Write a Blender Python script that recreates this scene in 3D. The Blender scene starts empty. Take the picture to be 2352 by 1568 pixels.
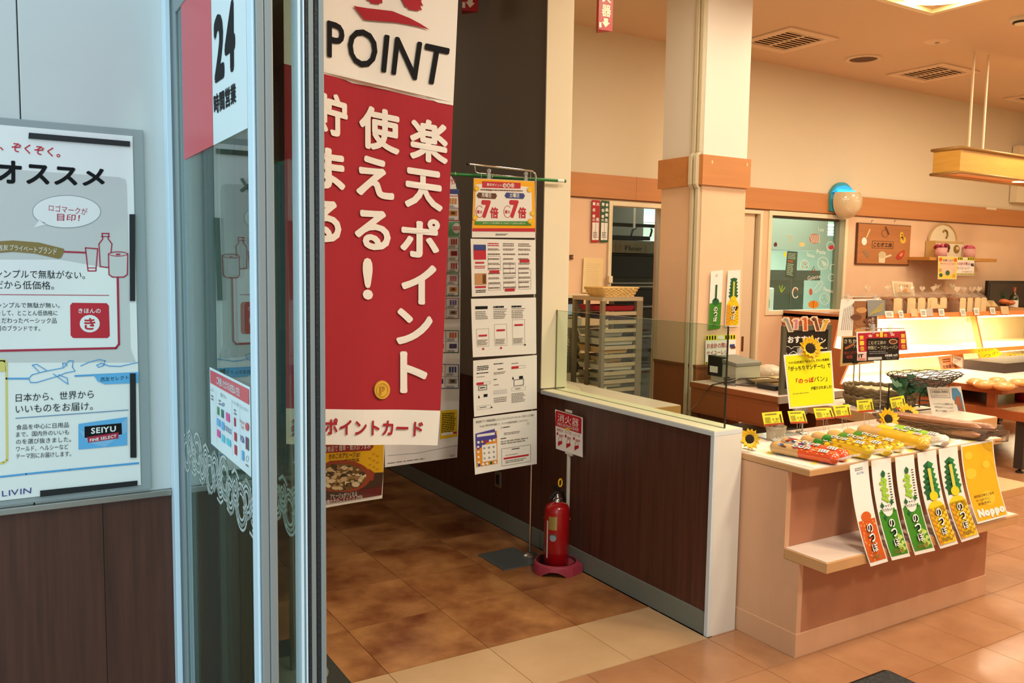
import bpy, bmesh, math, random
from math import sin, cos, pi, radians, tan, atan2, hypot
from mathutils import Vector, Matrix
random.seed(7)
C = bpy.context.scene.collection
SC = bpy.context.scene
V = Vector

# ---------------------------------------------------------------- camera
F, CX, CY, EYE = 1947.0, 1176.0, 784.0, 1.6
_y, _p, _r = radians(31.547), radians(-5.089), radians(0.869)
FW = V((sin(_y)*cos(_p), cos(_y)*cos(_p), sin(_p)))
_a = V((cos(_y), -sin(_y), 0)); _b = _a.cross(FW)
RT = cos(_r)*_a + sin(_r)*_b
UP = -sin(_r)*_a + cos(_r)*_b
cam_d = bpy.data.cameras.new('camera'); cam = bpy.data.objects.new('camera', cam_d); C.objects.link(cam)
cam_d.sensor_width = 36; cam_d.lens = F/2352*36; cam_d.clip_start = .05; cam_d.clip_end = 100
cam.matrix_world = Matrix(((RT.x, UP.x, -FW.x, 0), (RT.y, UP.y, -FW.y, 0), (RT.z, UP.z, -FW.z, EYE), (0, 0, 0, 1)))
SC.camera = cam

# ---------------------------------------------------------------- world, exposure
w = bpy.data.worlds.new('world'); SC.world = w; w.use_nodes = True
w.node_tree.nodes['Background'].inputs[0].default_value = (.60, .80, .92, 1)
w.node_tree.nodes['Background'].inputs[1].default_value = 2.0
SC.view_settings.view_transform = 'Standard'; SC.view_settings.look = 'None'
SC.view_settings.gamma = 1; SC.view_settings.use_curve_mapping = False
SC.view_settings.exposure = 0.0
SC.cycles.use_denoising = True
SC.cycles.max_bounces = 10; SC.cycles.transparent_max_bounces = 24
SC.cycles.sample_clamp_indirect = 6
WARM = (1.0, .82, .59)
def area(name, loc, sx, sy, e, col=WARM, rot=(0, 0, 0)):
    l = bpy.data.lights.new(name, 'AREA'); l.shape = 'RECTANGLE'; l.size = sx; l.size_y = sy; l.energy = e; l.color = col
    o = bpy.data.objects.new(name, l); C.objects.link(o); o.location = loc; o.rotation_euler = rot
    return o
CEIL_LIGHTS = [(6.0, 3.8), (3.8, 1.2), (6.0, 1.2), (8.4, 3.8), (8.4, 1.2), (10.4, 2.6), (3.8, 3.6)]
for i, (x, y) in enumerate(CEIL_LIGHTS):
    area('ceiling_lamp_light', (x, y, 3.60), .5, .5, 48 if i != 6 else 24)

for x, y, e in ((1.9, .6, 75), (3.7, -1.2, 75)):
    area('aisle_lamp_light', (x, y, 3.60), .6, .6, e, (1, .90, .76))
area('corridor_fill_light', (1.6, 6.4, 3.58), .4, 1.2, 14, (1, .88, .70))  # added fill to lift the dim corridor wall; no fitting there

# ---------------------------------------------------------------- pixel -> point on a real plane
def ray(x, y): return RT*((x-CX)/F) - UP*((y-CY)/F) + FW
def pl(x, y, ax, val):
    d = ray(x, y); c = V((0, 0, EYE)); t = (val - c[ax])/d[ax]
    return c + d*t
def PX(x, y, v): return pl(x, y, 0, v)
def PY(x, y, v): return pl(x, y, 1, v)
def PZ(x, y, v): return pl(x, y, 2, v)

# ---------------------------------------------------------------- materials
def lin(c): return tuple((x/255/12.92 if x/255 <= .04045 else ((x/255+.055)/1.055)**2.4) for x in c)
_M = {}
def mat(name, col, rough=.5, metal=0, spec=.5, emit=0, alpha=1, trans=0, bump=0, bscale=200, var=0, vscale=3, coat=0, col2=None, stretch=(1, 1, 1), rnd=0):
    if name in _M: return _M[name]
    m = bpy.data.materials.new(name); m.use_nodes = True; nt = m.node_tree; n = nt.nodes; L = nt.links
    b = n['Principled BSDF']; c = lin(col) + (1,)
    b.inputs['Base Color'].default_value = c; b.inputs['Roughness'].default_value = rough
    b.inputs['Metallic'].default_value = metal; b.inputs['Specular IOR Level'].default_value = spec
    b.inputs['Coat Weight'].default_value = coat; b.inputs['Coat Roughness'].default_value = .1
    if alpha < 1: b.inputs['Alpha'].default_value = alpha
    if trans: b.inputs['Transmission Weight'].default_value = trans
    if emit:
        b.inputs['Emission Color'].default_value = c; b.inputs['Emission Strength'].default_value = emit
    if var or bump or col2:
        tc = n.new('ShaderNodeTexCoord'); mp = n.new('ShaderNodeMapping'); L.new(tc.outputs['Object'], mp.inputs[0])
        mp.inputs['Scale'].default_value = stretch
    if var or col2:
        nz = n.new('ShaderNodeTexNoise'); nz.inputs['Scale'].default_value = vscale; nz.inputs['Detail'].default_value = 6; nz.inputs['Roughness'].default_value = .62
        src = mp.outputs[0]
        if rnd:
            oi = n.new('ShaderNodeObjectInfo'); ad = n.new('ShaderNodeVectorMath'); ad.operation = 'ADD'
            ml = n.new('ShaderNodeMath'); ml.operation = 'MULTIPLY'; ml.inputs[1].default_value = 37
            L.new(oi.outputs['Random'], ml.inputs[0]); L.new(mp.outputs[0], ad.inputs[0]); L.new(ml.outputs[0], ad.inputs[1]); src = ad.outputs[0]
        L.new(src, nz.inputs['Vector'])
        cr = n.new('ShaderNodeValToRGB'); L.new(nz.outputs['Fac'], cr.inputs[0])
        cr.color_ramp.elements[0].position = .32; cr.color_ramp.elements[1].position = .68
        c2 = lin(col2)+(1,) if col2 else tuple(min(1, q*(1+var)) for q in c[:3])+(1,)
        c1 = c if col2 else tuple(q*(1-var) for q in c[:3])+(1,)
        cr.color_ramp.elements[0].color = c1; cr.color_ramp.elements[1].color = c2
        L.new(cr.outputs[0], b.inputs['Base Color'])
    if bump:
        nb = n.new('ShaderNodeTexNoise'); nb.inputs['Scale'].default_value = bscale; nb.inputs['Detail'].default_value = 3
        L.new(mp.outputs[0], nb.inputs['Vector']); bp = n.new('ShaderNodeBump'); bp.inputs['Strength'].default_value = bump; bp.inputs['Distance'].default_value = .01
        L.new(nb.outputs['Fac'], bp.inputs['Height']); L.new(bp.outputs[0], b.inputs['Normal'])
    _M[name] = m
    return m
def glassmat(name, tint=(235, 245, 240), base=.04, mul=.96):
    if name in _M: return _M[name]
    m = bpy.data.materials.new(name); m.use_nodes = True; nt = m.node_tree; n = nt.nodes; L = nt.links
    n.remove(n['Principled BSDF']); out = n['Material Output']
    lw = n.new('ShaderNodeLayerWeight'); lw.inputs['Blend'].default_value = .5
    pw = n.new('ShaderNodeMath'); pw.operation = 'POWER'; pw.inputs[1].default_value = 5; L.new(lw.outputs['Facing'], pw.inputs[0])
    ma = n.new('ShaderNodeMath'); ma.operation = 'MULTIPLY_ADD'; ma.inputs[1].default_value = mul; ma.inputs[2].default_value = base; L.new(pw.outputs[0], ma.inputs[0])
    tr = n.new('ShaderNodeBsdfTransparent'); tr.inputs[0].default_value = lin(tint)+(1,)
    gl = n.new('ShaderNodeBsdfGlossy'); gl.inputs['Roughness'].default_value = .0
    mx = n.new('ShaderNodeMixShader'); L.new(ma.outputs[0], mx.inputs[0]); L.new(tr.outputs[0], mx.inputs[1]); L.new(gl.outputs[0], mx.inputs[2]); L.new(mx.outputs[0], out.inputs[0])
    _M[name] = m
    return m
white = mat('white_paint', (232, 230, 222), .45)
cream = mat('cream_paint', (236, 226, 196), .5)
upper = mat('upper_wall_paper', (224, 214, 188), .8, bump=.08, bscale=300)
peach = mat('peach_wall_paper', (232, 198, 164), .8, bump=.1, bscale=260, var=.03)
orangew = mat('orange_wood_band', (198, 134, 78), .5, var=.06, vscale=2, stretch=(.4, 4, 8))
brownw = mat('brown_wood_wainscot', (150, 88, 48), .5, var=.08, vscale=2)
ceilm = mat('ceiling_paint', (214, 190, 160), .9)
taupe = mat('taupe_wall', (134, 122, 104), .8)
darkwood = mat('dark_red_wood_panel', (72, 42, 32), .42, col2=(94, 56, 42), vscale=5, stretch=(9, 9, .35), spec=.35)
graybase = mat('grey_rubber_baseboard', (118, 122, 112), .5, var=.05)
alum = mat('daylit_aluminium', (214, 234, 242), .38, spec=.5)  # lighter bluish copy of the frame metal, daylight put into its colour
alumg = mat('grey_aluminium', (140, 150, 150), .42, metal=.2)
gasket = mat('black_rubber_gasket', (28, 32, 32), .7, bump=.3, bscale=120)
leftw = mat('pale_wall_panel', (205, 208, 204), .6)
steel = mat('brushed_steel', (170, 168, 160), .3, metal=.9)
chrome = mat('chrome', (215, 215, 215), .12, metal=1)
black = mat('black_plastic', (18, 18, 20), .45)
paper = mat('white_paper', (238, 238, 234), .55)
lami = mat('laminated_paper', (234, 234, 226), .22)
ink = mat('black_ink', (14, 15, 18), .75, spec=.25)
grey_ink = mat('grey_ink', (120, 120, 120), .6)
red = mat('red_print', (196, 24, 44), .5)
redp = mat('poster_red', (186, 26, 46), .5)
crimson = mat('banner_red_cloth', (166, 28, 42), .8, bump=.05, bscale=600)
cloth = mat('banner_white_cloth', (236, 234, 226), .75, bump=.05, bscale=600)
yellow = mat('yellow_print', (238, 200, 20), .4)
lemon = mat('lemon_yellow_paper', (236, 232, 30), .3)
blue = mat('light_blue_print', (96, 176, 226), .5)
navy = mat('navy_print', (44, 62, 130), .5)
green = mat('green_print', (66, 140, 50), .35)
dgreen = mat('dark_green_print', (24, 96, 56), .4)
lgreen = mat('light_green_print', (150, 196, 60), .4)
orange = mat('orange_print', (222, 100, 40), .35)
olive = mat('olive_gold_print', (140, 116, 56), .5)
brown = mat('brown_print', (96, 52, 30), .5)
gold = mat('gold_print', (224, 176, 60), .4)
glass = glassmat('window_glass')
dglass = glassmat('door_glass', (216, 232, 226), .06, .94)
tablew = mat('pale_wood_laminate', (214, 166, 128), .45, var=.06, vscale=4, stretch=(1, 1, .3))
tabled = mat('warm_wood_laminate', (180, 120, 86), .45, var=.08, vscale=4)
edgew = mat('wood_edge_band', (204, 156, 104), .4, var=.05, vscale=8)
topw = mat('pinkish_laminate_top', (226, 206, 190), .35)
counterw = mat('brown_counter_wood', (160, 92, 52), .45, var=.05, vscale=3)

# ---------------------------------------------------------------- mesh builder
class MB:
    def __init__(s): s.v = []; s.f = []; s.m = []; s.sm = []; s.mats = []
    def mi(s, m):
        if m not in s.mats: s.mats.append(m)
        return s.mats.index(m)
    def add(s, vs, fs, m, smooth=False):
        o = len(s.v); s.v += [V(p) for p in vs]; k = s.mi(m)
        for f in fs: s.f.append([o+i for i in f]); s.m.append(k); s.sm.append(smooth)
        return s
    def box(s, a, b, m):
        x0, y0, z0 = [min(a[i], b[i]) for i in range(3)]; x1, y1, z1 = [max(a[i], b[i]) for i in range(3)]
        return s.add([(x0,y0,z0),(x1,y0,z0),(x1,y1,z0),(x0,y1,z0),(x0,y0,z1),(x1,y0,z1),(x1,y1,z1),(x0,y1,z1)],
              [(0,3,2,1),(4,5,6,7),(0,1,5,4),(1,2,6,5),(2,3,7,6),(3,0,4,7)], m)
    def prism(s, pts, vec, m, smooth=False):
        n = len(pts); vec = V(vec); pts = [V(p) for p in pts]
        nrm = (pts[1]-pts[0]).cross(pts[2]-pts[1])
        c = sum(pts, V())/n; nn = V()
        for i in range(n): nn += (pts[i]-c).cross(pts[(i+1) % n]-c)
        if nn.dot(vec) > 0: pts = pts[::-1]
        return s.add(pts+[p+vec for p in pts], [tuple(range(n)), tuple(range(2*n-1, n-1, -1))]+[(i, i+n, (i+1) % n+n, (i+1) % n) for i in range(n)], m, smooth)
    def cyl(s, p0, p1, r, m, n=12, r2=None, smooth=True, cap=True):
        return s.tube([p0, p1], r, m, n, radii=[r, r if r2 is None else r2], cap=cap, smooth=smooth)
    def tube(s, pts, r, m, n=8, radii=None, cap=True, smooth=True, closed=False):
        pts = [V(p) for p in pts]; o = []; k = len(pts); ref = None
        for i, p in enumerate(pts):
            if closed: d = pts[(i+1) % k]-pts[i-1]
            else: d = pts[min(i+1, k-1)]-pts[max(i-1, 0)]
            d.normalize()
            if ref is None: ref = V((0, 0, 1)) if abs(d.z) < .9 else V((1, 0, 0))
            a = d.cross(ref); a.normalize(); b = a.cross(d); ref = b
            rr = radii[i] if radii else r
            o += [p + a*(rr*cos(2*pi*j/n)) + b*(rr*sin(2*pi*j/n)) for j in range(n)]
        fs = []
        for i in range(k if closed else k-1):
            i2 = (i+1) % k
            for j in range(n): fs.append((i*n+j, i*n+(j+1) % n, i2*n+(j+1) % n, i2*n+j))
        s.add(o, fs, m, smooth)
        if cap and not closed:
            s.add(o[:n], [tuple(range(n))[::-1]], m); s.add(o[-n:], [tuple(range(n))], m)
        return s
    def lathe(s, prof, c, m, n=24, sx=1, sy=1, smooth=True, ax=None):
        c = V(c); o = []
        for r, z in prof:
            for j in range(n):
                p = V((r*sx*cos(2*pi*j/n), r*sy*sin(2*pi*j/n), z))
                if ax is not None: p = ax @ p
                o.append(c+p)
        fs = [(i*n+j, i*n+(j+1) % n, (i+1)*n+(j+1) % n, (i+1)*n+j) for i in range(len(prof)-1) for j in range(n)]
        return s.add(o, fs, m, smooth)
    def ball(s, c, r, m, n=12, k=8, sc=(1, 1, 1)):
        prof = [(r*sin(pi*i/k)+1e-5, -r*cos(pi*i/k)) for i in range(k+1)]
        o = V(c); vs = [o+V((a*cos(2*pi*j/n)*sc[0], a*sin(2*pi*j/n)*sc[1], z*sc[2])) for a, z in prof for j in range(n)]
        return s.add(vs, [(i*n+j, i*n+(j+1) % n, (i+1)*n+(j+1) % n, (i+1)*n+j) for i in range(k) for j in range(n)], m, True)
    def build(s, name, parent=None, org=None, kind=None, bevel=0, M=None):
        me = bpy.data.meshes.new(name)
        if org is None: org = parent.location.copy() if parent is not None else V((0, 0, 0))
        if parent is not None and parent.type == 'EMPTY' or parent is None: pass
        org = V(org)
        vs = [p-org for p in s.v] if M is None else [M @ p for p in s.v]
        me.from_pydata([tuple(p) for p in vs], [], s.f)
        for m in s.mats: me.materials.append(m)
        me.polygons.foreach_set('material_index', s.m); me.polygons.foreach_set('use_smooth', s.sm)
        me.update()
        o = bpy.data.objects.new(name, me); C.objects.link(o)
        if parent is None: o.location = org
        else: o.parent = parent; 
        if parent is not None and 'worg' in parent: o['worg'] = parent['worg']
        if kind: o['kind'] = kind
        if bevel:
            bv = o.modifiers.new('bevel', 'BEVEL'); bv.width = bevel; bv.segments = 2; bv.limit_method = 'ANGLE'
        return o
def sub(mb, name, parent, **k):            # a sub-part: parent is itself a part sitting at its thing's origin
    root = parent.parent
    return mb.build(name, parent, org=(root.location if root else parent.location), **k)
def thing(name, label, cat, loc, group=None, rz=0):
    o = bpy.data.objects.new(name, None); C.objects.link(o); o.location = V(loc); o.rotation_euler = (0, 0, rz)
    o.empty_display_size = .05
    o['label'] = label; o['category'] = cat
    if group: o['group'] = group
    return o
def tag(o, label, cat, group=None):
    o['label'] = label; o['category'] = cat
    if group: o['group'] = group
    return o
def dup(root, loc=None, label=None, rz=None, group=None):
    r = root.copy(); C.objects.link(r)
    if loc is not None: r.location = V(loc)
    if rz is not None: r.rotation_euler = (0, 0, rz)
    if label: r['label'] = label
    if group: r['group'] = group
    for ch in list(root.children):
        c = ch.copy(); C.objects.link(c); c.parent = r
        for g in list(ch.children):
            d = g.copy(); C.objects.link(d); d.parent = c
    return r
def struct(mb, name, org=(0, 0, 0), **k): return mb.build(name, None, org, kind='structure', **k)
def box(a, b, m): return MB().box(a, b, m)

# ---------------------------------------------------------------- flat print: lettering and marks lying on a surface
_T = {}
def glyph(ch, res=3):
    k = (ch, res)
    if k in _T: return _T[k]
    c = bpy.data.curves.new('t', 'FONT'); c.body = ch; c.size = 1; c.resolution_u = res
    o = bpy.data.objects.new('t', c); C.objects.link(o)
    dg = bpy.context.evaluated_depsgraph_get(); dg.update()
    e = o.evaluated_get(dg); me = e.to_mesh()
    vs = [(v.co.x, v.co.y) for v in me.vertices]; fs = [tuple(p.vertices) for p in me.polygons]
    e.to_mesh_clear(); bpy.data.objects.remove(o); bpy.data.curves.remove(c)
    _T[k] = (vs, fs)
    return _T[k]
def adv(ch):
    if ord(ch) > 0x2000: return 1.0
    if ch == ' ': return .3
    return max(a for a, b in glyph(ch)[0])+.07
def bil(q, u, v):                         # q: TL TR BR BL, u right, v down
    x = (1-u)*(1-v)*q[0][0]+u*(1-v)*q[1][0]+u*v*q[2][0]+(1-u)*v*q[3][0]
    y = (1-u)*(1-v)*q[0][1]+u*(1-v)*q[1][1]+u*v*q[2][1]+(1-u)*v*q[3][1]
    return x, y
class Print:
    """S(x, y): photo position -> point on the sheet's own surface, n: the surface's outward normal"""
    def __init__(s, S, n, step=.0009, mb=None):
        s.S = S; s.n = V(n).normalized(); s.mb = mb or MB(); s.k = step
    def P(s, x, y, l): return s.S(x, y) + s.n*(s.k*l)
    def quad(s, q, m, l=1, nu=1, nv=1):
        vs = [s.P(*bil(q, i/nu, j/nv), l) for j in range(nv+1) for i in range(nu+1)]
        s.mb.add(vs, [(j*(nu+1)+i, (j+1)*(nu+1)+i, (j+1)*(nu+1)+i+1, j*(nu+1)+i+1) for j in range(nv) for i in range(nu)], m); return s
    def base(s, q, m, nu=1, nv=1, th=.0012, back=None):
        s.quad(q, m, 0, nu, nv)
        o = [s.S(*bil(q, i/nu, j/nv)) - s.n*th for j in range(nv+1) for i in range(nu+1)]
        s.mb.add(o, [(j*(nu+1)+i, j*(nu+1)+i+1, (j+1)*(nu+1)+i+1, (j+1)*(nu+1)+i) for j in range(nv) for i in range(nu)], back or m)
        ed = [(0, i/nu) for i in range(nu+1)], [(1, i/nu) for i in range(nu+1)]
        rim = [(i/nu, 0) for i in range(nu)]+[(1, j/nv) for j in range(nv)]+[(1-i/nu, 1) for i in range(nu)]+[(0, 1-j/nv) for j in range(nv)]
        f = [s.S(*bil(q, u, v)) for u, v in rim]; b = [p - s.n*th for p in f]; n = len(rim)
        s.mb.add(f+b, [(i, (i+1) % n, (i+1) % n+n, i+n) for i in range(n)], back or m); return s
    def poly(s, pts, m, l=1): s.mb.add([s.P(x, y, l) for x, y in pts], [tuple(range(len(pts)))[::-1]], m); return s
    def ell(s, x, y, rx, ry, m, l=1, n=20, ring=None, a0=0, a1=1):
        o = [(x+rx*cos(2*pi*i/n), y+ry*sin(2*pi*i/n)) for i in range(n)]
        if ring is None: return s.poly(o, m, l)
        k = max(3, int(n*(a1-a0)))
        pts = []
        for i in range(k+1):
            t = 2*pi*(a0+(a1-a0)*i/k); pts += [s.P(x+rx*cos(t), y+ry*sin(t), l), s.P(x+(rx-ring)*cos(t), y+(ry-ring)*sin(t), l)]
        s.mb.add(pts, [(2*i, 2*i+1, 2*i+3, 2*i+2) for i in range(k)], m); return s
    def line(s, pts, wd, m, l=1):
        for i in range(len(pts)-1):
            a, b = pts[i], pts[i+1]; d = hypot(b[0]-a[0], b[1]-a[1]) or 1; nx, ny = -(b[1]-a[1])/d*wd/2, (b[0]-a[0])/d*wd/2
            ex, ey = (b[0]-a[0])/d*wd*.3, (b[1]-a[1])/d*wd*.3
            s.poly([(a[0]+nx-ex, a[1]+ny-ey), (b[0]+nx+ex, b[1]+ny+ey), (b[0]-nx+ex, b[1]-ny+ey), (a[0]-nx-ex, a[1]-ny-ey)], m, l)
        return s
    def text(s, st, q, m, l=2, bold=0, res=3, vert=False):
        cells = []; x = 0
        for i, ch in enumerate(st):
            if vert: cells.append((ch, .5-adv(ch)/2 if ord(ch) < 0x2000 else 0, -i*1.0))
            else: cells.append((ch, x, 0)); x += adv(ch)+bold
        allv = []; parts = []
        for ch, ox, oy in cells:
            if ch == ' ': continue
            vs, fs = glyph(ch, res)
            vv = [(a+ox, b+oy) for a, b in vs]; allv += vv; parts.append((vv, fs))
        if not allv: return s
        x0 = min(a for a, b in allv)-bold; x1 = max(a for a, b in allv)+bold; y0 = min(b for a, b in allv)-bold; y1 = max(b for a, b in allv)+bold
        n = 0 if bold == 0 else (4 if bold < .025 else 8)
        offs = [(0, 0)]+[(bold*cos(2*pi*k/n), bold*sin(2*pi*k/n)) for k in range(n)]
        for vv, fs in parts:
            for k, (dx, dy) in enumerate(offs):
                s.mb.add([s.P(*bil(q, (a+dx-x0)/(x1-x0+1e-9), (y1-b-dy)/(y1-y0+1e-9)), l+.03*k) for a, b in vv], fs, m)
        return s
    def fake(s, q, rows, m, l=2, fill=.5, seg=7, rag=.2):   # rows of print too small to read
        for r in range(rows):
            v0 = (r+.5-fill/2)/rows; v1 = (r+.5+fill/2)/rows; u = 0; e = 1-random.random()*rag
            while u < e:
                wd = (.35+random.random())/seg; u1 = min(e, u+wd)
                s.poly([bil(q, u, v0), bil(q, u1, v0), bil(q, u1, v1), bil(q, u, v1)], m, l); u = u1+.12/seg+random.random()*.1/seg
        return s
    def frame(s, q, m, l=2, wd=1):
        s.line([q[0], q[1]], wd, m, l); s.line([q[1], q[2]], wd, m, l); s.line([q[2], q[3]], wd, m, l); s.line([q[3], q[0]], wd, m, l); return s
def R(x0, y0, x1, y1, s=0, t=0): return [(x0, y0), (x1, y0+s*(x1-x0)), (x1, y1+(t if t else s)*(x1-x0)), (x0, y1)]
# ================================================================ STRUCTURE
H = 3.63
# ---- floor: slab plus single tiles
slab = struct(box((-5, -5, -.10), (12, 10, -.004), mat('floor_joint', (96, 66, 44), .7)), 'floor')
rust = mat('rust_tile', (112, 56, 25), .30, col2=(184, 130, 78), vscale=3.6, rnd=1, bump=.03, bscale=60)
beige = mat('beige_tile', (186, 150, 110), .32, col2=(202, 168, 126), vscale=2.5, rnd=1)
tan = mat('tan_tile', (160, 112, 76), .26, col2=(178, 130, 92), vscale=3, rnd=1, coat=.15)
def tile_mesh(sx, sy, m, name, g=.0005):
    b = MB(); e = .0009
    b.add([(g, g, -.004), (sx-g, g, -.004), (sx-g, sy-g, -.004), (g, sy-g, -.004), (g+e, g+e, 0), (sx-g-e, g+e, 0), (sx-g-e, sy-g-e, 0), (g+e, sy-g-e, 0)],
          [(4,5,6,7),(0,1,5,4),(1,2,6,5),(2,3,7,6),(3,0,4,7)], m)
    o = b.build(name, slab, (0, 0, 0)); return o
def lay(proto, spots, name='floor_tile'):
    for i, (x, y) in enumerate(spots):
        o = proto if i == 0 else proto.copy()
        if i: C.objects.link(o); o.parent = slab
        o.location = (x, y, 0)
xs = [1.73+.4535*i for i in (-3, -2, -1, 0, 1)]
spots = [(x, 2.971+.4535*j) for x in xs[:] for j in range(8)]
lay(tile_mesh(.4535, .4535, rust, 'floor_tile'), spots)
o = MB()
for x in xs:
    for j in range(8, 14): o.add([(x+.001, 2.972+.4535*j, 0), (x+.4525, 2.972+.4535*j, 0), (x+.4525, 3.4235+.4535*j, 0), (x+.001, 3.4235+.4535*j, 0)], [(0,1,2,3)], rust)
o.build('corridor_floor_tiles', slab, (0, 0, 0), kind='stuff')
lay(tile_mesh(.4535, .39, beige, 'threshold_tile'), [(x, 2.579) for x in xs[:]])
near = [(2.603+.326*i, 1.925+.326*j) for i in range(-3, 17) for j in range(-4, 7) if not (j > 1 and i < 0)]
near = [p for p in near if p[0] < 7.5][:230]
lay(tile_mesh(.326, .326, tan, 'floor_tile'), near)
o = MB(); ns = {(round(a, 3), round(b, 3)) for a, b in near}
for i in range(-6, 28):
    for j in range(-18, 24):
        x, y = 2.603+.326*i, 1.925+.326*j
        if (round(x, 3), round(y, 3)) in ns or (j > 1 and i < 0) or y > 9 or x > 11.4 or x < .55: continue
        o.add([(x+.001, y+.001, 0), (x+.325, y+.001, 0), (x+.325, y+.325, 0), (x+.001, y+.325, 0)], [(0,1,2,3)], tan)
o.build('distant_floor_tiles', slab, (0, 0, 0), kind='stuff')
# outdoor paving where the photographer stands
o = MB().box((-5, -5, -.004), (.45, 2.65, -.001), mat('entrance_paving', (150, 148, 140), .7, bump=.2))
o.build('entrance_paving', slab, (0, 0, 0))

struct(box((.45, -5, H), (12, 10, H+.1), ceilm), 'ceiling')
# porch roof over the entrance
# ---- poster wall at  the entrance (wall_left)
wl = struct(box((-5, 2.664, 0), (.64, 2.80, H), mat('wall_core', (120, 120, 116), .8)), 'wall_left')
for a, b in ((-2.9, -.9), (-.898, .079), (.082, .448)):
    box((a, 2.65, .922), (b, 2.664, 2.34), leftw).build('wall_panel', wl, (0, 0, 0), bevel=.002)
box((-2.9, 2.65, 2.343), (.448, 2.664, H), leftw).build('wall_panel', wl, (0, 0, 0))
for a, b in ((-2.9, -1.2), (-1.198, -.35), (-.348, .25), (.252, .448)):
    box((a, 2.652, 0), (b, 2.664, .904), darkwood).build('wainscot_panel', wl, (0, 0, 0))
struct(MB().box((-2.9, 2.636, .904), (.437, 2.664, .922), steel), 'trim_1', bevel=.002)
# ---- store front beside the door (outside the frame to the right), and transom
struct(box((.44, -5, 0), (.62, .02, H), leftw), 'wall_front')
struct(box((.44, .02, 2.42), (.62, 2.65, H), leftw), 'wall_front_header')
# ---- corridor
struct(box((.64, 2.66, 0), (.74, 9.1, H), taupe), 'wall_corridor_left')
struct(box((.64, 9.0, 0), (2.8, 9.1, H), taupe), 'wall_corridor_end')
cw = struct(box((2.622, 3.924, 0), (2.765, 9.1, H), taupe), 'wall_corridor_right')
box((2.614, 3.926, .11), (2.623, 9, .89), darkwood).build('wainscot_panel', cw, (0, 0, 0))
box((2.610, 3.926, .0), (2.623, 9, .105), graybase).build('baseboard', cw, (0, 0, 0))
box((2.60, 3.918, .92), (2.765, 3.926, H), cream).build('jamb_lining', cw, (0, 0, 0))
box((2.765, 3.92, 0), (2.775, 6.05, H), cream).build('kitchen_side_lining', cw, (0, 0, 0))
# ---- low wall beside the bakery
hw = struct(box((2.622, 2.592, 0), (2.768, 3.92, .888), white), 'wall_low')
box((2.6165, 2.613, .104), (2.6225, 3.92, .888), darkwood).build('wainscot_panel', hw, (0, 0, 0))
box((2.612, 2.607, 0), (2.6225, 3.92, .104), graybase).build('baseboard', hw, (0, 0, 0), bevel=.002)
box((2.606, 2.585, .888), (2.776, 3.93, .908), mat('worn_white_edge', (214, 222, 222), .45)).build('cap_edge', hw, (0, 0, 0), bevel=.0015)
box((2.608, 2.586, .906), (2.690, 3.93, .911), cream).build('cap_board', hw, (0, 0, 0))
box((2.7045, 2.586, .906), (2.776, 3.93, .911), cream).build('cap_board', hw, (0, 0, 0))
box((2.690, 2.62, .904), (2.7045, 3.93, .9085), mat('groove_shadow', (128, 116, 80), .8)).build('glazing_groove', hw, (0, 0, 0))
box((2.690, 2.586, .9055), (2.7045, 2.619, .911), cream).build('cap_board', hw, (0, 0, 0))
box((2.607, 2.585, 0), (2.6245, 2.6065, .888), mat('worn_white_edge', (214, 222, 222), .45)).build('edge_strip', hw, (0, 0, 0), bevel=.0015)
box((2.6245, 2.586, 0), (2.776, 2.593, .888), mat('end_board', (226, 222, 210), .5, var=.03)).build('end_board', hw, (0, 0, 0))
g = thing('glass_screen', 'clear glass screen standing in the cap of the low dark-panelled wall', 'glass screen', (2.697, 3.2, .9085))
MB().box((2.6935, 2.617, .9085), (2.7005, 3.916, 1.355), glass).build('pane', g)
gedge = mat('dark_glass_edge', (38, 40, 34), .2)
MB().box((2.6930, 2.614, .9085), (2.7010, 2.6172, 1.355), gedge).build('front_edge', g)
MB().box((2.6930, 2.617, 1.3552), (2.7010, 3.916, 1.3568), mat('glass_top_edge', (150, 150, 110), .3)).build('top_edge', g)
MB().box((2.694, 3.9135, .912), (2.700, 3.9175, 1.36), mat('groove_shadow', (128, 116, 80), .8)).build('jamb_groove', cw, (0, 0, 0))
# ---- bakery back wall y = 6 with kitchen opening, sliding door and window
bw = MB()
def wseg(x0, x1, z0, z1, m, y0=6.0): bw.box((x0, y0, z0), (x1, 6.14, z1), m)
OP = (4.691, 5.32, 0, 2.17); DR = (5.70, 6.585, 0, 2.19); WN = (6.69, 7.92, 1.14, 2.195)
for m, z0, z1 in ((upper, 2.30, H),): wseg(2.775, 11.7, z0, z1, m)
wseg(2.775, 4.691, 0, 2.30, peach); wseg(5.32, 5.70, 0, 2.30, peach); wseg(6.585, 6.69, 0, 2.30, peach); wseg(7.92, 11.7, 0, 2.30, peach)
wseg(4.691, 5.32, 2.17, 2.30, peach); wseg(5.70, 6.585, 2.19, 2.30, peach); wseg(6.69, 7.92, 0, 1.14, peach); wseg(6.69, 7.92, 2.195, 2.30, peach)
bwo = struct(bw, 'wall_back')
box((2.78, 5.978, 2.204), (4.95, 6.0, 2.407), orangew).build('wood_band', bwo, (0, 0, 0))
box((4.952, 5.978, 2.204), (11.6, 6.0, 2.407), orangew).build('wood_band', bwo, (0, 0, 0))
box((2.78, 5.985, 2.196), (11.6, 6.0, 2.204), mat('band_shadow_brown', (104, 58, 28), .7)).build('band_shadow_strip', bwo, (0, 0, 0))  # shadow line under the band, built as a dark strip
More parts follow.
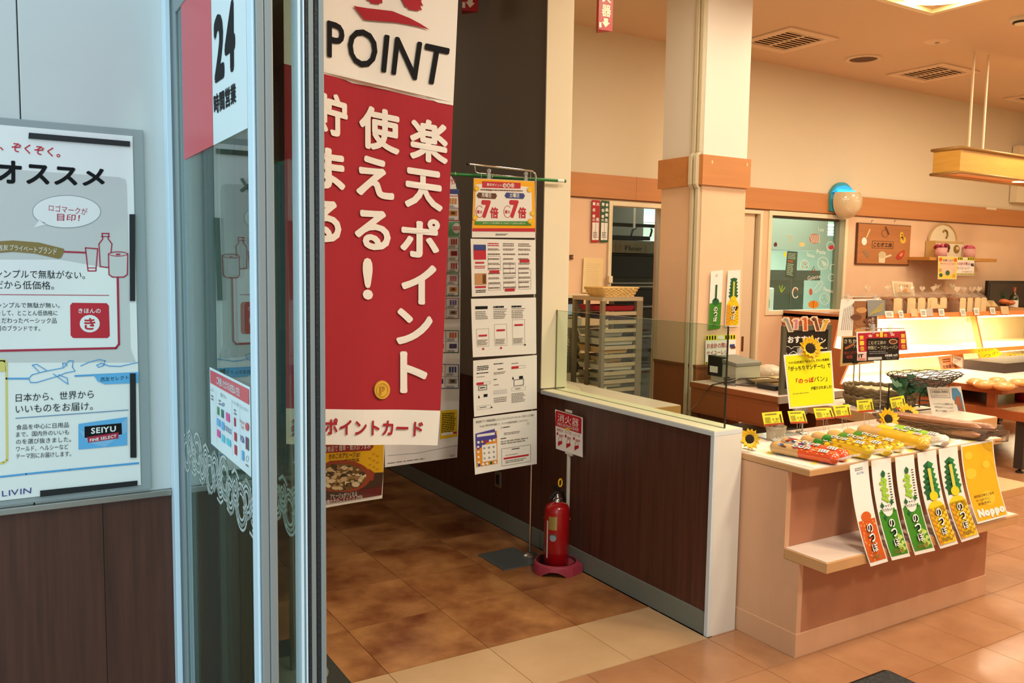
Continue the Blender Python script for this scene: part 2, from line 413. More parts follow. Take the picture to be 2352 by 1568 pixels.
# frames
def frame(x0, x1, z0, z1, w, name, m=cream, bottom=True, y0=5.985, y1=6.10):
    b = MB(); b.box((x0, y0, z0), (x0+w, y1, z1), m); b.box((x1-w, y0, z0), (x1, y1, z1), m); b.box((x0+w, y0, z1-w), (x1-w, y1, z1), m)
    if bottom: b.box((x0+w, y0, z0), (x1-w, y1, z0+w), m)
    return struct(b, name, bevel=.003)
frame(4.66, 5.35, 0, 2.185, .04, 'door_1', bottom=False)
d2 = frame(5.67, 6.60, 0, 2.188, .035, 'door_2', bottom=False)
MB().box((5.70, 6.03, 0), (6.53, 6.06, 2.155), mat('sliding_door_leaf', (222, 204, 176), .5)).box((6.53, 6.05, 0), (6.565, 6.1, 2.155), mat('door_reveal', (140, 110, 76), .7)).build('door_leaf', d2, (0, 0, 0))
dlf = [o for o in d2.children][0]
MB().box((6.405, 6.024, .78), (6.435, 6.031, .93), brown).build('finger_pull', dlf, (0, 0, 0), bevel=.003)
wf = frame(6.69, 7.92, 1.14, 2.195, .045, 'window_1')
greenf = mat('green_grey_window_stop', (150, 156, 132), .5)
MB().box((7.80, 6.0, 1.185), (7.875, 6.08, 2.15), greenf).box((6.735, 6.02, 2.128), (7.80, 6.08, 2.15), mat('window_rubber', (70, 62, 48), .6)).build('window_stop', wf, (0, 0, 0))
MB().box((6.735, 6.05, 1.185), (7.80, 6.055, 2.13), glass).build('pane', wf, (0, 0, 0))
struct(box((11.6, -5, 0), (11.7, 6.1, H), upper), 'wall_right')
struct(box((.62, -5.1, 0), (11.7, -5, H), upper), 'wall_behind')
# ---- kitchen behind the back wall
kg = mat('kitchen_wall', (200, 208, 196), .6)
struct(box((3.2, 17.5, 0), (24, 17.6, 3), kg), 'wall_kitchen_back')
struct(box((3.2, 6.14, 0), (3.3, 17.5, 3), kg), 'wall_kitchen_left')
struct(box((24, 6.14, 0), (24.1, 17.5, 3), kg), 'wall_kitchen_right')
struct(box((3.2, 6.14, 2.65), (24.1, 17.6, 2.75), mat('kitchen_ceiling', (212, 216, 210), .6)), 'ceiling_kitchen')
struct(box((3.3, 7.7, 0), (6.5, 7.8, 2.65), mat('oven_wall', (120, 124, 106), .6)), 'wall_kitchen_partition')
struct(box((11.6, 6.0, 0), (24.1, 6.14, 2.8), kg), 'wall_kitchen_front')
struct(box((12, 6, -.1), (24.1, 17.6, 0), kg), 'floor_kitchen')
# ---- square column with collar
cx0, cx1, cy0, cy1 = 4.346, 4.783, 4.517, 4.949
col = struct(MB().box((cx0, cy0, 2.39), (cx1, cy1, H), white), 'column')
box((cx0, cy0, .895), (cx1, cy1, 2.20), peach).build('column_lower_face', col, (0, 0, 0))
box((cx0-.012, cy0-.012, 0), (cx1+.012, cy1+.012, .895), brownw).build('column_wainscot', col, (0, 0, 0))
box((cx0-.018, cy0-.018, .885), (cx1+.018, cy1+.018, .905), mat('wainscot_rail', (128, 78, 42), .5)).build('wainscot_rail', col, (0, 0, 0))
box((cx0-.024, cy0-.024, 2.197), (cx1+.02, cy1+.02, 2.408), orangew).build('collar', col, (0, 0, 0))
for y in (4.548, 4.598):
    b = MB(); r = .016; m_ = mat('cable_duct_paint', (216, 208, 180), .4)
    pts = [(cx0-.008, y, .3), (cx0-.008, y, 2.17), (cx0-.034, y, 2.20), (cx0-.034, y, 2.40), (cx0-.008, y, 2.43), (cx0-.008, y, H)]
    for i in range(5):
        (x0, _, z0), (x1, _, z1) = pts[i], pts[i+1]
        b.add([(x0-r, y-r, z0), (x0+r, y-r, z0), (x0+r, y+r, z0), (x0-r, y+r, z0), (x1-r, y-r, z1), (x1+r, y-r, z1), (x1+r, y+r, z1), (x1-r, y+r, z1)],
              [(0,3,2,1),(4,5,6,7),(0,1,5,4),(1,2,6,5),(2,3,7,6),(3,0,4,7)], m_)
    t = b.build('cable_duct', None, (cx0, y, .3), bevel=.003)
    tag(t, 'white cable duct running up the column, %s one' % ('nearer the corner, right' if y < 4.57 else 'further left'), 'cable duct', 'cable ducts on the column')
# ---- ceiling fittings
def vent(x0, y0, lab):
    t = thing('ceiling_vent', lab, 'air vent', (x0+.31, y0+.31, H), 'square ceiling vents')
    vm = mat('vent_paint', (226, 204, 176), .6); b = MB(); s = .625; e = .085
    for a, c in (((0, 0), (s, e)), ((0, s-e), (s, s)), ((0, e), (e, s-e)), ((s-e, e), (s, s-e))):
        b.box((x0+a[0], y0+a[1], H-.014), (x0+c[0], y0+c[1], H), vm)
    b.box((x0+s/2-.012, y0+e, H-.012), (x0+s/2+.012, y0+s-e, H), vm)
    b.build('frame', t, bevel=.003)
    box((x0+e, y0+e, H-.002), (x0+s-e, y0+s-e, H-.0005), mat('vent_dark', (120, 92, 64), .8)).build('backing', t)
    for h in range(2):
        for i in range(9):
            yy = y0+e+.012+i*.05; xa = x0+e if h == 0 else x0+s/2+.012; xb = x0+s/2-.012 if h == 0 else x0+s-e
            MB().add([(xa, yy, H-.012), (xb, yy, H-.012), (xb, yy+.036, H-.004), (xa, yy+.036, H-.004), (xa, yy, H-.010), (xb, yy, H-.010), (xb, yy+.036, H-.002), (xa, yy+.036, H-.002)],
                 [(0,1,2,3),(7,6,5,4),(0,4,5,1),(3,2,6,7)], vm).build('slat', t)
vent(5.766, 5.015, 'square louvred ceiling vent just right of the column')
vent(7.948, 5.02, 'square louvred ceiling vent above the wooden pendant lamp')
vent(3.60, 4.35, 'square louvred ceiling vent left of the column, cut by the top of the photo')
vent(10.1, 5.0, 'square louvred ceiling vent at the right edge by the back wall corner')
t = thing('ceiling_speaker', 'round dark ceiling speaker between the two louvred vents', 'speaker', (7.19, 5.36, H))
MB().lathe([(.165, 0), (.165, -.012), (.13, -.016), (.128, -.004)], (7.19, 5.36, H), mat('vent_paint', (226, 204, 176), .6), 28).build('rim', t)
MB().lathe([(.001, -.006), (.13, -.006)], (7.19, 5.36, H), mat('speaker_cloth', (92, 64, 36), .8), 28).build('grille', t)
t = thing('sprinkler_cover', 'small round pale sprinkler cover on the ceiling near the big light', 'sprinkler', (7.176, 4.604, H))
MB().lathe([(.001, -.014), (.075, -.012), (.11, -.004), (.112, 0)], (7.176, 4.604, H), mat('vent_paint', (226, 204, 176), .6), 24).build('plate', t)
MB().lathe([(.001, -.026), (.018, -.024), (.022, -.012)], (7.176, 4.604, H), steel, 10).build('head', t)
p = PZ(2346, 50, H-.03)
t = thing('smoke_detector', 'round cream smoke detector at the right edge of the ceiling', 'smoke detector', (p.x, p.y, H))
MB().lathe([(.001, -.05), (.045, -.05), (.06, -.03), (.085, -.022), (.085, 0)], (p.x, p.y, H), cream, 24).build('body', t)
MB().lathe([(.061, -.029), (.064, -.040), (.052, -.046)], (p.x, p.y, H), black, 24).build('slot_ring', t)
for i, (x, y) in enumerate(CEIL_LIGHTS[:6]):
    t = thing('ceiling_light', 'square glowing recessed ceiling light at the top of the photo' if i == 0 else ['', 'ceiling light out of view, nearest the entrance', 'ceiling light out of view above the display table', 'ceiling light out of view above the bread table', 'ceiling light out of view right of the display table', 'ceiling light out of view, furthest to the right'][i], 'ceiling light', (x, y, H))
    b = MB(); s = .34
    for a, c in (((-s, -s), (s, -s+.05)), ((-s, s-.05), (s, s)), ((-s, -s+.05), (-s+.05, s-.05)), ((s-.05, -s+.05), (s, s-.05))):
        b.box((x+a[0], y+a[1], H-.03), (x+c[0], y+c[1], H), cream)
    b.build('frame', t)
    MB().lathe([(.001, -.028), (.16, -.024), (.25, -.012), (.29, -.004)], (x, y, H), mat('lamp_glow', (255, 226, 160), .5, emit=14), 28).build('diffuser', t)
# ================================================================ ENTRANCE: poster on the left wall
YL = 2.633
pt = thing('poster_board', 'grey framed notice board with large white recommendation poster on the entrance wall', 'notice board', (0, 2.65, .93))
gr = mat('board_grey', (150, 158, 158), .5)
b = MB().box((-.95, 2.636, .930), (.381, 2.65, 1.968), gr); b.build('frame', pt, bevel=.002)
S = lambda x, y: PY(x, y, YL)
pr = Print(S, (0, -1, 0), .0004)
# paper: wide sheet running out of the frame to the left
a, c = PY(316, 317, YL), PY(322, 1110, YL)
pb = MB(); pb.box((-.9, YL, .947), (.352, YL+.0015, 1.948), paper); pr.mb = pb
lg = mat('pale_grey_print', (206, 206, 202), .6); G1 = mat('deep_red_line', (176, 26, 60), .5)
pr.poly([(-40, 384), (275, 407), (288, 412), (291, 425), (300, 800), (312, 832), (-40, 832)], lg, 1)
pr.poly([(-40, 596), (138, 596), (268, 620), (273, 797), (-40, 806)], paper, 2)
pr.text('ところ、ぞくぞく。', [(-75, 313), (140, 341), (138, 362), (-75, 336)], red, 3, .02)
pr.text('オススメ', [(-5, 366), (243, 387), (240, 428), (-5, 421)], ink, 3, .035)
pr.ell(153, 486, 79, 38, mat('bubble_line', (140, 150, 150), .5), 2, 36); pr.ell(153, 486, 77.5, 36.5, paper, 3, 36)
pr.poly([(90, 505), (78, 523), (110, 514)], paper, 3)
pr.text('ロゴマークが', [(112, 469), (201, 478), (200, 494), (112, 484)], G1, 4, .0)
pr.text('目印！', [(131, 490), (184, 493), (182, 508), (131, 507)], G1, 4, .01)
pr.poly([(-40, 556), (30, 552), (90, 557), (146, 571), (148, 576), (140, 592), (134, 594), (80, 582), (30, 578), (-40, 583)], olive, 4)
pr.text('プライベートブランド', [(22, 561), (131, 569), (129, 585), (22, 574)], paper, 5)
pr.text('西友', [(-6, 563), (19, 561), (19, 574), (-6, 577)], paper, 5)
pr.line([(148, 578), (197, 580)], 4, G1, 4)
pr.line([(196, 569), (224, 571), (220, 622), (202, 622), (196, 569)], 2.6, G1, 4); pr.line([(202, 615), (220, 615)], 2, G1, 4)
pr.line([(234, 536), (250, 536), (248, 548), (257, 560), (254, 585)], 2.6, G1, 4); pr.line([(234, 536), (236, 548), (227, 560), (230, 612), (248, 614)], 2.6, G1, 4); pr.line([(232, 543), (252, 543)], 2, G1, 4)
pr.poly([(249, 582), (293, 583), (293, 632), (271, 637), (250, 632)], lg, 5); pr.line([(249, 582), (250, 630), (258, 636), (284, 636), (292, 630), (293, 582)], 2.6, G1, 6)
pr.ell(271, 583, 22, 6, G1, 6, 20, ring=2); pr.ell(271, 584, 6, 2, G1, 6, 10)
pr.line([(270, 637), (273, 790), (266, 799), (-40, 806)], 5, G1, 5)
pr.text('シンプルで無駄がない。', [(-12, 618), (196, 622), (195, 641), (-12, 638)], ink, 4, .0)
pr.text('だから低価格。', [(-12, 643), (124, 646), (124, 665), (-12, 663)], ink, 4, .0)
pr.line([(-40, 676), (250, 678)], 1.6, G1, 4)
for k, s_ in enumerate(('シンプルで無駄が無い。', 'そして、とことん低価格に', 'こだわったベーシック品', '質のブランドです。')):
    x1 = (137, 132, 130, 92)[k]; y0 = 695+k*17.6
    pr.text(s_, [(-8, y0-1), (x1, y0), (x1, y0+12), (-8, y0+12)], ink, 4)
pr.poly([(161, 701), (166, 695), (245, 696), (250, 702), (252, 771), (247, 776), (168, 776), (162, 770)], red, 4)
pr.text('きほんの', [(180, 708), (231, 708), (231, 719), (180, 719)], paper, 5, .015)
pr.ell(206, 743, 23, 20, paper, 5, 28); pr.text('き', [(193, 730), (219, 730), (219, 757), (193, 757)], red, 6, .03)
bl = mat('blue_line_print', (84, 160, 214), .5)
for q in ([(66, 868), (74, 860), (100, 853), (146, 844), (158, 828), (168, 828), (166, 842), (172, 852), (150, 856), (134, 863), (110, 870), (84, 878), (70, 878), (66, 868)], [(108, 851), (84, 836), (74, 838), (90, 854)], [(122, 858), (156, 882), (154, 868), (134, 860)], [(144, 842), (144, 834), (150, 834), (154, 840)]):
    pr.line(q, 2, bl, 5)
pr.line([(185, 840), (205, 831), (228, 825), (241, 828), (238, 839), (226, 843), (222, 838), (232, 834), (250, 840), (275, 841), (316, 832)], 2, bl, 5)
pr.line([(14, 869), (66, 869)], 4, bl, 4); pr.line([(172, 863), (318, 856)], 4, bl, 4)
pr.poly([(215, 861), (318, 854), (318, 879), (240, 882), (224, 875)], blue, 5)
pr.text('西友セレクト', [(231, 866), (295, 861), (295, 871), (231, 876)], ink, 6)
yl = mat('pale_yellow_print', (224, 206, 110), .5)
pr.line([(-40, 826), (8, 827), (14, 832), (16, 1056), (8, 1062), (-40, 1070)], 5, yl, 4); pr.poly([(-40, 826), (12, 827), (14, 852), (-40, 856)], yl, 4)
pr.text('日本から、世界から', [(36, 904), (215, 895), (215, 914), (36, 923)], ink, 4)
pr.text('いいものをお届け。', [(36, 930), (213, 923), (213, 941), (36, 949)], ink, 4)
pr.line([(36, 960), (294, 941)], 2, mat('steel_blue_print', (104, 140, 176), .5), 4)
for k, s_ in enumerate(('食品を中心に日用品', 'まで、国内外のいいも', 'のを選び抜きました。', 'ワールド、ヘルシーなど', 'テーマ別にお届けします。')):
    x1 = (158, 158, 163, 157, 163)[k]; y0 = 973+k*16.6
    pr.text(s_, [(37, y0+2), (x1, y0-4), (x1, y0+8), (37, y0+14)], ink, 4)
pr.poly([(180, 973), (292, 957), (292, 1022), (180, 1032)], blue, 4)
pr.poly([(180, 985), (230, 1010), (292, 960), (292, 990), (240, 1026), (200, 1015)], mat('mid_blue_print', (130, 186, 226), .5), 5)
pr.poly([(194, 979), (279, 971), (280, 997), (194, 1005)], ink, 6); pr.text('SEIYU', [(209, 982), (266, 977), (266, 990), (209, 996)], paper, 7, .03)
pr.poly([(200, 1003), (272, 992), (272, 1006), (202, 1016)], G1, 7); pr.text('FINE SELECT', [(206, 1007), (267, 997), (267, 1004), (206, 1014)], paper, 8, .03)
pr.line([(-40, 1099), (60, 1088), (160, 1078), (318, 1063)], 4.5, bl, 4)
pr.text('LIVIN', [(4, 1127), (72, 1119), (71, 1132), (5, 1140)], navy, 4, .0)
pb.build('poster_sheet', pt)
def bar(q, lab):
    y = YL-.001; pts = [PY(x, z, YL) for x, z in q]
    t = MB().prism([(p.x, YL-.0012, p.z) for p in pts], (0, -.004, 0), mat('black_magnet', (14, 16, 18), .5)).build('magnet_strip', None, (pts[0].x, YL-.001, pts[0].z))
    tag(t, lab, 'magnet strip', 'black magnet strips holding the poster')
bar([(66, 305), (298, 325), (298, 337), (65, 318)], 'black magnet strip along the top edge of the entrance poster')
bar([(297, 492), (310, 492), (310, 691), (298, 691)], 'upper of two upright black magnet strips on the poster edge')
bar([(298, 857), (311, 857), (313, 1050), (299, 1050)], 'lower of two upright black magnet strips on the poster edge')
bar([(92, 1126), (315, 1103), (315, 1114), (92, 1140)], 'black magnet strip along the bottom edge of the entrance poster')

# ================================================================ automatic glass doors
fr = MB(); fr.box((.438, 2.600, 0), (.452, 2.650, 2.42), alum).box((.452, 2.604, 0), (.470, 2.650, 2.42), alumg).box((.470, 2.602, 0), (.474, 2.650, 2.42), gasket).box((.474, 2.604, 0), (.62, 2.650, 2.42), alumg)
struct(fr, 'door_frame_post', bevel=.0015)
struct(box((.44, -.35, 2.36), (.62, 2.60, 2.42), alumg), 'door_frame_head')
def leaf(x0, x1, ya, yb, lab):
    t = thing('sliding_glass_door', lab, 'sliding door', ((x0+x1)/2, (ya+yb)/2, 0))
    return t
t = leaf(.455, .498, 1.742, 2.600, 'nearer sliding glass door leaf carrying the 24 hour sign and payment sticker')
b = MB(); b.box((.455, 1.742, .02), (.4615, 1.784, 2.36), alum).box((.4615, 1.737, .02), (.478, 1.784, 2.36), alumg).box((.4785, 1.736, .02), (.4955, 1.784, 2.36), alumg); b.build('front_stile', t, bevel=.003)
MB().box((.457, 2.560, .02), (.470, 2.600, 2.36), alumg).box((.470, 2.56, .02), (.474, 2.600, 2.36), gasket).box((.474, 2.555, .02), (.495, 2.600, 2.36), alumg).build('rear_stile', t, bevel=.002)
MB().box((.458, 1.784, 2.285), (.495, 2.56, 2.36), alumg).build('top_rail', t, bevel=.003)
MB().box((.458, 1.784, .02), (.495, 2.56, .12), alumg).build('bottom_rail', t, bevel=.003)
XG = .462
pn1 = MB().box((XG, 1.784, .12), (XG+.006, 2.56, 2.285), dglass).build('pane', t)
# curled frosted band
fro = mat('frosted_film', (206, 214, 210), .6, alpha=.72)
def curls(xg, ya, yb, zc, t):
    pr = Print(lambda a, z: V((xg, a, z)), (-1, 0, 0), .0006); y = ya; k = 0
    random.seed(3)
    while y < yb:
        r = .032+.012*(k % 3); z0 = zc+(.014 if k % 2 else -.016)
        for j in range(3):
            rr = r-j*.0115
            if rr > .006: pr.ell(y, z0, rr, rr, fro, 1, 22, ring=.0062, a0=.1*k, a1=.1*k+(.95 if j else .8))
        pr.line([(y-.03, z0-.03), (y-.005, z0-.043), (y+.03, z0-.038)], .007, fro, 1); pr.line([(y-.035, z0+.03), (y, z0+.044), (y+.03, z0+.03)], .007, fro, 1)
        y += .052; k += 1
    sub(pr.mb, 'frosted_curls', t)
curls(XG-.0005, 1.80, 2.55, 1.068, pn1)
# stickers on the near leaf
S = lambda x, y: PX(x, y, XG-.0012)
pr = Print(S, (-1, 0, 0), .0004)
sw = mat('glossy_white_sticker', (226, 240, 240), .3); sr = mat('glossy_red_sticker', (214, 52, 64), .3)
def cz(y, z, xg=XG-.0012):                  # a point of the pane as a photo position
    d = V((xg, y, z))-V((0, 0, EYE)); k = d.dot(FW); return (CX+F*d.dot(RT)/k, CY-F*d.dot(UP)/k)
q = [cz(2.122, 2.30), cz(1.806, 2.30), cz(1.806, 1.875), cz(2.122, 1.875)]
pr.base(q, sw, th=.0004)
pr.quad([cz(2.482, 2.30), cz(2.122, 2.30), cz(2.122, 1.875), cz(2.482, 1.875)], sr, 1)
pr.text('24', [(491, 43), (540, -8), (541, 160), (494, 193)], ink, 3, .045)
pr.text('時間営業', [(491, 219), (542, 189), (543, 236), (493, 264)], ink, 3, .03)
tag(pr.mb.build('opening_hours_sign', None, (XG-.0012, 2.14, 1.875)), 'red and white sticker reading 24 hours open on the door glass', 'sticker')
pr = Print(S, (-1, 0, 0), .0004)
q = [cz(2.204, 1.335), cz(1.812, 1.335), cz(1.812, 1.140), cz(2.202, 1.140)]
pr.base(q, sw, th=.0004)
def qq(u0, v0, u1, v1): return [bil(q, u0, v0), bil(q, u1, v0), bil(q, u1, v1), bil(q, u0, v1)]
pr.quad(qq(.02, .03, .98, .2), sr, 2); pr.text('ご利用いただけるお支払い方法', qq(.18, .065, .75, .17), sw, 3, .02)
pr.text('レジ', qq(.03, .25, .1, .30), grey_ink, 3); pr.text('電子マネー', qq(.27, .25, .42, .30), grey_ink, 3)
pr.text('バーコード決済', qq(.55, .25, .72, .30), grey_ink, 3); pr.text('クレジットカード', qq(.75, .25, .96, .30), grey_ink, 3)
for u in (.15, .54, .74): pr.quad(qq(u, .25, u+.004, .92), mat('pale_grey_print', (206, 206, 202), .6), 2)
cl = [mat('pink_mark', (226, 70, 150), .4), green, mat('teal_mark', (30, 110, 90), .4), blue, mat('cyan_mark', (80, 200, 220), .4), redp, navy]
for u, v, c_, w_, h_ in ((.18, .45, 1, .05, .1), (.28, .45, 2, .06, .1), (.40, .45, 0, .09, .1), (.17, .6, 3, .08, .09), (.28, .6, 3, .07, .1), (.17, .74, 0, .08, .09), (.28, .76, 4, .08, .09), (.40, .76, 4, .11, .08), (.60, .45, 5, .04, .1), (.60, .62, 5, .06, .1), (.60, .77, 5, .06, .11), (.78, .77, 3, .06, .11)):
    pr.quad(qq(u, v, u+w_, v+h_), cl[c_], 3)
for u, v in ((.03, .34), (.22, .34), (.6, .34)): pr.fake(qq(u, v, u+.06, v+.08), 2, grey_ink, 3)
pr.ell(*bil(q, .33, .38), 3, 4, navy, 3, 14, ring=1.2); pr.text('nanaco', qq(.37, .62, .53, .68), navy, 3)
pr.text('Rakuten', qq(.75, .42, .86, .46), redp, 3); pr.text('Card', qq(.77, .47, .84, .52), redp, 3)
pr.ell(*bil(q, .915, .46), 3.4, 9, orange, 3, 18); pr.ell(*bil(q, .94, .46), 3, 9, sr, 4, 18)
pr.text('VISA', qq(.75, .6, .85, .68), navy, 3, .03)
for k in range(3): pr.quad(qq(.885+.028*k, .58, .907+.028*k, .72), (navy, redp, dgreen)[k], 3)
pr.ell(*bil(q, .92, .82), 3, 7, grey_ink, 3, 14, ring=.7); pr.fake(qq(.88, .88, .96, .92), 1, grey_ink, 3)
tag(pr.mb.build('payment_sticker', None, (XG-.0012, 2.0, 1.14)), 'white payment methods sticker with red heading on the door glass', 'sticker')
# second leaf, parked just behind the first
t = leaf(.547, .60, 1.742, 2.600, 'sliding glass door leaf behind, with double black weather seals on its edge')
b = MB(); b.box((.547, 1.742, .02), (.554, 1.786, 2.36), alum).box((.554, 1.742, .02), (.601, 1.786, 2.36), alumg).box((.5565, 1.738, .02), (.5605, 1.742, 2.36), alum).box((.568, 1.738, .02), (.579, 1.742, 2.36), alumg).box((.589, 1.736, .02), (.6005, 1.742, 2.36), alumg); fs2 = b.build('front_stile', t, bevel=.0015)
sub(MB().box((.5615, 1.7365, .02), (.5665, 1.742, 2.36), gasket), 'weather_seal', fs2); sub(MB().box((.5805, 1.7365, .02), (.587, 1.742, 2.36), gasket), 'weather_seal', fs2)
MB().box((.555, 2.55, .02), (.600, 2.600, 2.36), alumg).build('rear_stile', t, bevel=.002)
MB().box((.555, 1.786, 2.285), (.60, 2.55, 2.36), alumg).build('top_rail', t); MB().box((.555, 1.786, .02), (.60, 2.55, .12), alumg).build('bottom_rail', t)
pn2 = MB().box((.572, 1.786, .12), (.578, 2.55, 2.285), dglass).build('pane', t)
curls(.5710, 1.80, 2.53, 1.04, pn2)
pr = Print(lambda x, y: PX(x, y, .5705), (-1, 0, 0), .0005); gk = mat('ghost_grey_reflection', (150, 152, 160), .5)
pr.text('R', [(512, 796), (535, 796), (537, 828), (512, 829)], gk, 1, .03); pr.text('Edy', [(503, 838), (543, 838), (543, 856), (503, 858)], mat('ghost_blue_reflection', (84, 120, 160), .5), 1, .03)  # ghost reflection of a sticker, painted as grey and blue letters
tag(pr.mb.build('ghost_letters', None, (.5705, 2.2, 1.3)), 'payment mark letters R Edy, a ghost reflection painted on the rear door glass', 'sticker')

# ---- mats
m_ = mat('charcoal_mat', (50, 50, 46), .95, bump=.6, bscale=90)
tag(box((.62, -.3, .0), (1.12, 3.45, .007), m_).build('entrance_mat', None, (.9, 1.2, 0)), 'dark charcoal floor mat running beside the sliding door', 'mat')
bm = mat('black_ribbed_mat', (30, 31, 32), .95, col2=(70, 70, 70), vscale=70, bump=.8, bscale=120)
t = thing('floor_mat', 'black flecked floor mat at the bottom right edge of the photo', 'mat', (3.02, 2.0, 0))
MB().prism([(2.5, 1.10, 0), (3.015, 1.10, 0), (3.015, 1.985, 0), (3.0, 2.0, 0), (2.5, 2.0, 0)], (0, 0, .009), black).build('rubber_edge', t)
MB().box((2.51, 1.11, .009), (3.004, 1.985, .013), bm).build('pile', t)

# ================================================================ corridor: banner, posters, stand, extinguisher
YB = 3.10
def wb(x, y):
    p = PY(x, y, YB); p.y += .010*sin(p.x*9+p.z*1.2)+.003*sin(p.x*21-p.z*2.2); return p
pr = Print(wb, (0, -1, 0), .0028)
TL, TR = (648, -250), (1057, -140); 
def eL(y): return 649+.008*(y)
def eR(y): return 1053-.0145*y*(1 if y < 300 else 1)-(.0145*(y-300) if y > 300 else 0)+( -.006*(y-300) if y > 300 else 0)
Q0 = [(648, -250), (1057, -140), (1038, 243), (651, 147)]; Q1 = [(651, 147), (1038, 243), (1012, 943), (656, 937)]; Q2 = [(656, 937), (1012, 943), (1006, 1023), (657, 1019)]
pr.quad(Q0, cloth, 0, 20, 14); pr.quad(Q1, crimson, 0, 20, 26); pr.quad(Q2, cloth, 0, 20, 3)
# wavy boundary of the white head panel
pr.poly([(740, 166), (775, 175), (810, 190), (850, 197), (890, 203), (930, 214), (975, 222), (1003, 236), (1036, 243), (1036, 236), (741, 160)], cloth, 1)
cream_l = mat('banner_lettering', (238, 234, 224), .75)
pr.text('POINT', [(750, 46), (1030, 112), (1014, 202), (750, 132)], ink, 2, .014)
pr.text('R', [(822, -230), (962, -195), (970, 30), (842, 4)], crimson, 2, .05)
pr.poly([(812, 13), (845, 18), (900, 26), (938, 43), (962, 56), (984, 70), (950, 61), (905, 52), (838, 45)], crimson, 3)
def col(s_, xc, cs, w_, h_, m=cream_l, sl=.1):
    for ch, yc in zip(s_, cs):
        pr.text(ch, [(xc-w_/2-(yc-330)*.0, yc-h_/2-sl*w_/2), (xc+w_/2, yc-h_/2+sl*w_/2), (xc+w_/2, yc+h_/2+sl*w_/2), (xc-w_/2, yc+h_/2-sl*w_/2)], m, 2, .045)
for s_, x, y, w_, h_, sl in (('楽', 983, 324, 84, 98, .2), ('天', 972, 435, 84, 92, .16), ('ポ', 964, 546, 88, 92, .1), ('イ', 962, 653, 78, 92, .05), ('ン', 952, 750, 82, 84, .03), ('ト', 951, 855, 62, 96, 0),
                          ('使', 872, 297, 92, 100, .22), ('え', 862, 407, 88, 94, .17), ('る', 856, 528, 84, 92, .1), ('!', 844, 640, 24, 96, .05),
                          ('貯', 757, 262, 84, 98, .25), ('ま', 751, 388, 84, 96, .2), ('る', 742, 508, 82, 96, .1)):
    pr.text(s_, [(x-w_/2, y-h_/2-sl*w_/2), (x+w_/2, y-h_/2+sl*w_/2), (x+w_/2, y+h_/2+sl*w_/2), (x-w_/2, y+h_/2-sl*w_/2)], cream_l, 2, .034)
pr.ell(731, 582, 11, 12, cream_l, 2)
pr.ell(877, 895, 20, 22, mat('coin_rim', (190, 140, 50), .4), 2, 28); pr.ell(877, 895, 18.5, 20.5, gold, 3, 28); pr.ell(877, 895, 14.5, 16, mat('coin_rim', (190, 140, 50), .4), 4, 28, ring=1.4); pr.text('P', [(871, 885), (884, 885), (884, 905), (871, 905)], mat('coin_rim', (190, 140, 50), .4), 4, .03)
pr.text('楽天', [(668, 958), (740, 958), (740, 1000), (668, 1000)], crimson, 2, .03)
pr.text('ポイントカード', [(743, 958), (973, 966), (971, 1002), (743, 996)], crimson, 2, .03)
bn = thing('advertising_banner', 'tall red and white cloth point card banner hanging inside the glass door', 'banner', (1.25, YB, .86))
pr.mb.build('banner_cloth', bn)
pg = mat('green_plastic_pole', (28, 120, 52), .35)
p0, p1 = PY(660, -245, 3.12), PY(1056, -140, 3.12)
MB().tube([p0, p1], .012, steel, 10).tube([p0+V((0, .004, 0)), V((p0.x, 3.128, .82))], .009, steel, 8).build('banner_pole', bn)
MB().lathe([(.001, .03), (.12, .03), (.14, .0)], (p0.x, 3.128, .0), graybase, 24).cyl((p0.x, 3.128, .03), (p0.x, 3.128, .85), .012, steel, 10).build('pole_base', bn)

def hang(name, label, q, Y, n=6, cat='poster', bend=.02, ax='x', m=lami):
    """sheet with a gentle curl, its lower left corner bending forward"""
    zt = PY(q[0][0], q[0][1], Y).z; zb = PY(q[3][0], q[3][1], Y).z; xl = PY(q[0][0], q[0][1], Y).x; xr = PY(q[1][0], q[1][1], Y).x
    def Sf(x, y):
        p = PY(x, y, Y); v = (zt-p.z)/(zt-zb+1e-6); u = (p.x-xl)/(xr-xl); p.y -= bend*max(0, v)**2*(1-u)**2*1.0; return p
    pr = Print(Sf, (0, -1, 0), .0011); pr.base(q, m, n, n, th=.0012); return pr
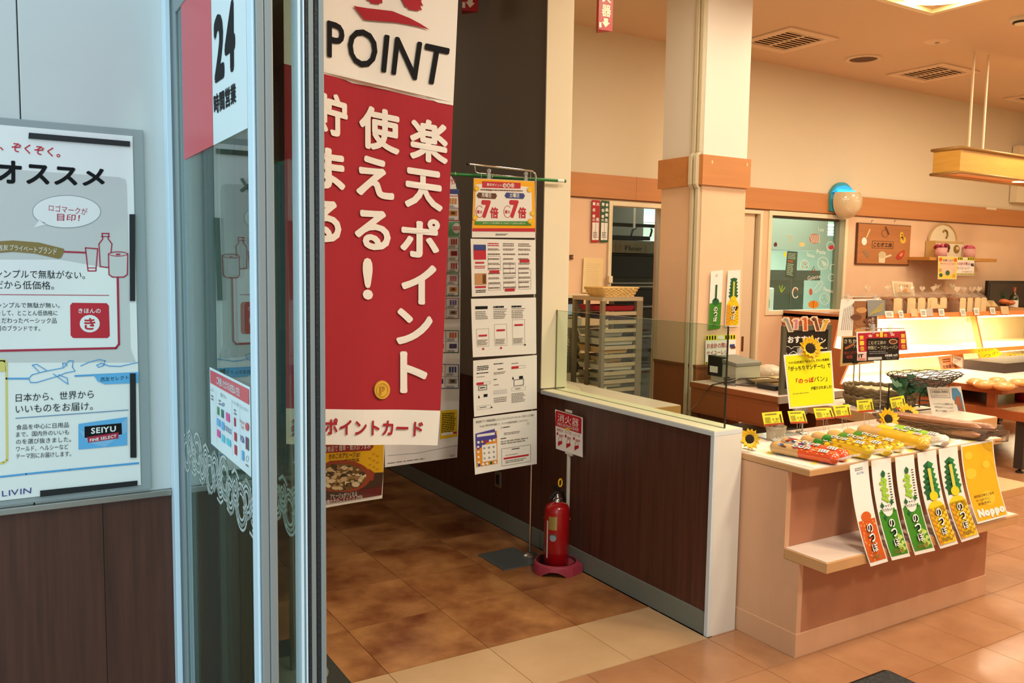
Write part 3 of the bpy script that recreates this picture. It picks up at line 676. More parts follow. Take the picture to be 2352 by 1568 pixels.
# tall product flyer behind the banner
q = [(880, 402), (1043, 405), (1050, 1050), (884, 1073)]
pr = hang('', '', [(880, 396), (1030, 402), (1030, 404), (880, 398)], 4.2)
pr = Print(lambda x, y: PY(x, y, 4.2), (0, -1, 0), .0011)
edge = [(1036, 404), (1046, 420), (1052, 450), (1056, 520), (1058, 640), (1056, 860), (1054, 960), (1050, 1050)]
pts = [(880, 398)]+edge+[(884, 1073)]
pr.poly(pts, paper, 0); pr.mb.add([PY(x, y, 4.2)+V((0, .0015, 0)) for x, y in pts], [tuple(range(len(pts)))], paper)
gframe = mat('catalogue_green', (96, 170, 130), .5)
pr.quad([(990, 434), (1054, 434), (1055, 446), (990, 444)], navy, 1); pr.text('市', [(1030, 410), (1046, 410), (1047, 424), (1030, 423)], redp, 1)
def cellgrid(x0, y0, x1, y1, nr, fm, kinds, nc=3):
    pr.frame([(x0, y0), (x1, y0+1), (x1, y1-1), (x0, y1)], fm, 2, 1.5)
    for r in range(nr):
        for c_ in range(nc):
            a = x0+(x1-x0)*c_/nc; b_ = x0+(x1-x0)*(c_+1)/nc; t_ = y0+(y1-y0)*r/nr; u_ = y0+(y1-y0)*(r+1)/nr
            pr.line([(b_, t_), (b_, u_)], .8, grey_ink, 2); pr.line([(a, u_), (b_, u_)], .8, grey_ink, 2)
            m_ = kinds[(r*nc+c_) % len(kinds)]; hh = u_-t_; ww = b_-a
            if r % 2 == 0:
                for k in range(3): pr.quad(R(a+ww*(.3+.2*k), t_+hh*.2, a+ww*(.42+.2*k), t_+hh*.68), m_, 3)
            else: pr.quad(R(a+ww*.28, t_+hh*.2, a+ww*.85, t_+hh*.6), m_, 3); pr.quad(R(a+ww*.4, t_+hh*.28, a+ww*.7, t_+hh*.5), brown, 4)
            pr.fake(R(a+ww*.1, t_+hh*.74, a+ww*.7, t_+hh*.94), 2, grey_ink, 3)
K1 = [mat('packet_dark', (70, 62, 56), .5), mat('packet_grey', (150, 146, 136), .5), mat('packet_amber', (214, 142, 60), .5)]
cellgrid(960, 449, 1054, 507, 2, redp, K1)
pr.quad([(975, 509), (1055, 509), (1055, 542), (975, 542)], gframe, 1); pr.ell(1048, 524, 9, 12, paper, 2); pr.text('100', [(1041, 519), (1056, 519), (1056, 529), (1041, 529)], redp, 3, .02)
cellgrid(975, 543, 1054, 626, 3, gframe, [K1[2], K1[0], redp])
cellgrid(970, 628, 1053, 680, 2, dgreen, [mat('packet_pink', (200, 90, 110), .5), K1[2]])
cellgrid(968, 684, 1053, 732, 2, mat('mauve_frame', (190, 120, 130), .5), [mat('packet_violet', (110, 90, 170), .5), K1[1]])
cellgrid(965, 758, 1053, 810, 2, dgreen, [orange, navy])
cellgrid(960, 836, 1053, 892, 2, mat('blue_frame', (80, 90, 150), .5), [navy, K1[1]])
pr.quad([(1012, 943), (1050, 940), (1050, 1002), (1010, 1008)], yellow, 2); pr.fake([(1015, 948), (1048, 946), (1047, 990), (1013, 994)], 11, ink, 3)
pr.quad([(1013, 994), (1047, 990), (1047, 996), (1013, 1000)], paper, 3); pr.quad([(1040, 991), (1048, 990), (1048, 995), (1040, 996)], redp, 4)
pr.line([(890, 1046), (960, 1040), (1050, 1022)], .8, grey_ink, 1); pr.fake([(890, 1062), (980, 1050), (980, 1054), (890, 1066)], 1, grey_ink, 1); pr.fake([(1033, 1044), (1046, 1043), (1046, 1048), (1033, 1049)], 2, grey_ink, 1)
for x_ in (1.80, 2.05): pr.mb.tube([(x_, 4.201, 2.08), (x_, 4.201, H)], .0012, steel, 4)
t = tag(pr.mb.build('product_flyer', None, (2.0, 4.2, .5)), 'tall white product catalogue flyer hanging half hidden behind the red banner', 'poster')
# mushroom poster
pr = hang('', '', [(700, 1010), (884, 1010), (878, 1144), (700, 1170)], 3.5, bend=.03)
pr.quad([(700, 1014), (881, 1014), (880, 1090), (700, 1100)], mat('poster_yellow', (232, 184, 14), .4), 1); pr.quad([(700, 1092), (880, 1084), (876, 1136), (700, 1160)], mat('poster_dark_brown', (62, 40, 26), .4), 2)
pr.quad([(800, 1128), (877, 1116), (876, 1136), (700, 1160), (700, 1142)][:4], mat('poster_maroon', (96, 24, 26), .4), 3)
pr.poly([(700, 1024), (855, 1017), (858, 1025), (850, 1034), (700, 1042)], mat('ribbon_red', (150, 36, 30), .5), 2)
pr.text('冷凍食品で 簡単・贅沢おつまみ', [(735, 1025), (850, 1016), (850, 1030), (735, 1038)], paper, 4)
pr.text('きのこのアヒージョ!', [(755, 1042), (827, 1036), (826, 1049), (755, 1054)], brown, 3, .02)
pr.fake([(755, 1057), (826, 1051), (826, 1059), (755, 1065)], 2, brown, 3)
tc = mat('terracotta_dish', (150, 62, 34), .4)
pr.ell(784, 1093, 67, 37, tc, 4, 36); pr.poly([(846, 1075), (860, 1085), (856, 1102), (842, 1104)], tc, 4); pr.ell(782, 1094, 57, 31, mat('broth', (112, 86, 44), .3), 5, 36)
random.seed(5)
for k in range(90):
    a, r_ = random.random()*6.28, random.random()**.5; x, y = 782+52*r_*cos(a), 1094+27*r_*sin(a); s_ = 4.5+random.random()*7
    pr.poly([(x+s_*cos(j*1.05+a)*(.6+.6*random.random()), y+s_*.6*sin(j*1.05+a)*(.6+.6*random.random())) for j in range(6)], random.choice([mat('mush_pale', (206, 186, 140), .5), mat('mush_tan', (158, 128, 82), .5), mat('mush_dark', (70, 54, 34), .5), mat('mush_cream', (222, 208, 172), .5)]), 6+k % 4)
for k in range(9): pr.ell(858+10*sin(k*2.1), 1042+5*k, 3.5, 2.2, mat('mustard_dot', (200, 150, 30), .5), 2, 8)
pr.text('アヒージョがつくれる', [(755, 1132), (818, 1126), (817, 1137), (755, 1143)], paper, 9)
pr.text('8種のきのこミックス 240g', [(742, 1146), (831, 1133), (830, 1143), (742, 1157)], paper, 9)
for x_ in (1.15, 1.40): pr.mb.tube([(x_, 3.502, .82), (x_, 3.502, H)], .0012, steel, 4)
tag(pr.mb.build('mushroom_poster', None, (1.3, 3.5, .55)), 'yellow mushroom dish poster hanging below the red banner', 'poster')

# notice stand with five laminated sheets
ns = thing('notice_stand', 'chrome notice stand on flat grey base plate holding hanging sheets', 'notice stand', (2.497, 3.843, 0))
MB().prism([PZ(1097, 1275, .0), PZ(1158, 1311, .0), PZ(1242, 1293, .0), PZ(1180, 1258, .0)], (0, 0, .006), mat('grey_steel_plate', (104, 110, 110), .35, metal=.4)).build('base_plate', ns, bevel=.002)
MB().lathe([(.045, .006), (.04, .012), (.012, .02)], (2.497, 3.843, 0), steel, 20).build('socket', ns)
MB().cyl((2.497, 3.843, .01), (2.497, 3.843, 1.1), .0068, chrome, 10).cyl((2.497, 3.843, .1), (2.497, 3.843, .6), .0072, chrome, 10).cyl((2.497, 3.843, 1.1), (2.492, 3.843, 2.06), .0055, chrome, 10).build('upright', ns)
MB().tube([(2.492, 3.843, 2.05), (2.490, 3.843, 2.085), (2.47, 3.843, 2.103), (2.09, 3.843, 2.112)], .006, chrome, 10).build('arm', ns)
MB().tube([(2.46, 3.843, 2.10), (2.46, 3.843, 2.065), (2.14, 3.843, 2.07), (2.125, 3.843, 2.075), (2.12, 3.843, 2.11)], .003, chrome, 8).build('hanger_wire', ns)
MB().ball((2.08, 3.843, 2.112), .008, black, 8, 6).build('arm_cap', ns)
clearp = mat('clear_plastic', (225, 228, 225), .15, alpha=.35)
for x in (2.20, 2.425):
    c_ = thing('hanging_clip', 'clear plastic clip on the chrome arm, %s one' % ('left' if x < 2.3 else 'right'), 'clip', (x, 3.84, 2.06), 'clear clips on the notice stand arm')
    MB().ball((x, 3.835, 2.085), .012, clearp, 10, 6).build('clip_head', c_); MB().prism([(x-.012, 3.83, 2.03), (x+.012, 3.83, 2.03), (x+.006, 3.83, 2.08), (x-.006, 3.83, 2.08)], (0, .01, 0), clearp).build('clip_jaw', c_)
gp = thing('green_pole', 'thin green plastic pole spanning in front of the white jamb', 'pole', (2.6, 3.87, 2.07))
MB().tube([(1.0, 3.87, 2.045), (2.70, 3.87, 2.068)], .0085, pg, 12).build('pole', gp)
MB().tube([(2.650, 3.87, 2.0672), (2.692, 3.87, 2.068)], .0092, paper, 12).build('maker_label', gp); MB().ball((2.702, 3.87, 2.068), .0095, pg, 10, 6, (.7, 1, 1)).build('end_cap', gp)
for x in (2.02, 2.17, 2.235): MB().tube([(x, 3.87, 2.060), (x+.003, 3.87, 2.060)], .0092, paper, 12).build('joint_ring', gp)
Y3 = 3.80
# sheet 1: point day
pr = hang('', '', [(1088, 409), (1228, 416), (1229, 533), (1084, 533)], Y3, 5, bend=.0)
pr.quad([(1088, 410), (1228, 417), (1229, 524), (1085, 524)], mat('poster_amber', (240, 176, 20), .35), 1)
pr.poly([(1092, 424), (1106, 422), (1200, 428), (1220, 430), (1222, 505), (1212, 512), (1096, 512), (1090, 500)], lami, 2)
pr.quad([(1107, 416), (1195, 420), (1195, 433), (1107, 431)], redp, 3); pr.text('楽天ポイント', [(1117, 420), (1152, 423), (1152, 429), (1117, 427)], lami, 4, .02)
for k, ch in enumerate('増量日'): pr.ell(1158+k*9, 426, 4.4, 5, lami, 4, 16); pr.text(ch, R(1155+k*9, 423.5, 1161+k*9, 429), redp, 5)
pr.fake([(1103, 434), (1200, 437), (1200, 440), (1103, 437)], 1, brown, 3, fill=.9, seg=24, rag=0); pr.text('2,500', [(1116, 434), (1129, 435), (1129, 440), (1116, 438)], brown, 4)
for x0, m_, s_ in ((1094, mat('poster_brown_pill', (92, 52, 34), .4), '月曜日'), (1158, navy, '土曜日')):
    pr.poly([(x0+4, 442), (x0+44, 444), (x0+47, 450), (x0+43, 457), (x0+4, 455), (x0, 449)], m_, 3); pr.text(s_, [(x0+11, 443), (x0+33, 444), (x0+33, 454), (x0+11, 453)], lami, 4, .02)
    pr.text('7', [(x0+11, 459), (x0+33, 460), (x0+33, 501), (x0+11, 501)], redp, 3, .06); pr.text('倍', [(x0+31, 475), (x0+50, 476), (x0+50, 502), (x0+31, 501)], redp, 3, .04)
    pr.ell(x0+7, 486, 9, 14, redp, 3, 24, ring=1.2, a0=.12, a1=.88); pr.text('最大', [(x0+1, 482), (x0+13, 483), (x0+13, 491), (x0+1, 490)], redp, 4, .02)
pr.quad([(1090, 508), (1219, 508), (1219, 518), (1090, 516)], green, 4); pr.text('楽天ポイント7倍を獲得するには会員アプリの提示も必要です!', [(1108, 510), (1205, 511), (1205, 515), (1108, 514)], lami, 5)
for x, y in ((1215, 436), (1222, 490), (1094, 433), (1090, 500), (1217, 508)): pr.ell(x, y, 6, 6, gold, 5, 16); pr.ell(x, y, 4, 4, yellow, 6, 14)
pr.quad([(1085, 524), (1229, 524), (1229, 532), (1085, 531)], redp, 2)
tag(pr.mb.build('point_day_sheet', None, (2.28, Y3, 1.78)), 'yellow sheet with two red 7 figures, topmost on the notice stand', 'notice', 'sheets hanging on the notice stand')
pr = hang('', '', [(1084, 533), (1229, 533), (1229, 546), (1084, 545)], Y3, 3, bend=0); pr.fake([(1138, 536), (1167, 536), (1167, 541), (1138, 541)], 2, ink, 1)
tag(pr.mb.build('blank_strip', None, (2.28, Y3, 1.74)), 'narrow white paper strip directly under the yellow point day sheet', 'notice', 'sheets hanging on the notice stand')
# sheet 2
def doc(q, fn, lab, bend):
    pr = hang('', '', q, Y3, 6, bend=bend); fn(pr, q)
    p_ = PY(q[3][0], q[3][1], Y3)
    tag(pr.mb.build('notice_sheet', None, (p_.x, Y3, p_.z)), lab, 'notice', 'sheets hanging on the notice stand')
def sub_(q): return lambda u0, v0, u1, v1: [bil(q, u0, v0), bil(q, u1, v0), bil(q, u1, v1), bil(q, u0, v1)]
def f2(pr, q):
    s_ = sub_(q); g_ = mat('faint_print', (120, 104, 96), .6)
    pr.quad(s_(.04, .1, .23, .2), navy, 2); pr.quad(s_(.04, .19, .23, .36), redp, 2); pr.quad(s_(.06, .4, .2, .43), redp, 2); pr.fake(s_(.05, .46, .22, .52), 2, redp, 2)
    pr.quad(s_(.05, .6, .23, .8), mat('photo_tan', (190, 140, 84), .5), 2); pr.quad(s_(.17, .62, .22, .78), brown, 3); pr.quad(s_(.05, .82, .22, .855), redp, 2); pr.fake(s_(.06, .88, .22, .94), 2, ink, 2)
    for c_ in range(3):
        u = .26+c_*.235
        pr.fake(s_(u, .06, u+.2, .13), 2, redp if c_ == 0 else g_, 2, fill=.5)
        for k in range(9): pr.fake(s_(u, .16+.085*k, u+.19, .2+.085*k), 1 if k % 3 else 2, g_, 2, fill=.6)
        pr.frame(s_(u, .3+.12*c_, u+.19, .55+.1*c_), g_, 2, .5)
        pr.quad(s_(u+.02, (.55, .88, .36)[c_], u+.17, (.60, .93, .41)[c_]), redp, 3); pr.frame(s_(u, .8-.05*c_, u+.19, .9), g_, 2, .5)
    pr.line([bil(q, .6, .4), bil(q, .6, .62)], .5, g_, 2)
doc([(1081, 548), (1230, 551), (1231, 675), (1084, 681)], f2, 'densely printed white instruction sheet with a red and navy block, second from top', .0)
def f3(pr, q):
    s_ = sub_(q); g_ = mat('faint_print2', (140, 134, 124), .6)
    pr.quad(s_(.06, .13, .25, .18), ink, 2)
    for c_ in range(3):
        u = .06+c_*.28
        if c_: pr.fake(s_(u, .13, u+.19, .17), 1, ink, 2, fill=.8); pr.line([bil(q, u, .19), bil(q, u+.21, .19)], .8, ink, 2)
        pr.fake(s_(u, .21, u+.2, .36), 5, g_, 2); pr.frame(s_(u+.01, .52-.07*c_, u+.2, .82), g_, 2, .5); pr.quad(s_(u+.04, .62-.08*c_, u+.17, .65-.08*c_), redp, 3)
        pr.fake(s_(u+.02, .70, u+.18, .80), 4, g_, 3)
        if c_ < 2: pr.quad(s_(u+.09, .85, u+.12, .88), redp, 3)
    pr.poly([bil(q, .8, .84), bil(q, .82, .81), bil(q, .84, .84)], ink, 3)
doc([(1082, 686), (1231, 683), (1232, 812), (1085, 820)], f3, 'white sheet with three columns of faint print, middle of the notice stand', .006)
def f4(pr, q):
    s_ = sub_(q); g_ = mat('faint_print2', (140, 134, 124), .6)
    pr.fake(s_(.06, .1, .26, .19), 3, ink, 2); pr.fake(s_(.05, .22, .28, .25), 1, ink, 2); pr.fake(s_(.05, .29, .18, .31), 1, g_, 2)
    pr.fake(s_(.32, .08, .5, .11), 1, ink, 2); pr.fake(s_(.38, .18, .47, .21), 1, ink, 2); pr.fake(s_(.32, .24, .53, .29), 2, g_, 2); pr.quad(s_(.32, .57, .53, .64), mat('pale_grey_print', (206, 206, 202), .6), 2); pr.fake(s_(.32, .7, .54, .8), 3, g_, 2); pr.fake(s_(.32, .36, .38, .39), 1, ink, 2); pr.fake(s_(.32, .46, .4, .49), 1, g_, 2)
    pr.fake(s_(.6, .1, .73, .13), 1, g_, 2); pr.fake(s_(.6, .66, .82, .84), 7, g_, 2)
    for u, v in ((.05, .4), (.6, .17)):
        pr.quad(s_(u, v, u+.11, v+.045), redp, 2); pr.frame(s_(u+.11, v, u+.22, v+.045), g_, 2, .4)
    pr.frame(s_(.08, .46, .21, .54), ink, 2, 1); pr.fake(s_(.1, .48, .19, .52), 1, ink, 2); pr.frame(s_(.64, .42, .79, .53), ink, 2, 1)
    for u, v in ((.16, .62), (.72, .36)): pr.quad(s_(u, v, u+.06, v+.05), ink, 2)
    for u, v in ((.07, .62), (.61, .35)): pr.poly([bil(q, u, v+.06), bil(q, u+.012, v), bil(q, u+.03, v+.06)], ink, 2)
    pr.frame(s_(.05, .82, .27, .88), g_, 2, .4); pr.frame(s_(.6, .56, .82, .62), g_, 2, .4); pr.fake(s_(.09, .84, .2, .86), 1, ink, 2); pr.fake(s_(.66, .58, .76, .6), 1, ink, 2)
    pr.poly([bil(q, .26, .88), bil(q, .28, .85), bil(q, .30, .88)], ink, 3)
doc([(1087, 828), (1233, 815), (1233, 938), (1086, 956)], f4, 'white sheet with small boxed icons, fourth down on the notice stand', .014)
def f5(pr, q):
    s_ = sub_(q); g_ = mat('faint_print2', (140, 134, 124), .6)
    pr.text('楽天証券アプリで新規会員登録しようとしてもシステムエラーのメッセージが出てしまう時は', s_(.04, .055, .95, .1), ink, 2, .0, 2)
    pr.text('Googleで楽天市場を検索して、そこから新規会員登録してみて下さい!', s_(.1, .14, .86, .185), ink, 2, .0, 2)
    pr.quad(s_(.03, .28, .37, .87), mat('screen_orange', (222, 146, 50), .4), 2); pr.poly([bil(q, .03, .28), bil(q, .33, .24), bil(q, .37, .40), bil(q, .2, .47), bil(q, .03, .6)], mat('screen_violet', (76, 70, 150), .4), 3)
    pr.quad(s_(.05, .30, .33, .345), lami, 4)
    for k in range(5): pr.ell(*bil(q, .07+.062*k, .44), 3, 3, (lami, gold, redp, lami, lami)[k], 4, 12)
    pr.quad(s_(.125, .5, .355, .80), lami, 4)
    for k in range(9): pr.ell(*bil(q, .16+.075*(k % 3), .56+.09*(k//3)), 2.2, 2.2, ink, 5, 10, ring=.9)
    for k in range(4): pr.ell(*bil(q, .065, .52+.09*k), 2.6, 2.6, lami, 4, 10)
    for k in range(5): pr.ell(*bil(q, .07+.065*k, .84), 3, 3, (navy, lami, lami, dgreen, lami)[k], 4, 12)
    pr.fake(s_(.47, .22, .58, .25), 1, ink, 2); pr.ell(*bil(q, .445, .235), 2, 2, g_, 2, 10, ring=.6); pr.ell(*bil(q, .86, .22), 2.5, 2.5, g_, 2, 10, ring=.6)
    pr.fake(s_(.48, .33, .74, .38), 2, g_, 2); pr.fake(s_(.43, .42, .53, .45), 1, ink, 2); pr.fake(s_(.43, .47, .9, .55), 2, g_, 2)
    pr.frame(s_(.44, .62, .9, .93), g_, 2, .7); pr.fake(s_(.6, .64, .74, .67), 1, ink, 2); pr.quad(s_(.47, .79, .87, .82), redp, 2); pr.fake(s_(.5, .74, .7, .76), 1, g_, 2); pr.fake(s_(.5, .84, .84, .90), 2, g_, 2)
doc([(1087, 960), (1233, 942), (1233, 1065), (1087, 1088)], f5, 'white sheet with an orange and violet phone screen, lowest on the notice stand', .02)

# fire extinguisher with its sign
ft = thing('extinguisher_tray', 'worn pink plastic tray carrying the fire extinguisher', 'tray', (2.51, 3.60, 0))
pk = mat('worn_pink_plastic', (168, 58, 76), .45, var=.12, vscale=12); b = MB()
n = 36; cxx, cyy = 2.495, 3.585
out = []; 
for i in range(n):
    a = 2*pi*i/n; r_ = .122; x, y = cxx+r_*cos(a), cyy+r_*sin(a)
    out.append((x, y))
ring = [(1.0, 0), (.97, .05), (.90, .060), (.86, .058), (.80, .02)]
vs = []
for s_, z in ring: vs += [(cxx+(x-cxx)*s_, cyy+(y-cyy)*s_, z+(.0 if z else 0)) for x, y in out]
fs = []
for k in range(len(ring)-1):
    for i in range(n):
        if k == 0 and i in (20, 21, 22, 23, 24, 25): 
            continue
        fs.append((k*n+i, k*n+(i+1) % n, (k+1)*n+(i+1) % n, (k+1)*n+i))
fs.append(tuple((len(ring)-1)*n+i for i in range(n)))
b.add(vs, fs, pk, True)
# arched cut-out in the skirt
k0 = 20; m0 = [(cxx+(out[i % n][0]-cxx)*.985, cyy+(out[i % n][1]-cyy)*.985) for i in range(k0, k0+7)]
b.add([(out[k0+j][0]*1, out[k0+j][1]*1, .006+.026*sin(pi*j/6)) for j in range(7)]+[(cxx+(out[k0+j][0]-cxx)*.97, cyy+(out[k0+j][1]-cyy)*.97, .05) for j in range(7)], [(j, j+1, 8+j, 7+j) for j in range(6)], pk, True)
b.prism([(cxx+.03, cyy-.118, 0), (cxx+.105, cyy-.095, 0), (2.603, 3.50, 0), (2.606, 3.60, 0), (cxx+.03, cyy+.11, 0)], (0, 0, .046), pk)
b.build('tray_body', ft)
MB().lathe([(.108, .0585), (.100, .059), (.096, .022), (.001, .020)], (cxx, cyy, 0), mat('tray_well', (70, 26, 30), .6), 32).build('well', ft)
fe = thing('fire_extinguisher', 'red fire extinguisher with black lever and yellow pin ring', 'fire extinguisher', (cxx, cyy, .021))
er = mat('extinguisher_red', (168, 12, 20), .25, coat=.6); z0 = .022
MB().lathe([(.001, z0), (.060, z0), (.066, z0+.006), (.066, z0+.30), (.064, z0+.318), (.055, z0+.334), (.035, z0+.346), (.022, z0+.352)], (cxx, cyy, 0), er, 36).build('cylinder', fe)
MB().lathe([(.024, z0+.346), (.025, z0+.366), (.020, z0+.37), (.013, z0+.372), (.012, z0+.40), (.014, z0+.405)], (cxx, cyy, 0), chrome, 20).build('valve', fe)
zl = z0+.40
b = MB(); b.box((cxx-.010, cyy-.012, zl-.006), (cxx+.010, cyy+.012, zl+.03), black); b.prism([(cxx-.048, cyy-.006, zl+.045), (cxx+.012, cyy-.006, zl+.028), (cxx+.012, cyy-.006, zl+.016), (cxx-.03, cyy-.006, zl+.026)], (0, .012, 0), black)
b.prism([(cxx-.05, cyy-.007, zl-.03), (cxx-.042, cyy-.007, zl-.04), (cxx+.004, cyy-.007, zl+.004), (cxx, cyy-.007, zl+.016)], (0, .014, 0), black); b.build('lever', fe, bevel=.002)
MB().tube([(cxx+.008+.011*cos(a), cyy-.012, zl+.052+.02*sin(a)) for a in [2*pi*i/16 for i in range(16)]], .0042, mat('safety_yellow', (226, 186, 20), .4), 8, closed=True).build('pin_ring', fe)
MB().tube([(cxx+.01, cyy, zl+.01), (cxx+.045, cyy+.02, zl-.005), (cxx+.072, cyy+.03, zl-.06), (cxx+.074, cyy+.03, zl-.16), (cxx+.071, cyy+.03, zl-.3)], .008, black, 10).build('hose', fe)
b = MB(); a0 = radians(215)
def cyp(r_, a, z): return V((cxx+r_*cos(a), cyy+r_*sin(a), z))
def wrap(b, a1, a2, za, zb, m, r_=.0666, k=8): b.add([cyp(r_, a1+(a2-a1)*i/k, z) for z in (za, zb) for i in range(k+1)], [(i, i+1, k+2+i, k+1+i) for i in range(k)], m, True)
wrap(b, radians(196), radians(236), z0+.215, z0+.285, mat('brass_label', (176, 160, 92), .3, metal=.5)); b.build('type_plate', fe)
b = MB()
for m_, r_, e in ((mat('teal_seal', (40, 120, 116), .3), .020, 0), (mat('silver_seal', (150, 176, 188), .3, metal=.3), .017, .0005)):
    b.add([cyp(.0668+e, radians(218)+r_*cos(t_)/.0668, z0+.175+r_*sin(t_)+(-.004 if e else 0)) for t_ in [2*pi*i/18 for i in range(18)]], [tuple(range(18))], m_)
b.build('inspection_seal', fe)
wrap(b := MB(), radians(185), radians(192), z0+.06, z0+.26, paper, .0667); b.build('instruction_print', fe)
MB().tube([cyp(.0685, radians(i*20), z0+.26) for i in range(-2, 8)], .004, er, 8).build('hose_clip', fe)
es = thing('extinguisher_sign', 'red and white fire extinguisher sign plate on a thin white post', 'sign', (2.575, 3.60, 0))
MB().cyl((2.577, 3.605, .02), (2.577, 3.605, .62), .0105, mat('worn_white_post', (196, 194, 180), .5, var=.1), 12).build('post', es)
n_ = V((-.90, -.43, 0)).normalized()
o_ = V((2.577, 3.605, .70))-n_*-.014; tv = V((-n_.y, n_.x, 0)); 
def Se(x, y):
    d = ray(x, y); c = V((0, 0, EYE)); k = (o_-c).dot(n_)/d.dot(n_); return c+d*k
q = [(1275, 940), (1338, 959), (1338, 1050), (1277, 1030)]
pr = Print(Se, n_, .0007)
ppl = mat('plastic_white_sign', (226, 222, 214), .4); psr = mat('plastic_red_sign', (176, 22, 34), .4)
pr.base(q, ppl, th=.003); pr.poly([(1276.5, 945), (1279, 942.5), (1333, 958.5), (1336, 962), (1335.5, 996), (1276, 977)], psr, 2)
pr.text('消火器', [(1282, 948), (1330, 962), (1329, 981), (1281, 967)], ppl, 3, .0)
pr.text('FIRE EXTINGUISHER', [(1281, 969), (1330, 983), (1329, 991), (1281, 976)], ppl, 3, -.0)
for k in range(3):
    x = 1279+19*k; pr.text(('使用法', 'ホースを', 'レバーを')[k], [(x, 982+5.6*k), (x+15, 986+5.6*k), (x+15, 993+5.6*k), (x, 989+5.6*k)], psr, 3, .0)
    pr.poly([(x, 992+5.6*k), (x+4, 993+5.6*k), (x+3, 999+5.6*k), (x, 998+5.6*k)], psr, 3); pr.fake([(x+5, 996+5.6*k), (x+16, 999+5.6*k), (x+16, 1004+5.6*k), (x+5, 1001+5.6*k)], 2, psr, 3)
    pr.quad([(x+3, 1014+5*k), (x+12, 1012+5*k), (x+13, 1018+5*k), (x+3, 1024+5*k)], psr, 3); pr.ell(x+8, 1008+5.4*k, 4, 6, psr, 3, 14, ring=.8)
pr.quad([(1299, 982), (1309, 985), (1309, 989), (1299, 986)], yellow, 4)
pr.mb.build('sign_plate', es)
a, c_ = Se(1298, 945), Se(1313, 949); MB().prism([a, c_, c_+V((0, 0, .012)), a+V((0, 0, .012))], -n_*.006, mat('worn_white_post', (196, 194, 180), .5, var=.1)).build('top_clip', es)
a, c_ = Se(1298, 1036), Se(1314, 1041); MB().prism([a, c_, c_+V((0, 0, -.016)), a+V((0, 0, -.012))], -n_*.02, mat('worn_white_post', (196, 194, 180), .5, var=.1)).build('bottom_clip', es)
# wall outlet in the corridor
t = thing('wall_outlet', 'small metal outlet plate low on the corridor wainscot', 'outlet', (2.613, 4.40, .30))
box((2.608, 4.355, .245), (2.614, 4.43, .345), steel).build('plate', t, bevel=.002); box((2.606, 4.375, .265), (2.609, 4.41, .325), black).build('socket', t)
# hanging triangular extinguisher markers
def tri(xc, y, zb, lab, txt):
    t = thing('hanging_marker', lab, 'sign', (xc, y, zb))
    s_ = .105; A = V((xc-s_/2, y, 0)); B_ = V((xc+s_/2, y-.012, 0)); D = V((xc-.01, y+.08, 0)); ht = .36
    b = MB().prism([A+V((0, 0, zb)), B_+V((0, 0, zb)), D+V((0, 0, zb))], (0, 0, ht), psr)
    n2 = (B_-A).cross(V((0, 0, 1))).normalized()
    pr = Print(lambda u, v: A+(B_-A)*u+V((0, 0, zb+v)), n2, .0015)
    for k, ch in enumerate(txt): pr.text(ch, [(.2, .335-.088*k), (.85, .335-.088*k), (.85, .26-.088*k), (.2, .26-.088*k)], mat('marker_cream', (246, 238, 214), .5), 1, .04)
    pr.poly([(.36, .075), (.66, .075), (.66, .05), (.8, .05), (.5, .018), (.22, .05), (.36, .05)], mat('marker_cream', (246, 238, 214), .5), 1)
    pr.poly([(.03, .045), (.2, .045), (.2, .012), (.03, .012)], paper, 2)
    b.build('marker_body', t); pr.mb.build('marker_print', t)
    MB().cyl((xc, y+.02, zb+ht), (xc, y+.02, H), .003, steel, 6).build('hanging_rod', t)
tri(3.43, 4.5, 3.122, 'red triangular extinguisher marker hanging from the ceiling left of the column', '消火器')
tri(2.49, 4.6, 3.112, 'dark red triangular extinguisher marker hanging at the top by the banner', '消火器')
# ================================================================ BAKERY
# ---- front display table
dt = thing('display_table', 'pale wood island display table stacked with long packaged breads', 'display table', (3.48, 2.55, 0))
box((2.787, 2.341, .10), (2.815, 2.80, .770), tablew).build('side_panel', dt)
box((2.787, 2.262, .10), (2.815, 2.341, .400), tablew).build('lower_side_panel', dt)
box((2.815, 2.341, .447), (4.16, 2.365, .770), tabled).build('upper_front_panel', dt)
box((2.815, 2.262, .10), (4.175, 2.285, .400), tabled).build('lower_front_panel', dt)
box((4.15, 2.341, .10), (4.178, 2.80, .77), tabled).build('side_panel', dt)
box((2.783, 2.257, 0), (4.182, 2.82, .102), tablew).build('plinth', dt, bevel=.002)
MB().box((2.785, 2.228, .772), (4.19, 2.85, .797), edgew).box((2.788, 2.231, .797), (4.187, 2.847, .8005), topw).build('table_top', dt, bevel=.003)
MB().box((2.786, 2.126, .401), (4.19, 2.340, .443), edgew).box((2.793, 2.133, .443), (4.183, 2.341, .4465), topw).build('ledge_shelf', dt, bevel=.003)
MB().box((2.76, 2.80, .401), (4.19, 2.98, .445), edgew).build('rear_ledge_shelf', dt)
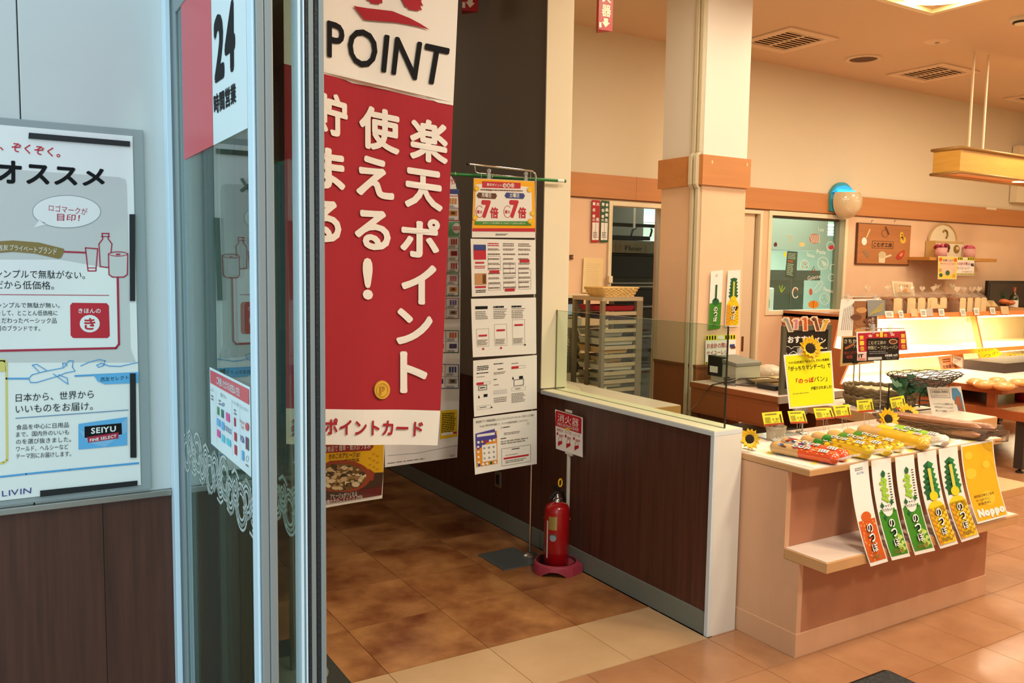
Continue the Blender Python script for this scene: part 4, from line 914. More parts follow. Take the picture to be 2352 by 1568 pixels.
# printed paper cover on the table
pr = Print(lambda x, y: PZ(x, y, .8015), (0, 0, 1), .0006)
def tz(x, y, z=.8015):
    d = V((x, y, z))-V((0, 0, EYE)); k = d.dot(FW); return (CX+F*d.dot(RT)/k, CY-F*d.dot(UP)/k)
def tq(x0, y0, x1, y1): return [tz(x0, y1), tz(x1, y1), tz(x1, y0), tz(x0, y0)]
pr.base([tz(2.80, 2.70), tz(4.15, 2.72), tz(4.13, 2.236), tz(2.83, 2.236)], mat('cream_print_paper', (240, 238, 220), .5), 6, 2, th=.0005)
ly = mat('soft_yellow_print', (240, 226, 110), .5); lb = mat('soft_blue_print', (196, 220, 222), .5)
random.seed(11)
for x, y in ((2.88, 2.52), (2.93, 2.36), (2.90, 2.30), (3.0, 2.29), (3.06, 2.27), (3.5, 2.26), (3.2, 2.28), (3.85, 2.29), (3.3, 2.5), (3.6, 2.6), (3.98, 2.26)):
    c_ = tz(x, y); pr.ell(c_[0], c_[1], 9, 4, ly, 1, 14)
for x, y in ((2.95, 2.27), (2.90, 2.47), (3.35, 2.26), (3.7, 2.27), (4.05, 2.3), (2.86, 2.6)):
    c_ = tz(x, y); pr.fake(R(c_[0]-14, c_[1]-3, c_[0]+14, c_[1]+3), 2, lb, 1)
pr.fake(tq(4.0, 2.33, 4.12, 2.36), 1, grey_ink, 2); pr.fake(tq(2.84, 2.55, 2.86, 2.68), 1, grey_ink, 2)
tag(pr.mb.build('table_cover', None, (3.4, 2.5, .801)), 'cream paper cover with yellow spots spread on the front display table', 'table cover')

# ---- packaged long breads
crust = mat('bread_crust', (196, 142, 84), .5, var=.15, vscale=9)
film = mat('clear_film', (240, 240, 235), .08, alpha=.30, coat=.5)
nopf = 'のっぽ'
def bread(x, y, rz, L_, r, z, sects, lab, txt=True, grp='packaged long breads on the front table'):
    """bread along local +y, from the wrapped tail to the near crimp; sects = [(from, to, material)]"""
    t = thing('packaged_bread', lab, 'bread', (x, y, z), grp, rz)
    t.rotation_euler = (0, 0, rz)
    n = 14; ks = 30
    def rad(u):
        e = min(u/.06, (1-u)/.06, 1); return r*(.25+.75*sin(pi/2*max(0, e)))
    def ringp(u, s_=1.0, fl=1.0, k=0): 
        rr = rad(u)*s_*(1+.025*sin(u*37+k)); yy = -L_/2+u*L_
        return [V((rr*cos(2*pi*j/n)*1.08, yy, r*.86+rr*.86*sin(2*pi*j/n)*fl)) for j in range(n)]
    b = MB(); us = [i/ks for i in range(ks+1)]
    for u0, u1, m in sects:
        i0, i1 = int(round(u0*ks)), int(round(u1*ks)); vs = []
        for i in range(i0, i1+1): vs += ringp(us[i])
        fs = [(i*n+j, i*n+(j+1) % n, (i+1)*n+(j+1) % n, (i+1)*n+j) for i in range(i1-i0) for j in range(n)]
        b.add(vs, fs, m, True)
    b.add(ringp(0), [tuple(range(n))], sects[0][2]); b.add(ringp(1), [tuple(range(n))[::-1]], sects[-1][2])
    b.build('wrapped_loaf', t, M=Matrix())
    for e, sgn in ((-L_/2, -1), (L_/2, 1)):
        f = MB(); vs = []
        for k in range(7): 
            xx = -r*1.35+2.7*r*k/6; zz = r*.8+.006*(-1)**k
            vs += [V((xx*.45, e-sgn*.012, r*.8)), V((xx, e+sgn*.034, zz+.012))]
        f.add(vs, [(2*k, 2*k+1, 2*k+3, 2*k+2) for k in range(6)], film); f.build('crimped_end', t, M=Matrix())
    def S(u, v):   # u across (-1..1) angle, v along 0..1 (0 = far, 1 = near)
        a = pi/2-u*.95; rr = rad(1-v)*1.012; return V((rr*1.08*cos(a), L_/2-v*L_, r*.86+rr*.86*sin(a)+.001))
    pr = Print(S, (0, 0, 1), .0008)
    if txt:
        dark = ink; 
        for k, ch in enumerate(nopf):
            q = [(-.9, .36+.09*k), (-.9, .44+.09*k), (-.15, .44+.09*k), (-.15, .36+.09*k)]
            q = [q[3], q[0], q[1], q[2]]
            pr.text(ch, q, dark, 1, .09, 2); pr.text(ch, q, paper, 3, .03, 2)
        pr.quad([(-.85, .74), (-.1, .74), (-.1, .87), (-.85, .87)], paper, 3); pr.fake([(-.8, .75), (-.15, .75), (-.15, .86), (-.8, .86)], 3, grey_ink, 4)
        pr.mb.build('label_print', t, M=Matrix())
    return t, S, pr
def spots(t, S, m, v0, v1, n_, sz, seed):
    random.seed(seed); pr = Print(S, (0, 0, 1), .0006)
    for k in range(n_): 
        u, v = random.uniform(-1.3, 1.2), random.uniform(v0, v1); pr.ell(u, v, sz*1.0, sz*.20, m if not isinstance(m, (list, tuple)) else random.choice(m), 1, 7)
    pr.mb.build('pattern_print', t, M=Matrix())
opk = mat('orange_packet', (222, 84, 40), .22, coat=.5); ypk = mat('yellow_packet', (244, 212, 44), .22, coat=.5); gpk = mat('green_packet', (48, 132, 44), .22, coat=.5); lpk = mat('lime_packet', (146, 200, 60), .22, coat=.5)
tanb = mat('tan_bread_in_film', (206, 160, 104), .2, coat=.6, var=.08, vscale=12); mpk = mat('mustard_packet', (220, 172, 40), .22, coat=.5); clearw = mat('pale_film_packet', (222, 216, 200), .2, coat=.5)
hexl = mat('pineapple_line', (176, 122, 24), .4); bub = mat('orange_bubble', (240, 150, 90), .4)
def put(pxl, pxr, r, z0, *a, **k):
    A = PZ(pxl[0], pxl[1]+9, .80+z0+r*.6); B_ = PZ(pxr[0], pxr[1]+9, .80+z0+r*.6); d = B_-A; L_ = d.length; m = (A+B_)/2
    rz = atan2(-d.x, d.y)+pi; return bread(m.x, m.y, rz, L_*.94, r, .803+z0, *a, **k)
# local +y points to the far tail, so u = 0 is the near end
t, S, _ = put((1766, 1020), (1932, 1052), .031, 0, [(0, .52, opk), (.52, 1, tanb)], 'orange packet nearest the front edge of the display table')
spots(t, S, bub, .5, .95, 40, .1, 1); spots(t, S, [navy, brown, paper, redp, blue], .12, .5, 34, .16, 2)
t, S, _ = put((1792, 1010), (1952, 1046), .030, .0, [(0, .5, opk), (.5, 1, tanb)], 'second orange packet lying just behind the first')
spots(t, S, bub, .5, .95, 30, .1, 3); spots(t, S, [navy, brown, paper, redp], .12, .5, 30, .16, 4)
def pine(a, c_, r, z, lab, seed):
    t, S, _ = put(a, c_, r, z, [(0, .60, ypk), (.60, .78, gpk), (.78, 1, tanb)], lab)
    pr = Print(S, (0, 0, 1), .0007)
    for i in range(5):
        for j in range(5): pr.ell(-1.1+.55*i, .44+.12*j+(.06 if i % 2 else 0), .33, .068, hexl, 1, 6, ring=.022)
    pr.mb.build('pineapple_pattern', t, M=Matrix()); return t
pine((1836, 1006), (2006, 1040), .032, .0, 'yellow pineapple packet with green leaves, nearest of the yellow ones', 5)
pine((1862, 998), (2012, 1032), .030, .022, 'yellow pineapple packet lying on top with its name facing up', 6)
pine((1900, 992), (2052, 1034), .031, .0, 'yellow pineapple packet with its crimped end turned right', 7)
pine((1936, 988), (2078, 1026), .029, .0, 'small yellow pineapple packet tucked behind the third one', 8)
put((1968, 982), (2138, 1020), .035, .0, [(0, .62, mpk), (.62, 1, tanb)], 'plain mustard yellow packet in the middle of the display table', txt=False)
t, S, _ = put((2012, 976), (2140, 1008), .024, .018, [(0, .25, mpk), (.25, 1, ypk)], 'slim packet with brown rings on the mustard yellow one')
t, S, _ = put((2030, 976), (2182, 1012), .032, .0, [(0, .25, clearw), (.25, .8, lpk), (.8, 1, clearw)], 'lime green packet nearest the wicker baguette basket')
# baguettes in a dark wicker basket
bask = thing('baguette_basket', 'long dark wicker basket holding brown baguette sticks', 'basket', (3.95, 2.52, .803))
wk = mat('dark_wicker', (104, 70, 44), .6, var=.2, vscale=40); b = MB(); A = PZ(2030, 972, .83); B_ = PZ(2258, 1000, .83)
cxb, cyb = 3.975, 2.46; 
for k in range(9):
    z = .806+.0065*k; sc = .80+.024*k; pts = []
    for i in range(44):
        a = 2*pi*i/44; wv = .004*(1 if (i+k) % 2 else -1); x, y = (.075*sc+wv)*cos(a), (.30*sc+wv)*sin(a)
        ca, sa = cos(.18), sin(.18); pts.append((cxb+x*ca-y*sa, cyb+x*sa+y*ca, z))
    b.tube(pts, .0038, wk, 5, closed=True)
b.build('woven_wall', bask); 
bb = MB(); ca, sa = cos(.18), sin(.18)
bb.add([(cxb+(.06*cos(a))*ca-(.24*sin(a))*sa, cyb+(.06*cos(a))*sa+(.24*sin(a))*ca, .806) for a in [2*pi*i/24 for i in range(24)]], [tuple(range(24))], wk); bb.build('bottom', bask)
hb = MB()
for k in range(3): hb.tube([(cxb+.05+.012*k, cyb-.27+.0*k, .83+.01*k), (cxb+.085+.01*k, cyb-.32, .845+.006*k), (cxb+.06+.01*k, cyb-.33, .815), (cxb+.03, cyb-.30, .812)], .003, wk, 5)
hb.build('loose_cane_loop', bask)
bgm = mat('baguette_crust', (150, 90, 46), .35, var=.22, vscale=14, coat=.3); 
for k, (dx, dz, dy) in enumerate(((-.045, .0, 0), (.0, .0, -.02), (.045, .0, .01), (-.022, .030, .01), (.026, .030, -.03))):
    t = thing('baguette', ('dark baguette stick at the near left of the wicker basket', 'dark baguette stick in the middle bottom of the basket', 'dark baguette stick at the right side of the basket', 'baguette stick lying on top at the left of the basket', 'baguette stick in film lying on top, reaching past the basket')[k], 'bread', (cxb+dx, cyb+dy, .812+dz), 'baguettes in the wicker basket', .18)
    L_ = .50; r = .022; prof = []; b = MB(); n = 12; vs = []
    for i in range(17):
        u = i/16; e = min(1, min(u, 1-u)/.09); rr = r*(.3+.7*sin(pi/2*e))*(1+.03*sin(u*40+k))
        vs += [V((rr*cos(2*pi*j/n), -L_/2+u*L_, r+rr*.9*sin(2*pi*j/n))) for j in range(n)]
    b.add(vs, [(i*n+j, i*n+(j+1) % n, (i+1)*n+(j+1) % n, (i+1)*n+j) for i in range(16) for j in range(n)], bgm, True); b.build('crust', t, M=Matrix())
    f = MB(); vs = []
    for i in range(9):
        u = i/8; vs += [V(((r*1.12)*cos(2*pi*j/n), -L_/2-.03+u*(L_+.03), r+(r*1.12)*.95*sin(2*pi*j/n)+.0008)) for j in range(n)]
    f.add(vs, [(i*n+j, i*n+(j+1) % n, (i+1)*n+(j+1) % n, (i+1)*n+j) for i in range(8) for j in range(n)], mat('baguette_film', (240, 230, 210), .05, alpha=.05, coat=.35), True); f.build('film_sleeve', t, M=Matrix())

# ---- price tags on wire feet
tagp = mat('lemon_tag', (232, 232, 60), .35); tagb = mat('tag_red_foot', (178, 70, 40), .4)
labs = ['lemon price tag standing in the glass cup at the left', 'lemon price tag on wire feet beside the cup', 'lemon price tag leaning left, third from the cup', 'lemon price tag just right of the yellow notice', 'lemon price tag standing higher in front of the wicker trays', 'lemon price tag above the sunflowers, furthest right', ]
def ptag(q, Y, lab, i, base):
    t = thing('price_tag', lab, 'price tag', PY(base[0], base[1], Y), 'lemon price tags on the front table')
    pr = Print(lambda x, y: PY(x, y, Y), (0, -1, 0), .0007); pr.base(q, tagp, th=.0015)
    s_ = sub_(q); pr.quad([bil(q, 0, .86), bil(q, 1, .86), bil(q, 1, 1.02), bil(q, 0, 1.02)], tagb, 1)
    pr.fake(s_(.12, .1, .8, .22), 1, olive, 2, fill=.8); pr.fake(s_(.08, .36, .4, .8), 5, olive, 2); pr.text('¥ 187', s_(.46, .46, .80, .66), olive, 2, .0); pr.fake(s_(.52, .72, .82, .80), 1, olive, 2)
    pr.quad(s_(.85, .22, .92, .84), brown, 2)
    pr.mb.build('card', t)
    bl_ = PY(*bil(q, .4, 1), Y); br_ = PY(*bil(q, .6, 1), Y); zb = .804
    b = MB().tube([bl_+V((0, .003, .01)), V((bl_.x-.012, Y-.012, zb)), V((bl_.x+.02, Y-.02, zb)), br_+V((0, .003, .01))], .0009, steel, 5).tube([br_+V((0, .003, .01)), V((br_.x+.012, Y+.02, zb)), V((bl_.x-.0, Y+.02, zb))], .0009, steel, 5)
    b.build('wire_foot', t)
for i, (q, base) in enumerate((
    ([(1750, 948), (1795, 944), (1801, 974), (1756, 978)], (1775, 1000)),
    ([(1809, 944), (1847, 943), (1855, 971), (1816, 972)], (1835, 995)),
    ([(1868, 937), (1909, 936), (1917, 960), (1875, 964)], (1890, 985)),
    ([(1913, 932), (1950, 928), (1956, 956), (1921, 959)], (1940, 983)),
    ([(1967, 919), (2003, 916), (2008, 944), (1971, 947)], (1988, 975)),
    ([(2043, 914), (2076, 908), (2082, 936), (2049, 941)], (2065, 970)))):
    ptag(q, 2.735-.012*(i == 0), labs[i], i, base)
cup = thing('glass_cup', 'clear fluted glass cup at the left end of the display table', 'cup', (3.12, 2.70, .803))
cg = mat('cup_glass', (176, 160, 136), .08, alpha=.55, coat=.6)
MB().lathe([(.001, .803), (.036, .803), (.040, .81), (.044, .845), (.047, .852), (.049, .872), (.046, .872), (.044, .853), (.040, .81), (.001, .808)], (3.12, 2.70, 0), cg, 16).build('body', cup)
# small clear stand plate behind the tags
MB().box((3.10, 2.74, .8015), (3.34, 2.84, .806), mat('grey_glass_plate', (160, 164, 156), .15)).build('tmp', None, (3.2, 2.79, .803))
o = bpy.data.objects['tmp']; o.name = 'stand_plate'; tag(o, 'thin grey glass plate lying at the back left of the display table', 'plate')

# ---- sunflowers
pet = mat('sunflower_petal', (244, 194, 26), .5, var=.15, vscale=30); sdk = mat('sunflower_disc', (44, 32, 16), .9, bump=.8, bscale=300)
leafm = mat('ivy_leaf', (56, 100, 66), .5, var=.25, vscale=20)
def sunflower(c, nrm, r, lab, leaves=0):
    t = thing('sunflower', lab, 'flower', c, 'artificial sunflowers')
    nrm = V(nrm).normalized(); a = nrm.cross(V((0, 0, 1))).normalized(); b_ = a.cross(nrm)
    c = V(c)
    for ringi, (n, rr, l, tw) in enumerate(((14, .36, 1.0, 0), (13, .34, .86, .2))):
        for k in range(n):
            th = 2*pi*k/n+tw+random.uniform(-.06, .06); d = a*cos(th)+b_*sin(th); s_ = d.cross(nrm)*1.5; ll = r*l*random.uniform(.88, 1.08); lift = nrm*(r*(.12+.22*ringi))
            p0 = c+d*r*rr; pts = [p0, p0+d*(ll-r*rr)*.45+s_*r*.13+lift*.6, p0+d*(ll-r*rr)+lift, p0+d*(ll-r*rr)*.45-s_*r*.13+lift*.6, p0+d*(ll-r*rr)*.5+lift*.35]
            MB().add(pts, [(0, 1, 4), (1, 2, 4), (2, 3, 4), (3, 0, 4)], pet, True).build('petal', t)
    m = Matrix((a, b_, nrm)).transposed(); b = MB()
    b.lathe([(.001, r*.10), (r*.30, r*.12), (r*.40, r*.04), (r*.40, -r*.05), (.001, -r*.08)], c, sdk, 20, ax=m); b.build('disc', t)
    st = MB().tube([c-nrm*r*.05, c-nrm*r*.5+V((0, 0, -r*.2)), c-nrm*r*.9+V((0, 0, -r*.5))], r*.07, leafm, 6); st.build('stem', t)
    for k in range(leaves):
        d = (a*cos(2.4+1.3*k)+b_*sin(2.4+1.3*k)); p = c-nrm*r*.3
        MB().add([p, p+d*r*.7+b_*r*.3, p+d*r*1.7, p+d*r*.7-b_*r*.35-nrm*.01], [(0, 1, 2, 3)], leafm).build('leaf', t)
    return t
random.seed(21)
sunflower(PZ(1722, 1008, .86), (-.55, -.85, .25), .050, 'sunflower lying at the left end of the display table')
sunflower(PY(1861, 800, 2.735), (-.4, -.9, .35), .064, 'sunflower clipped above the big yellow notice')
sunflower(PZ(2040, 962, .86), (-.35, -.9, .3), .058, 'sunflower with leaf, left one of the pair by the basket', 1)
sunflower(PZ(2088, 950, .865), (-.2, -.7, .75), .060, 'sunflower, right one of the pair by the baguette basket', 0)

# ---- strips hanging from the table front
def zy(z):
    if z > .446: return 2.214-(.785-z)/(.785-.446)*(2.214-2.117)
    return 2.117-.02*(.446-z)/.15
def Sh(x, y):
    Y = 2.17
    for _ in range(12): Y = zy(PY(x, y, Y).z)
    return PY(x, y, Y)
nh = V((0, -.97, .26))
def curveq(q, k):  # q with a bent side: returns S that bows the strip
    return q
def strip(q, kind, lab):
    pr = Print(Sh, nh, .0009)
    # bowed outline: top straight down, then leaning right
    def W(u, v):
        vv = .78*v*v+.22*v if True else v
        l = (q[0][0]+(q[3][0]-q[0][0])*vv, q[0][1]+(q[3][1]-q[0][1])*v); r_ = (q[1][0]+(q[2][0]-q[1][0])*vv, q[1][1]+(q[2][1]-q[1][1])*v)
        return (l[0]*(1-u)+r_[0]*u, l[1]*(1-u)+r_[1]*u)
    pr.S = lambda u, v: Sh(*W(u, v))
    Q = [(0, 0), (1, 0), (1, 1), (0, 1)]; pr.base(Q, lami, 2, 12, th=.001)
    R2 = lambda a, b, c, d: [(a, b), (c, b), (c, d), (a, d)]
    if kind == 'o':
        pr.fake(R2(.25, .04, .75, .075), 2, grey_ink, 1); pr.text('ふじさん', R2(.32, .085, .72, .11), mat('script_blue', (40, 90, 190), .4), 1, .02)
        ob = mat('strip_orange', (206, 92, 34), .3); pr.quad(R2(.05, .56, .95, .965), ob, 1, 1, 6); pr.ell(.5, .53, .27, .05, ob, 2, 20)
        random.seed(9)
        for k in range(40): pr.ell(random.uniform(.1, .9), random.uniform(.57, .95), .04, .012, bub, 2, 8)
    if kind in 'gh':
        gb = mat('strip_green', (62, 138, 40), .3); pr.quad(R2(.05, .52, .95, .965), gb, 1, 1, 6); pr.quad(R2(.12, .50, .3, .54), gb, 1); pr.quad(R2(.7, .50, .88, .54), gb, 1)
        pr.ell(.5, .50, .27, .075, lami, 2, 24); pr.text('シャイン', R2(.27, .455, .73, .485), ink, 3, .02); pr.text('マスカット', R2(.25, .495, .75, .525), ink, 3, .02)
        random.seed(4)
        for k in range(22): pr.ell(random.uniform(.55, .9), random.uniform(.76, .94), .085, .02, random.choice([lgreen, mat('grape_pale', (186, 214, 110), .3)]), 2+k % 3, 12)
        for a, b_ in ((.25, .46), (.75, .44), (.3, .58)): pr.poly([(a-.1, b_), (a-.03, b_-.02), (a, b_-.04), (a+.03, b_-.02), (a+.1, b_), (a+.03, b_+.02), (a, b_+.035), (a-.03, b_+.02)], dgreen, 4)
        for k in range(13): pr.ell(.5+.12*sin(k*2.3), .20+.019*k, .1, .02, lgreen, 2+k % 3, 12)
        pr.poly([(.4, .14), (.5, .11), (.62, .14), (.58, .18), (.44, .18)], dgreen, 5); pr.fake(R2(.78, .14, .9, .46), 12, ink, 2, fill=.4, seg=2)
    if kind == 'p':
        pg_ = mat('leaf_mid_green', (36, 130, 70), .35)
        for s_ in (-1, 1):
            pts = [(.5, .10)]
            for k in range(6): pts += [(.5+s_*(.27+.036*k), .14+.055*k), (.5+s_*(.17+.034*k), .175+.055*k)]
            pts += [(.5+s_*.36, .50), (.5, .50)]
            for i in range(1, len(pts)-1): pr.poly([pts[0] if i < 3 else (.5, pts[i][1]-.05), pts[i], pts[i+1], (.5, min(.5, pts[i+1][1]+.03))], dgreen if s_ < 0 else pg_, 1+i % 2)
        pr.quad(R2(.42, .18, .58, .5), mat('stem_yellow', (206, 200, 90), .4), 4)
        yb = mat('strip_yellow', (238, 206, 40), .25); pr.ell(.5, .47, .22, .05, yb, 5, 20); pr.quad(R2(.06, .58, .95, .965), yb, 3, 1, 6); pr.ell(.5, .60, .42, .08, yb, 3, 24); pr.quad(R2(.06, .60, .28, .965), mat('strip_amber', (226, 160, 36), .3), 4, 1, 5)
        for i in range(6):
            for j in range(7): 
                x, y = .16+.145*i, .60+.055*j+(.027 if i % 2 else 0)
                if x < .93 and y < .95: pr.line([(x-.07, y-.012), (x, y+.014), (x+.07, y-.012)], .012, hexl, 5)
    if kind == 'w':
        yb = mat('poster_mustard', (228, 178, 30), .35); pr.quad(R2(.03, .025, .97, .975), yb, 1, 1, 8)
        for x, y, r_ in ((.2, .15, .12), (.2, .38, .17), (.55, .72, .22), (.7, .3, .12)): pr.ell(x, y, r_, r_*.42, mat('poster_mustard2', (236, 196, 56), .35), 2, 24)
        for k in range(3): pr.text(('静岡県沼津のご当地', 'のっぽパン。', '新発売中♪')[k], R2(.14+.03*k, .655+.05*k, .14+.03*k+(.62, .44, .4)[k], .69+.05*k), brown, 3, .0)
        pr.text('Noppo', R2(.1, .83, .95, .965), paper, 3, .09)
    if kind in 'oghp':
        for k, ch in enumerate('のっぽ'):
            q_ = R2(.35, .60+.095*k, .66, .685+.095*k); pr.text(ch, q_, ink, 6, .085); pr.text(ch, q_, paper, 8, .015)
        pr.fake(R2(.25, .90, .75, .94), 2, olive, 6)
    o = pr.mb.build('hanging_strip', None, (PY(q[0][0], q[0][1], 2.2).x, 2.17, .5)); tag(o, lab, 'poster', 'product strips hanging from the front table')
strip([(1952, 1068), (1994, 1058), (2040, 1289), (2000, 1301)], 'o', 'orange product strip hanging at the left of the table front')
strip([(2001, 1057), (2046, 1051), (2091, 1277), (2049, 1287)], 'g', 'left of the two green grape product strips on the table front')
strip([(2056, 1050), (2099, 1043), (2148, 1264), (2102, 1275)], 'h', 'right of the two green grape product strips on the table front')
strip([(2107, 1040), (2150, 1032), (2201, 1248), (2160, 1260)], 'p', 'left of the two pineapple product strips on the table front')
strip([(2156, 1031), (2199, 1024), (2250, 1232), (2209, 1245)], 'p', 'right of the two pineapple product strips on the table front')
strip([(2207, 1022), (2281, 1009), (2316, 1184), (2246, 1203)], 'w', 'wide mustard poster reading Noppo at the right end of the table front')

# ---- big yellow notice
def poster(name, q, Y, fn, lab, cat='notice', m=lami, group=None):
    pr = Print(lambda x, y: PY(x, y, Y), (0, -1, 0), .0009); pr.base(q, m, th=.0015); fn(pr, sub_(q), q)
    c_ = PY(*bil(q, .5, 1), Y); return tag(pr.mb.build(name, None, c_), lab, cat, group)
def fy(pr, s_, q):
    pr.quad(s_(.03, .025, .97, .965), lemon, 1)
    pr.text('7/27(日)放送の TBSテレビで大人気番組', s_(.08, .13, .93, .185), ink, 2, .01); pr.text('「がっちりマンデー!!」で', s_(.07, .22, .95, .31), ink, 2, .02)
    pr.text('「のっぽ', s_(.2, .45, .58, .55), red, 2, .03); pr.text('パン」', s_(.58, .45, .86, .55), ink, 2, .0); pr.text('が紹介されました!', s_(.5, .625, .95, .69), ink, 2, .02)
    pr.fake(s_(.1, .72, .5, .74), 1, olive, 2)
yn = thing('yellow_notice', 'big lemon yellow handwritten notice standing on the display table', 'notice', (3.36, 2.75, .806))
q = [(1800, 815), (1910, 805), (1918, 929), (1813, 939)]
pr = Print(lambda x, y: PY(x, y, 2.75), (0, -1, 0), .0009); pr.base(q, lami, th=.002); fy(pr, sub_(q), q); pr.mb.build('notice_sheet', yn)
MB().cyl((3.375, 2.757, .806), (3.375, 2.757, 1.22), .003, steel, 8).build('support_post', yn); MB().lathe([(.001, .812), (.03, .81), (.032, .804)], (3.375, 2.757, 0), steel, 16).build('foot', yn)
MB().box((3.31, 2.742, 1.19), (3.345, 2.756, 1.225), clearp).build('clip', yn)

# ---- register counter and second display counter
rc = thing('register_counter', 'brown wood register counter with pinkish top beside the column', 'counter', (4.5, 4.0, 0))
MB().box((4.225, 3.651, .760), (4.90, 4.45, .797), counterw).box((4.228, 3.654, .797), (4.897, 4.447, .8005), topw).build('counter_top', rc, bevel=.002)
box((4.232, 3.66, .585), (4.25, 4.44, .760), counterw).build('apron_panel', rc); 
box((4.230, 3.665, .60), (4.2325, 3.99, .725), counterw).build('drawer_front', rc, bevel=.001); box((4.230, 4.0, .60), (4.2325, 4.43, .725), counterw).build('drawer_front', rc, bevel=.001)
box((4.24, 3.66, 0), (4.27, 3.69, .585), brown).build('leg', rc); box((4.24, 4.38, 0), (4.27, 4.44, .585), brown).build('leg', rc); box((4.85, 3.66, 0), (4.88, 4.44, .76), counterw).build('back_panel', rc)
MB().box((4.225, 3.640, .755), (4.90, 3.651, .8005), mat('grey_end_board', (170, 156, 140), .5)).build('end_board', rc)
sb = thing('grey_drawer_box', 'pale grey green drawer box under the register counter', 'box', (4.45, 3.95, 0)); box((4.30, 3.72, 0), (4.7, 4.2, .52), mat('grey_green_box', (150, 160, 138), .5)).build('body', sb, bevel=.004)
for z in (.47, .38): box((4.294, 3.80, z), (4.30, 3.84, z+.02), black).build('knob', sb); 
for z in (.30, .15): box((4.297, 3.725, z), (4.2995, 4.195, z+.13), mat('grey_green_box', (150, 160, 138), .5)).build('drawer_front', sb)
sc = thing('bread_counter', 'low wood counter with pinkish top under the wicker trays', 'counter', (4.5, 3.0, 0))
MB().box((4.225, 2.575, .735), (4.78, 3.42, .797), edgew).box((4.228, 2.578, .797), (4.777, 3.417, .8005), topw).build('counter_top', sc, bevel=.002)
box((4.26, 2.62, 0), (4.285, 3.38, .735), counterw).build('side_panel', sc); box((4.28, 2.62, 0), (4.75, 2.64, .735), tabled).build('front_panel', sc); box((4.745, 2.62, 0), (4.77, 3.38, .735), counterw).build('side_panel', sc)
MB().box((4.28, 2.40, .40), (4.86, 2.62, .446), edgew).build('ledge_shelf', sc, bevel=.003)
for y in (3.47, 3.40):
    b = MB(); pts = [(4.225, y, .797)]+[(4.225+.10*(1-cos(a)), y, .797-.10*sin(a)) for a in [pi/2*i/8 for i in range(9)]]+[(4.40, y, .697), (4.40, y, .797)]
b = MB(); pts = [(4.20, 0, .79)]+[(4.28+.075*cos(a), 0, .77-.075*sin(a)*1.0) for a in [pi*(1-i/14) for i in range(15)]]+[(4.36, 0, .79)]
b.prism([(x, 3.50, z) for x, _, z in pts], (0, .02, 0), mat('white_bracket', (206, 196, 180), .4)); b.build('curved_bracket', rc)
# receipt terminal
rt = thing('card_terminal', 'grey card terminal with black reader standing on the register counter', 'terminal', (4.45, 4.28, .8005))
tg = mat('terminal_grey', (172, 176, 158), .45); tg2 = mat('terminal_lid', (126, 130, 120), .45)
MB().prism([(4.36, 4.14, .84), (4.36, 4.14, .93), (4.36, 4.38, .955), (4.36, 4.38, .84)][::1], (.24, 0, 0), tg).build('body', rt, bevel=.006)
MB().prism([(4.355, 4.135, .93), (4.355, 4.135, .955), (4.355, 4.385, .985), (4.355, 4.385, .955)], (.25, 0, 0), tg2).build('lid', rt, bevel=.004)
MB().prism([(4.345, 4.27, .845), (4.345, 4.27, .985), (4.345, 4.40, .99), (4.345, 4.40, .845)], (.05, 0, 0), black).build('reader_face', rt, bevel=.004)
box((4.343, 4.30, .87), (4.3455, 4.375, .915), paper).build('label_sticker', rt); box((4.38, 4.16, .8005), (4.58, 4.40, .84), mat('terminal_base', (214, 206, 190), .5)).build('base', rt, bevel=.004)
cb = thing('cable_coil', 'coiled dark cables lying in front of the card terminal', 'cable', (4.33, 4.17, .8005))
b = MB(); dk = mat('dark_cable', (50, 42, 36), .5)
for k in range(6): b.tube([(4.335+(.035+.006*k)*cos(a)*.7, 4.17+(.05-.003*k)*sin(a), .806+.008*k+.006*sin(a*2+k)) for a in [2*pi*i/18 for i in range(18)]], .0035, dk if k % 2 else mat('grey_cable', (130, 130, 124), .5), 6, closed=True)
b.build('coil', cb)
pa = thing('power_adapter', 'black power adapter brick with leads on the register counter', 'power adapter', (4.43, 3.93, .8005))
box((4.40, 3.83, .8005), (4.46, 3.985, .832), mat('adapter_blue_black', (26, 30, 36), .4)).build('brick', pa, bevel=.004)
MB().tube([(4.42, 3.985, .812), (4.40, 4.06, .806), (4.36, 4.14, .806)], .004, dk, 6).tube([(4.43, 3.83, .812), (4.44, 3.76, .806), (4.50, 3.70, .806), (4.6, 3.68, .806)], .004, dk, 6).tube([(4.43, 3.83, .82), (4.50, 3.80, .83), (4.56, 3.88, .86), (4.52, 4.0, .865), (4.40, 4.12, .85), (4.33, 4.20, .83)], .0035, dk, 6).build('lead', pa)
lc = thing('long_cable', 'thin dark cable trailing from the register counter down behind the low wall', 'cable', (4.2, 4.1, .8))
A = PZ(1690, 872, .808); MB().tube([A, PZ(1660, 878, .806), PZ(1634, 884, .806), V((4.215, 4.22, .80)), PX(1612, 910, 4.15), PX(1600, 928, 4.0), PX(1585, 942, 3.8), PX(1570, 955, 3.6)], .004, mat('reddish_cable', (70, 36, 24), .5), 6).build('cable', lc)
tr = thing('cream_tray', 'oval cream tray tilted on the register counter', 'tray', (4.62, 4.05, .83))
b = MB(); cm = mat('cream_tray_plastic', (232, 216, 168), .3)
ax_ = Matrix.Rotation(radians(-6), 3, 'X'); b.lathe([(.001, .0), (.13, .002), (.165, .02), (.172, .026), (.160, .022), (.125, .008), (.001, .006)], (4.60, 4.05, .828), cm, 32, 1.0, .75, ax=ax_); b.build('tray_body', tr); box((4.54, 3.97, .8005), (4.68, 4.12, .829), cm).build('foot_ring', tr)
